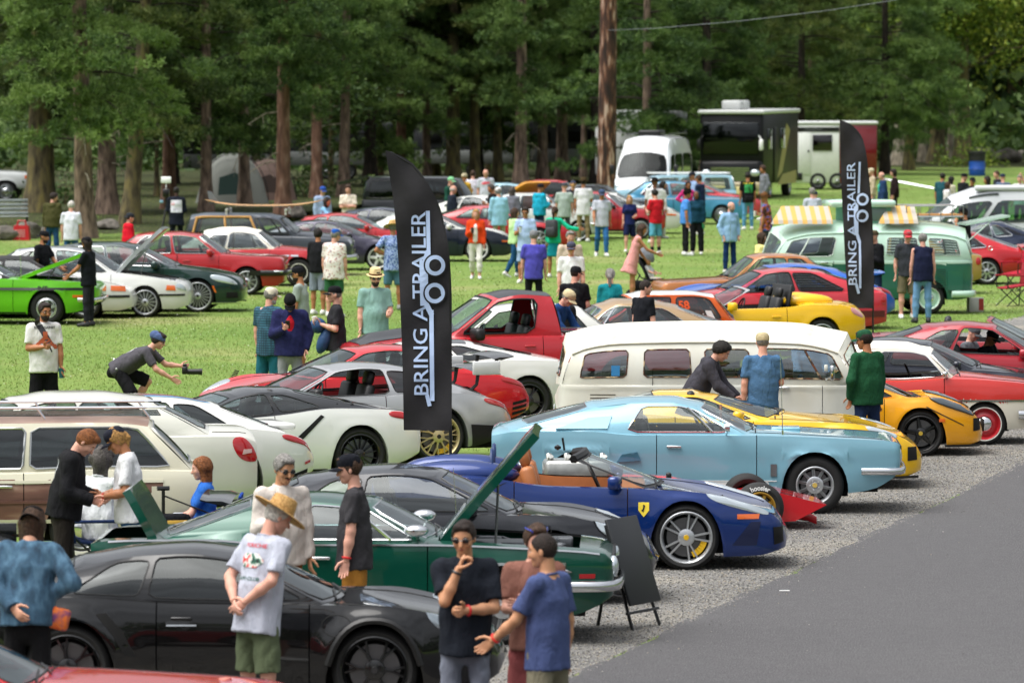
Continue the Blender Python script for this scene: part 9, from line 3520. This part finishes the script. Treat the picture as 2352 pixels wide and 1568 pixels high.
blob(P,lambda x,y:-.16<y<.16 and abs(x)<.42-abs(y),ramp_mat('car_print',[(.38,'#c93a3a'),(.48,'#e0e4dc'),(.58,'#2f6a55'),(.68,'#1c1c1e')],.7,14,2),False,-.01,.3)
P=person(646,1054,1.79,292,'grey-haired moustached man in cream sweatshirt and sunglasses',Y=48.9,arms=('down','hold'),top=('long','#cbc2ba'),bottom=('jeans','#8a5a2c'),hair=('short','grey'),eyes='sun',tache='dark',skin='olive',fat=.35,nod=14,turn=8,hem=.1)
cup(P,-1,'white paper cup held by the man in cream sweatshirt','#d9d7d2')
band(P,1,'#c9ccd0','wrist_watch')
P=person(814,1056,1.78,178,'young man in charcoal tee, black cap and tan shorts facing left',Y=48.9,arms=('down','down'),top=('tee','#38373a'),bottom=('shorts','#9a6a2c'),hair=('short','brown'),hat=('cap','#12141b'),skin='pink',hem=.14,fat=.2)
band(P,1,'#d0262c')
P=person(1068,1205,1.80,272,'man in black tee and sunglasses with hand on chin in the foreground',Y=41.6,arms=('crossb','chin'),top=('tee','#1d2129'),bottom=('jeans','#747986'),hair=('short','dark'),eyes='sun',skin='olive',turn=-14,nod=10,hem=.13)
band(P,1,'#c9222a')
band(P,-1,'#15171c','wrist_watch')
P=person(1228,1230,1.75,262,'man in brown tee with mirrored sunglasses on his head and folded arms',Y=41.9,arms=('crossa','crossb'),top=('tee','#7c554a'),bottom=('shorts','#8a4a4a'),hair=('short','brown'),eyes='suntop',skin='pink',turn=25,broad=.95)
band(P,-1,'#3f9fe0')
P=person(1258,1246,1.77,148,'man in slate blue tee seen from behind with his arm stretched left',Y=40.7,arms=('low','downb'),top=('tee','#46527a'),bottom=('shorts','#76715f'),hair=('buzz','dark'),skin='olive',turn=12,nod=4,hem=.13)
band(P,1,'#d0332c')
P=person(100,698,1.80,285,'bearded man with glasses in white printed tee and black shorts on the lawn',arms=('down','hook'),top=('tee','#d2d1cf'),bottom=('shorts','#131316'),hair=('short','dark'),beard='dark',eyes='glasses',skin='tan',hem=.13,fat=.25,turn=15)
lines(P,[('RISE AGAINST',.36,.1,1.0)],BLKP,True,.0,.34)
blob(P,lambda x,y:abs(y+.05+.9*abs(x))<.1 or(abs(x)<.07 and-.45<y<.2),mat('rust_print_ink','#a9502c',.7),True,.0,.36)
vs=[]
for k in range(13):
 t=k/12
 for e in(-.09,.09):
  vs.append((-.38+.72*t+e,.72-1.3*t+e))
P.chest_print(vs,[(2*k,2*k+1,2*k+3,2*k+2)for k in range(12)],fabric('#45434a'),True,.34,.0,'bag_strap')
cup(P,1,'teal bottle in the hand of the bearded man in white tee','#1d5a68')
P=person(274,778,1.74,352,'photographer in blue beanie crouching on the lawn with a camera',drop=.42,Y=81.6,legs='crouch',lean=60,arms=('camera','camlow'),top=('tee','#4c4a50'),bottom=('shorts','#17171a'),hair=('short','dark'),hat=('beanie','#4c5c82'),eyes='sun',skin='pink',nod=-12)
b=MB()
b.tube([Vector(P.neck-P.S*.12),Vector(P.chest-P.F*.12),Vector(P.hip-P.F*.14+P.S*.12),Vector(P.hip+P.F*.02+P.S*.18)],.02,6)
b.tube([Vector(P.hip-P.S*.2),Vector(P.hip-P.F*.16),Vector(P.hip+P.S*.2)],.014,6)
b.build('white_harness',fabric('#cfd0d2'),P.root)
q=P.root.matrix_basis@((P.hand_at(1)+P.hand_at(-1))/2)
def cam_(r):
 b=MB()
 b.rbox((0,0,.02),(.08,.14,.11),.02)
 b.rbox((0,0,.09),(.06,.06,.05),.012)
 b.build('camera_body',TRIM,r)
 b=MB()
 b.lathe([(0,.03),(.04,.03),(.042,.2),(.047,.2),(.047,.25),(.0,.25)],axis='X',n=16)
 b.build('camera_lens',TRIM,r)
held('photo_camera','black camera with long lens held by the crouching photographer','camera',q+Vector((.05,0,.03)),cam_)
person(617,666,1.80,60,'man in teal plaid shirt and cream cap seen from behind',Y=85.3,arms=('down','down'),top=('tee',PLAID),bottom=('shorts','#1d5a66'),hair=('short','grey'),hat=('cap','#cfc8b4'),beard='white',skin='pink',hem=.16,eyes='glasses',turn=-25)
P=person(666,674,1.80,272,'man in navy and white track jacket looking down at his phone',Y=84,arms=('pocket','phone'),top=('jacket','#23264c'),under='#b01c28',bottom=('jeans','#8d8f94'),hat=('cap','#121316'),skin='pink',nod=42,fat=.3,hem=.1)
phone(P,-1,'phone held by the man in track jacket')
person(690,613,1.78,165,'tattooed man in grey-green tee and black cap pointing left',arms=('down','point'),top=('tee','#8f9a93'),bottom=('shorts','#5a6a62'),hair=('buzz','dark'),hat=('cap','#15161a'),beard='dark',skin='tan')
P=person(772,666,1.79,188,'man in black polo and cap carrying a coffee and blue jacket',Y=86,arms=('hold','hook'),top=('tee','#2a2a2e'),bottom=('jeans','#6389b0'),hair=('buzz','grey'),hat=('cap','#141418'),skin='pink',hem=.12,nod=0)
cup(P,1,'white coffee cup held by the man in black polo','#d9d6cf','#e6e4df')
q=P.root.matrix_basis@P.hand_at(-1)
def jk(r):
 b=MB()
 b.ell((0,0,.02),(.13,.12,.12),None,12,8)
 b.ell((.1,-.02,-.2),(.1,.1,.22),Matrix.Rotation(.4,3,'Y'),12,8)
 b.build('jacket',mat('blue_quilt','#1e4470',.6,bump=.6,bscale=18),r)
held('rolled_jacket','blue jacket rolled over the arm of the man in black polo','jacket',q,jk)
person(731,528,1.76,60,'man in black jacket and grey shorts beside the floral shirt',arms=('hold','holdlow'),top=('long','#17181b'),bottom=('shorts','#76808c'),hair=('short','black'),skin='tan',turn=40)
person(767,527,1.78,72,'stout man in pale floral shirt, blue cap and green shorts',arms=('down','down'),top=('tee',FLORAL),bottom=('shorts','#2d5c3c'),hair=('short','grey'),hat=('cap','#1d4f9c'),skin='pink',fat=.5,hem=.18,turn=-40)
person(861,620,1.86,280,'bearded man in straw fedora and sage green tee',arms=('holdlow','down'),top=('tee','#7ea098'),bottom=('shorts','#c9c8c6'),hair=('short','dark'),hat=('fedora','#d3bb8c','#5a3a22'),beard='dark',eyes='sun',skin='pink',fat=.5,hem=.14)
person(903,510,1.84,95,'man in blue patterned shirt and wide straw hat half behind the near banner',arms=('hip','down'),top=('tee',BLUEPAT),bottom=('shorts','#4a6f80'),hair=('short','grey'),hat=('straw','#d9b676'),skin='tan',hem=.16,shoes='#8a8a88')
P=person(1093,481,1.68,265,'woman in orange cardigan and white trousers walking towards the camera',legs='walk',arms=('down','hold'),top=('jacket','#d9451c'),under='#dcd8d2',bottom=('capri','#d9d7d2'),hair=('bob','blond'),fem=True,skin='pink',hem=.02)
cup(P,-1,'dark cup held by the woman in orange cardigan','#2a2a2c')
person(1180,478,1.68,25,'woman in pale green jacket and jeans turning away',legs='walk',arms=('down','downb'),top=('long','#b3d69a'),bottom=('jeans','#1f4a70'),hair=('long','brown'),fem=True)
P=person(1207,478,1.78,262,'man in light blue shirt and sunglasses holding a cup',arms=('down','hold'),top=('tee','#a5bde0'),bottom=('shorts','#8fa6c4'),hair=('short','dark'),eyes='sun',skin='tan',hem=.2)
cup(P,-1,'clear cup held by the man in light blue shirt','#c9d3d8','#15151a')
person(1226,530,1.78,88,'man in purple tee and grey cap seen from behind',arms=('down','down'),top=('tee','#4d4aa8'),bottom=('jeans','#15161a'),hair=('buzz','grey'),hat=('cap','#77787c'),skin='pink',hem=.14)
P=person(1273,477,1.70,70,'woman in green top and teal skirt with backpack and outstretched arm',arms=('down','side'),top=('long','#1fb28a'),bottom=('skirt','#0f7f8a'),hair=('pony','brown'),fem=True,skin='tan')
b=MB()
b.rbox(Vector(P.chest-P.F*.19-P.T*.08),(.18,.32,.44),.07)
b.rbox(Vector(P.chest-P.F*.28-P.T*.16),(.08,.24,.22),.03)
b.m=1
for sg in(-1,1):
 b.tube([Vector(P.neck+P.S*.1*sg-P.F*.02),Vector(P.chest+P.S*.13*sg+P.F*.12),Vector(P.chest+P.S*.14*sg-P.T*.2)],.02,5)
b.build('backpack',[mat('grey_pack','#2c2f33',.7,var=.4,vscale=9),fabric('#1a1b1e')],P.root)
person(1309,533,1.80,282,'grey-haired man in beige shirt mostly behind the man in white tee',arms=('down','down'),top=('long','#bfae9c'),bottom=('jeans','#8d8a80'),hair=('short','grey'),skin='pink')
person(1312,553,1.78,268,'man in white tee and dark grey cap walking towards the camera',arms=('down','down'),legs='walk',top=('tee','#d9dadc'),bottom=('jeans','#5f6672'),hat=('cap','#46485a'),skin='pink',hem=.15)
person(1258,619,1.78,330,'man in navy sweater and cream cap leaning over the red pickup',drop=.1,Y=87.6,lean=26,arms=('low','low'),top=('long','#1e3f70'),bottom=('jeans',DJEAN),hat=('cap','#bdb08c'),hair=('buzz','grey'),skin='pink',nod=22)
person(1319,625,1.76,80,'man in black shirt and black cap seen from behind near the pickup',Y=95.4,arms=('down','down'),top=('tee','#131418'),bottom=('jeans',DJEAN),hat=('cap','#1a1b1e'),hair=('buzz','dark'),skin='pink',fat=.3,turn=-30)
person(1303,673,1.68,20,'dark-haired man in black puffer collar behind the cream bus',Y=88,arms=('down','down'),top=('hoodie','#16171b'),bottom=('jeans',DJEAN),hair=('full','black'),skin='tan')
person(1401,621,1.66,85,'woman in teal sweatshirt with grey ponytail seen from behind',arms=('down','down'),top=('long','#157a82'),bottom=('jeans',DJEAN),hair=('pony','grey'),fem=True,fat=.3,hairlen=.2)
person(1477,652,1.73,40,'man in black tee with sleeve flag in profile by the orange hatchback',Y=90.2,arms=('down','down'),top=('tee','#14161b'),bottom=('jeans',DJEAN),hair=('buzz','dark'),skin='pink',turn=-32)
person(1452,514,1.72,5,'woman in pink dress leaning over a baby stroller',lean=16,arms=('low','reach'),top=('dress','#cd8f8c'),hair=('long','brown'),fem=True,skin='tan',hang=False,shoes='#b08a78',legs='rest')
p=at(1488,686)
root=empty('baby_stroller',p,radians(-20),'black folding stroller in front of the woman in pink','stroller')
b=MB()
for s in(-1,1):
 b.tube([(-.42,s*.22,1.0),(-.1,s*.24,.5),(.38,s*.22,.12)],.014,6)
 b.tube([(-.1,s*.24,.55),(-.32,s*.24,.12)],.014,6)
b.tube([(-.42,-.22,1.0),(-.42,.22,1.0)],.018,6)
b.build('frame',BLK,root)
b=MB()
b.rbox((-.04,0,.66),(.06,.4,.62),.03,Matrix.Rotation(radians(-24),3,'Y'))
b.rbox((.14,0,.42),(.36,.4,.06),.03)
b.rbox((-.2,0,.3),(.36,.36,.2),.04)
b.build('seat',fabric('#1a1b1f'),root)
b=MB()
b.ell((-.1,0,.93),(.26,.22,.2),Matrix.Rotation(.5,3,'Y'),16,10,zmin=.0)
b.build('hood',fabric('#6d7076'),root)
for x in(.36,-.32):
 for s in(-1,1):
  b=MB()
  b.lathe([(.0,-.02),(.1,-.02),(.11,0),(.1,.02),(0,.02)],(x,s*.25,.11),'Y',18)
  b.build('wheel',RUBBER,root)
q=root.matrix_basis@Vector((.06,0,.42))
T_=Person(dict(h=.86,vox=.016,legs='sit',arms=('knee','knee'),top=('tee','#c3c4c4'),bottom=('shorts','#b9b4a8'),hat=('cap','#b9ab98'),skin='pink',lean=-14))
T_.root.location=(q.x,q.y,q.z-(T_.hip[2]-.05))
T_.root.rotation_euler=(0,0,radians(-30))
tag(T_.root,'toddler in beige cap sitting in the stroller','person',GP)
person(1382,434,1.80,275,'man in pale grey tee, blue cap and jeans walking towards the camera',legs='walk',arms=('wb','wf'),top=('tee','#b3b7c3'),bottom=('jeans','#2f6398'),hat=('cap','#3a4a66'),skin='tan',hem=.14)
person(1446,449,1.56,268,'girl in navy football shirt with white headband',legs='walk2',arms=('holdlow','down'),top=('tee','#1b2350'),bottom=('shorts','#161d40'),hair=('long','blond'),fem=True,skin='pink')
person(1506,437,1.76,128,'man in red polo and light blue shorts seen from behind',arms=('hold','hold'),top=('tee','#c01f2a'),bottom=('shorts','#5aa0b8'),hair=('short','black'),skin='pink',socks='#15161a')
person(1504,410,1.86,95,'big man in white tee and black bucket hat behind the man in red',arms=('down','down'),top=('tee','#d2d2d4'),bottom=('jeans','#2a2c33'),hat=('brim','#17171a'),fat=.4,skin='brown',hem=.18)
person(1520,418,1.68,20,'dark-haired woman in white top right of the big man',arms=('down','down'),top=('long','#cfcdca'),bottom=('wide','#d0d0ce'),hair=('long','black'),fem=True,skin='tan')
person(1580,418,1.66,280,'woman in bright pink top with dark hair',arms=('hip','hip'),top=('long','#c8327a'),bottom=('jeans',DJEAN),hair=('long','black'),fem=True,skin='tan',eyes='sun')
person(1608,404,1.80,150,'man in navy jacket beside the woman in pink top',arms=('down','hold'),top=('long','#1b2742'),bottom=('jeans','#2a2c33'),hair=('short','brown'),skin='tan')
person(1593,396,1.82,200,'man in pale blue shirt and dark cap behind the navy jacket',arms=('down','down'),top=('long','#8fa8cf'),bottom=('jeans','#2a2c33'),hat=('cap','#22242c'),skin='tan')
person(1575,435,1.78,10,'man in blue shirt and black cowboy hat',arms=('down','downb'),top=('tee','#4a86cf'),bottom=('slim','#17181c'),hat=('brim','#17130f'),hair=('short','dark'),skin='tan')
P=person(1601,440,1.72,255,'person in dark teal hooded top with hood raised',arms=('down','down'),top=('hoodie','#12384a'),bottom=('wide','#17181c'),hood_up=True,fem=True,skin='brown')
cup(P,1,'green bottle held by the person in teal hood','#1f8a5a')
person(1676,466,1.75,300,'bald bearded man in light blue denim shirt and dark jeans',arms=('pocket','pocket'),top=('long','#8fb3d6'),bottom=('jeans','#16305c'),hair=('fringe','grey'),beard='grey',skin='pink',hem=.16,turn=25)
P=person(1718,398,1.78,100,'man in black and green printed tee with shoulder bag',arms=('down','down'),top=('tee','#131618'),bottom=('jeans','#5a92b8'),hair=('short','black'),skin='tan',hem=.1)
blob(P,lambda x,y:-.5<y<.3 and abs(x)<.4,mat('green_print_ink2','#17803a',.7),False,0,.32)
lines(P,[('ROD SHOP',.42,.15,1.0)],mat('yellow_print_ink','#c9b82c',.7),False,0,.32)
b=MB()
b.rbox(Vector(P.hip-P.F*.2+P.T*.02),(.1,.28,.2),.03)
b.tube([Vector(P.neck+P.S*.1),Vector(P.chest-P.F*.14),Vector(P.hip-P.F*.18-P.S*.12)],.015,5)
b.build('shoulder_bag',fabric('#17181b'),P.root)
person(1755,382,1.80,200,'man in grey sweater near the motorhome wheel',arms=('pocket','pocket'),top=('long','#6f7278'),bottom=('jeans','#8a8c90'),hair=('short','brown'),skin='tan')
P=person(1760,445,1.78,160,'man in brown hat and orange and blue patterned shirt',arms=('down','hold'),top=('tee',BATIK),bottom=('jeans','#3a3c42'),hat=('brim','#6d4a2c'),skin='tan',fat=.3,hem=.14)
cup(P,-1,'white food tray held by the man in patterned shirt','#d9d6cf')
person(1746,537,1.64,20,'woman with bobbed brown hair in pale yellow top behind the copper coupe',arms=('down','down'),top=('long','#d9cf86'),bottom=('jeans',DJEAN),hair=('bob','brown'),fem=True,skin='pink')
person(1866,434,1.78,100,'man in pale grey shirt with grey hair above the striped awning',arms=('down','down'),top=('tee','#b3b9c6'),bottom=('jeans',DJEAN),hair=('short','grey'),skin='pink',fat=.3)
person(1872,440,1.62,95,'person in navy cap just in front of the pale grey shirt',arms=('down','down'),top=('tee','#a5adc0'),bottom=('jeans',DJEAN),hat=('cap','#1c2244'),skin='pink')
person(2011,530,1.76,210,'man in black hooded sweatshirt half hidden behind the farther banner',Y=116.3,arms=('hold','pocket'),top=('hoodie','#121317'),bottom=('jeans',DJEAN),hat=('cap','#4d4432'),skin='pink')
person(2084,534,1.78,280,'man in red cap, dark polo and khaki shorts by the green bus',Y=115.9,arms=('pocket','downb'),top=('tee','#34373c'),bottom=('shorts','#6d6650'),hat=('cap','#b83a44'),hair=('short','grey'),eyes='glasses',skin='pink')
person(2120,539,1.78,97,'grey-haired man in navy fleece vest over white tee seen from behind',Y=113.9,arms=('down','down'),legs='rest',top=('vest','#1b2038'),bottom=('jeans',LJEAN),hair=('short','grey'),skin='pink',hem=.12,shoes='#26282c')
P=bpy.data.objects[[o.name for o in bpy.data.objects if o.get('label','').startswith('grey-haired man in navy fleece')][0]]
person(2217,478,1.78,170,'man in black polo and cap with hand at his mouth behind the green bus',arms=('chin','down'),top=('tee','#131418'),bottom=('shorts','#3a3d44'),hat=('cap','#141519'),hair=('short','dark'),skin='tan',hem=.14)
person(1992,783,1.78,122,'man in dark green sweatshirt and green cap standing by the amber sports car',Y=72.0,arms=('pocket','down'),top=('long','#1c4a30'),bottom=('jeans','#1d2c48'),hat=('cap','#1f4a33'),hair=('short','dark'),eyes='glasses',skin='tan',turn=30,fat=.35,hem=.1)
P=person(1752,774,1.76,92,'man in blue tee and khaki shorts facing the cream bus',Y=71.7,arms=('downb','holdlow'),top=('tee','#46688a'),bottom=('shorts','#8a7762'),hat=('cap','#b3a684'),hair=('buzz','grey'),skin='pink',hem=.15,fat=.2)
phone(P,-1,'phone in the hand of the man in blue tee')
person(1589,840,1.74,350,'young man in grey hooded sweatshirt bending beside the cream bus',drop=.3,Y=72.1,lean=30,arms=('low','low'),top=('hoodie','#3c3b42'),bottom=('jeans',DJEAN),hair=('full','black'),skin='pink',nod=18)
_PERSON(1857,812,1.70,282,'man in blue shirt looking down inside the cream bus',GP,Y=74.7,legs='sit',base=.42,arms=('knee','knee'),top=('long','#6f95b8'),bottom=('jeans',DJEAN),hair=('short','black'),skin='tan',nod=30)
_PERSON(2226,762,1.66,330,'person in grey cap sitting in the far seat of the claret coupe',GP,Y=86.0,legs='sit',base=-.06,arms=('knee','knee'),top=('tee','#5f6268'),bottom=('jeans',DJEAN),hat=('cap','#55585c'),skin='pink',nod=25)
_PERSON(2266,776,1.64,330,'man in black cap and black top sitting in the near seat of the claret coupe',GP,Y=85.0,legs='sit',base=-.06,arms=('knee','knee'),top=('tee','#141519'),bottom=('jeans',DJEAN),hat=('cap','#101114'),skin='tan',nod=30)
person(120,445,1.78,70,'man in olive hooded sweatshirt seen from behind by the near pine',arms=('down','down'),top=('hoodie','#454427'),bottom=('jeans','#24466b'),hair=('short','dark'),skin='pink',turn=-45)
person(163,464,1.76,85,'white-haired man in white tee seen from behind',arms=('down','down'),top=('tee','#d2d4de'),bottom=('jeans',JEAN),hair=('short','white'),skin='pink',hem=.14)
person(97,545,1.74,330,'tattooed man in black tee and backward cap behind the raised lime bonnet',Y=116.6,arms=('low','down'),top=('tee','#131418'),bottom=('jeans','#1d1f24'),hat=('capb','#17171a'),beard='dark',skin='tan',turn=20)
person(203,548,1.74,160,'long-haired man in black polo and dark jeans by the white convertible nose',Y=112.4,arms=('low','down'),top=('tee','#15181d'),bottom=('jeans','#24252b'),hair=('long','dark'),hat=('cap','#16161a'),beard='dark',skin='tan',shoes='#17171a',hairlen=.3,hem=.14)
person(295,490,1.62,20,'boy in red hooded sweatshirt and dark backward cap',arms=('down','down'),top=('hoodie','#c3162a'),bottom=('jeans',DJEAN),hat=('capb','#2c3036'),hair=('buzz','dark'),skin='pink')
P=person(405,431,1.80,92,'cameraman in dark clothes and white numbered bib seen from behind',arms=('hold','hold'),top=('long','#181c28'),bottom=('jeans','#14161f'),hair=('buzz','black'),skin='dark',hem=.2)
blob(P,lambda x,y:abs(x)<.46 and abs(y)<.5,mat('white_bib','#c9c9d2',.7),False,-.06,.34,'bib')
lines(P,[('023',-.28,.26,1.0)],mat('navy_print_ink','#23265a',.6),False,-.06,.325,'bib_number')
blob(P,lambda x,y:(x+.28)**2+(y-.22)**2<.018,mat('red_print_ink2','#c9333c',.7),False,-.06,.325,'bib_mark')
person(740,429,1.74,300,'person in pale blue hooded sweatshirt and blue cap by the pines',arms=('down','down'),top=('hoodie','#8fa0bc'),bottom=('jeans',DJEAN),hat=('cap','#2a4a92'),eyes='sun',skin='light')
person(743,455,1.66,340,'woman with long black hair in sky blue top reaching forward',arms=('low','reach'),lean=6,top=('tee','#7fb8dc'),bottom=('jeans',DJEAN),hair=('long','black'),fem=True,skin='tan',fat=.4)
person(800,427,1.74,262,'young man in cream tee standing right of the barbecue lid',arms=('crossa','crossb'),top=('tee','#d2c8b8'),bottom=('jeans','#33363c'),hair=('short','brown'),skin='pink')
person(998,407,1.72,280,'woman in white sleeveless top and sunglasses right of the near banner',arms=('crossa','crossb'),top=('tank','#d9d9d9'),bottom=('jeans',DJEAN),hair=('bun','brown'),eyes='sun',fem=True,skin='pink')
person(1033,407,1.76,330,'man in light green cap and dark green top',arms=('down','down'),top=('long','#1f4a3c'),bottom=('jeans',DJEAN),hat=('cap','#7fbf8c'),skin='pink')
person(1038,428,1.74,20,'white-haired man in dark navy top behind the ochre bonnet',arms=('down','down'),top=('long','#1c2430'),bottom=('jeans',DJEAN),hair=('fringe','white'),skin='pink')
person(1065,399,1.78,60,'man in mustard shirt and beige cap',arms=('down','hold'),top=('long','#b8912e'),bottom=('jeans',DJEAN),hat=('cap','#b5ab8c'),skin='tan')
person(1086,394,1.78,85,'dark-haired man in white tee seen from behind next to the mustard shirt',arms=('holdlow','down'),top=('tee','#c9c6d0'),bottom=('jeans',DJEAN),hair=('short','brown'),skin='pink',hem=.16)
P=person(1116,389,1.86,268,'tall balding man in pale grey tee with red print',arms=('downb','downb'),top=('tee','#c0c3d0'),bottom=('jeans','#22304c'),hair=('fringe','grey'),skin='pink',nod=30)
blob(P,lambda x,y:(x/.42)**2+((y-.1-.12*x)/.14)**2<1,PINKM,True,0,.34)
person(1131,425,1.76,200,'man in black shirt facing left beside the pale blue jacket',arms=('hold','down'),top=('tee','#17171a'),bottom=('jeans','#3a3c44'),hair=('short','salt'),skin='tan',hem=.16)
person(1146,431,1.78,110,'man in pale blue jacket and white cap seen from behind',arms=('down','down'),top=('jacket','#8fc0d2'),bottom=('jeans','#a8a288'),hat=('cap','#d0d0cc'),hair=('short','grey'),skin='pink',hem=.2)
person(1176,431,1.70,80,'woman in grey jacket with long grey-brown hair',arms=('down','down'),top=('jacket','#6f737c'),bottom=('jeans',DJEAN),hair=('long','salt'),fem=True)
person(1239,423,1.76,40,'man in bright teal jacket and dark cap behind the white two-door',arms=('down','hold'),top=('hoodie','#1f9cb8'),bottom=('jeans',DJEAN),hat=('cap','#1a1a20'),skin='tan')
person(1296,420,1.76,85,'man in sage tee and grey cap, left of the three at the white car',arms=('down','down'),top=('tee','#9caaa2'),bottom=('jeans','#44464c'),hat=('cap','#4a4b52'),skin='pink',hem=.16)
person(1316,416,1.72,88,'woman in black top with blond ponytail between two men',arms=('hip','hip'),top=('long','#2c2630'),bottom=('jeans','#2f4a78'),hat=('cap','#3a4258'),hair=('pony','blond'),fem=True,skin='pink',fat=.2)
person(1340,410,1.84,85,'man in white tee and brown brimmed hat right of the blond woman',arms=('down','hold'),top=('tee','#d2d2d6'),bottom=('jeans','#8a7a5c'),hat=('brim','#4d4028'),hair=('short','dark'),skin='tan',hem=.2)
person(2004,387,1.74,190,'woman in beige top and cap right of the farther banner',arms=('down','down'),top=('long','#b8a890'),bottom=('jeans','#8d8a80'),hat=('cap','#c3b79c'),fem=True,skin='pink')
person(2028,397,1.76,190,'man in navy jacket over turquoise tee',arms=('down','down'),top=('jacket','#22395c'),under='#2fae9c',bottom=('jeans','#2a2c33'),hair=('fringe','grey'),skin='pink')
person(2055,390,1.78,180,'person in dark brown sweater with dark hair tied back',arms=('pocket','pocket'),top=('long','#231619'),bottom=('jeans','#2a2a30'),hair=('bob','dark'),skin='pink')
person(2164,399,1.78,60,'man in dark teal tee seen from behind by the silver camper',arms=('down','down'),top=('tee','#1f4a54'),bottom=('jeans','#5a4c3a'),hair=('short','black'),skin='tan',hem=.14)
person(2175,420,1.52,20,'girl with brown hair in white top',arms=('down','down'),top=('tee','#d2ced0'),bottom=('shorts','#4a4c54'),hair=('long','brown'),fem=True,skin='pink')
person(2183,407,1.66,40,'woman with straight black hair and beige bag',arms=('down','down'),top=('long','#b9b5a0'),bottom=('jeans',DJEAN),hair=('long','black'),fem=True)
person(2212,399,1.80,30,'man in black top and cap behind the silver camper roof',arms=('down','down'),top=('long','#15171c'),bottom=('jeans',DJEAN),hat=('cap','#16171b'),skin='pink',fat=.3)
person(2232,408,1.70,300,'person in dark clothes and dark cap leaning left behind the camper roof',arms=('down','down'),top=('long','#1a1d24'),bottom=('jeans',DJEAN),hat=('cap','#1a1b20'),skin='tan')
person(2270,407,1.72,170,'dark-haired person in black looking left beyond the camper',arms=('down','down'),top=('hoodie','#16171a'),bottom=('jeans',DJEAN),hair=('bob','dark'),skin='tan')
person(2292,394,1.78,200,'short-haired man in navy beyond the camper roof',arms=('down','down'),top=('long','#22252e'),bottom=('jeans',DJEAN),hair=('buzz','brown'),skin='pink')
person(2304,400,1.70,100,'person in navy cap and grey-blue top beyond the camper roof',arms=('down','down'),top=('tee','#5f6c84'),bottom=('jeans',DJEAN),hat=('cap','#232a44'),skin='pink')
person(2343,404,1.74,250,'grey-haired person in white at the far right edge',arms=('up','down'),top=('tee','#d4d4d4'),bottom=('jeans',DJEAN),hair=('short','grey'),skin='pink')
for k,o in enumerate([o for o in bpy.data.objects if o.get('label')=='shaded pine among the deeper ranks of the dark wood']):
 pass
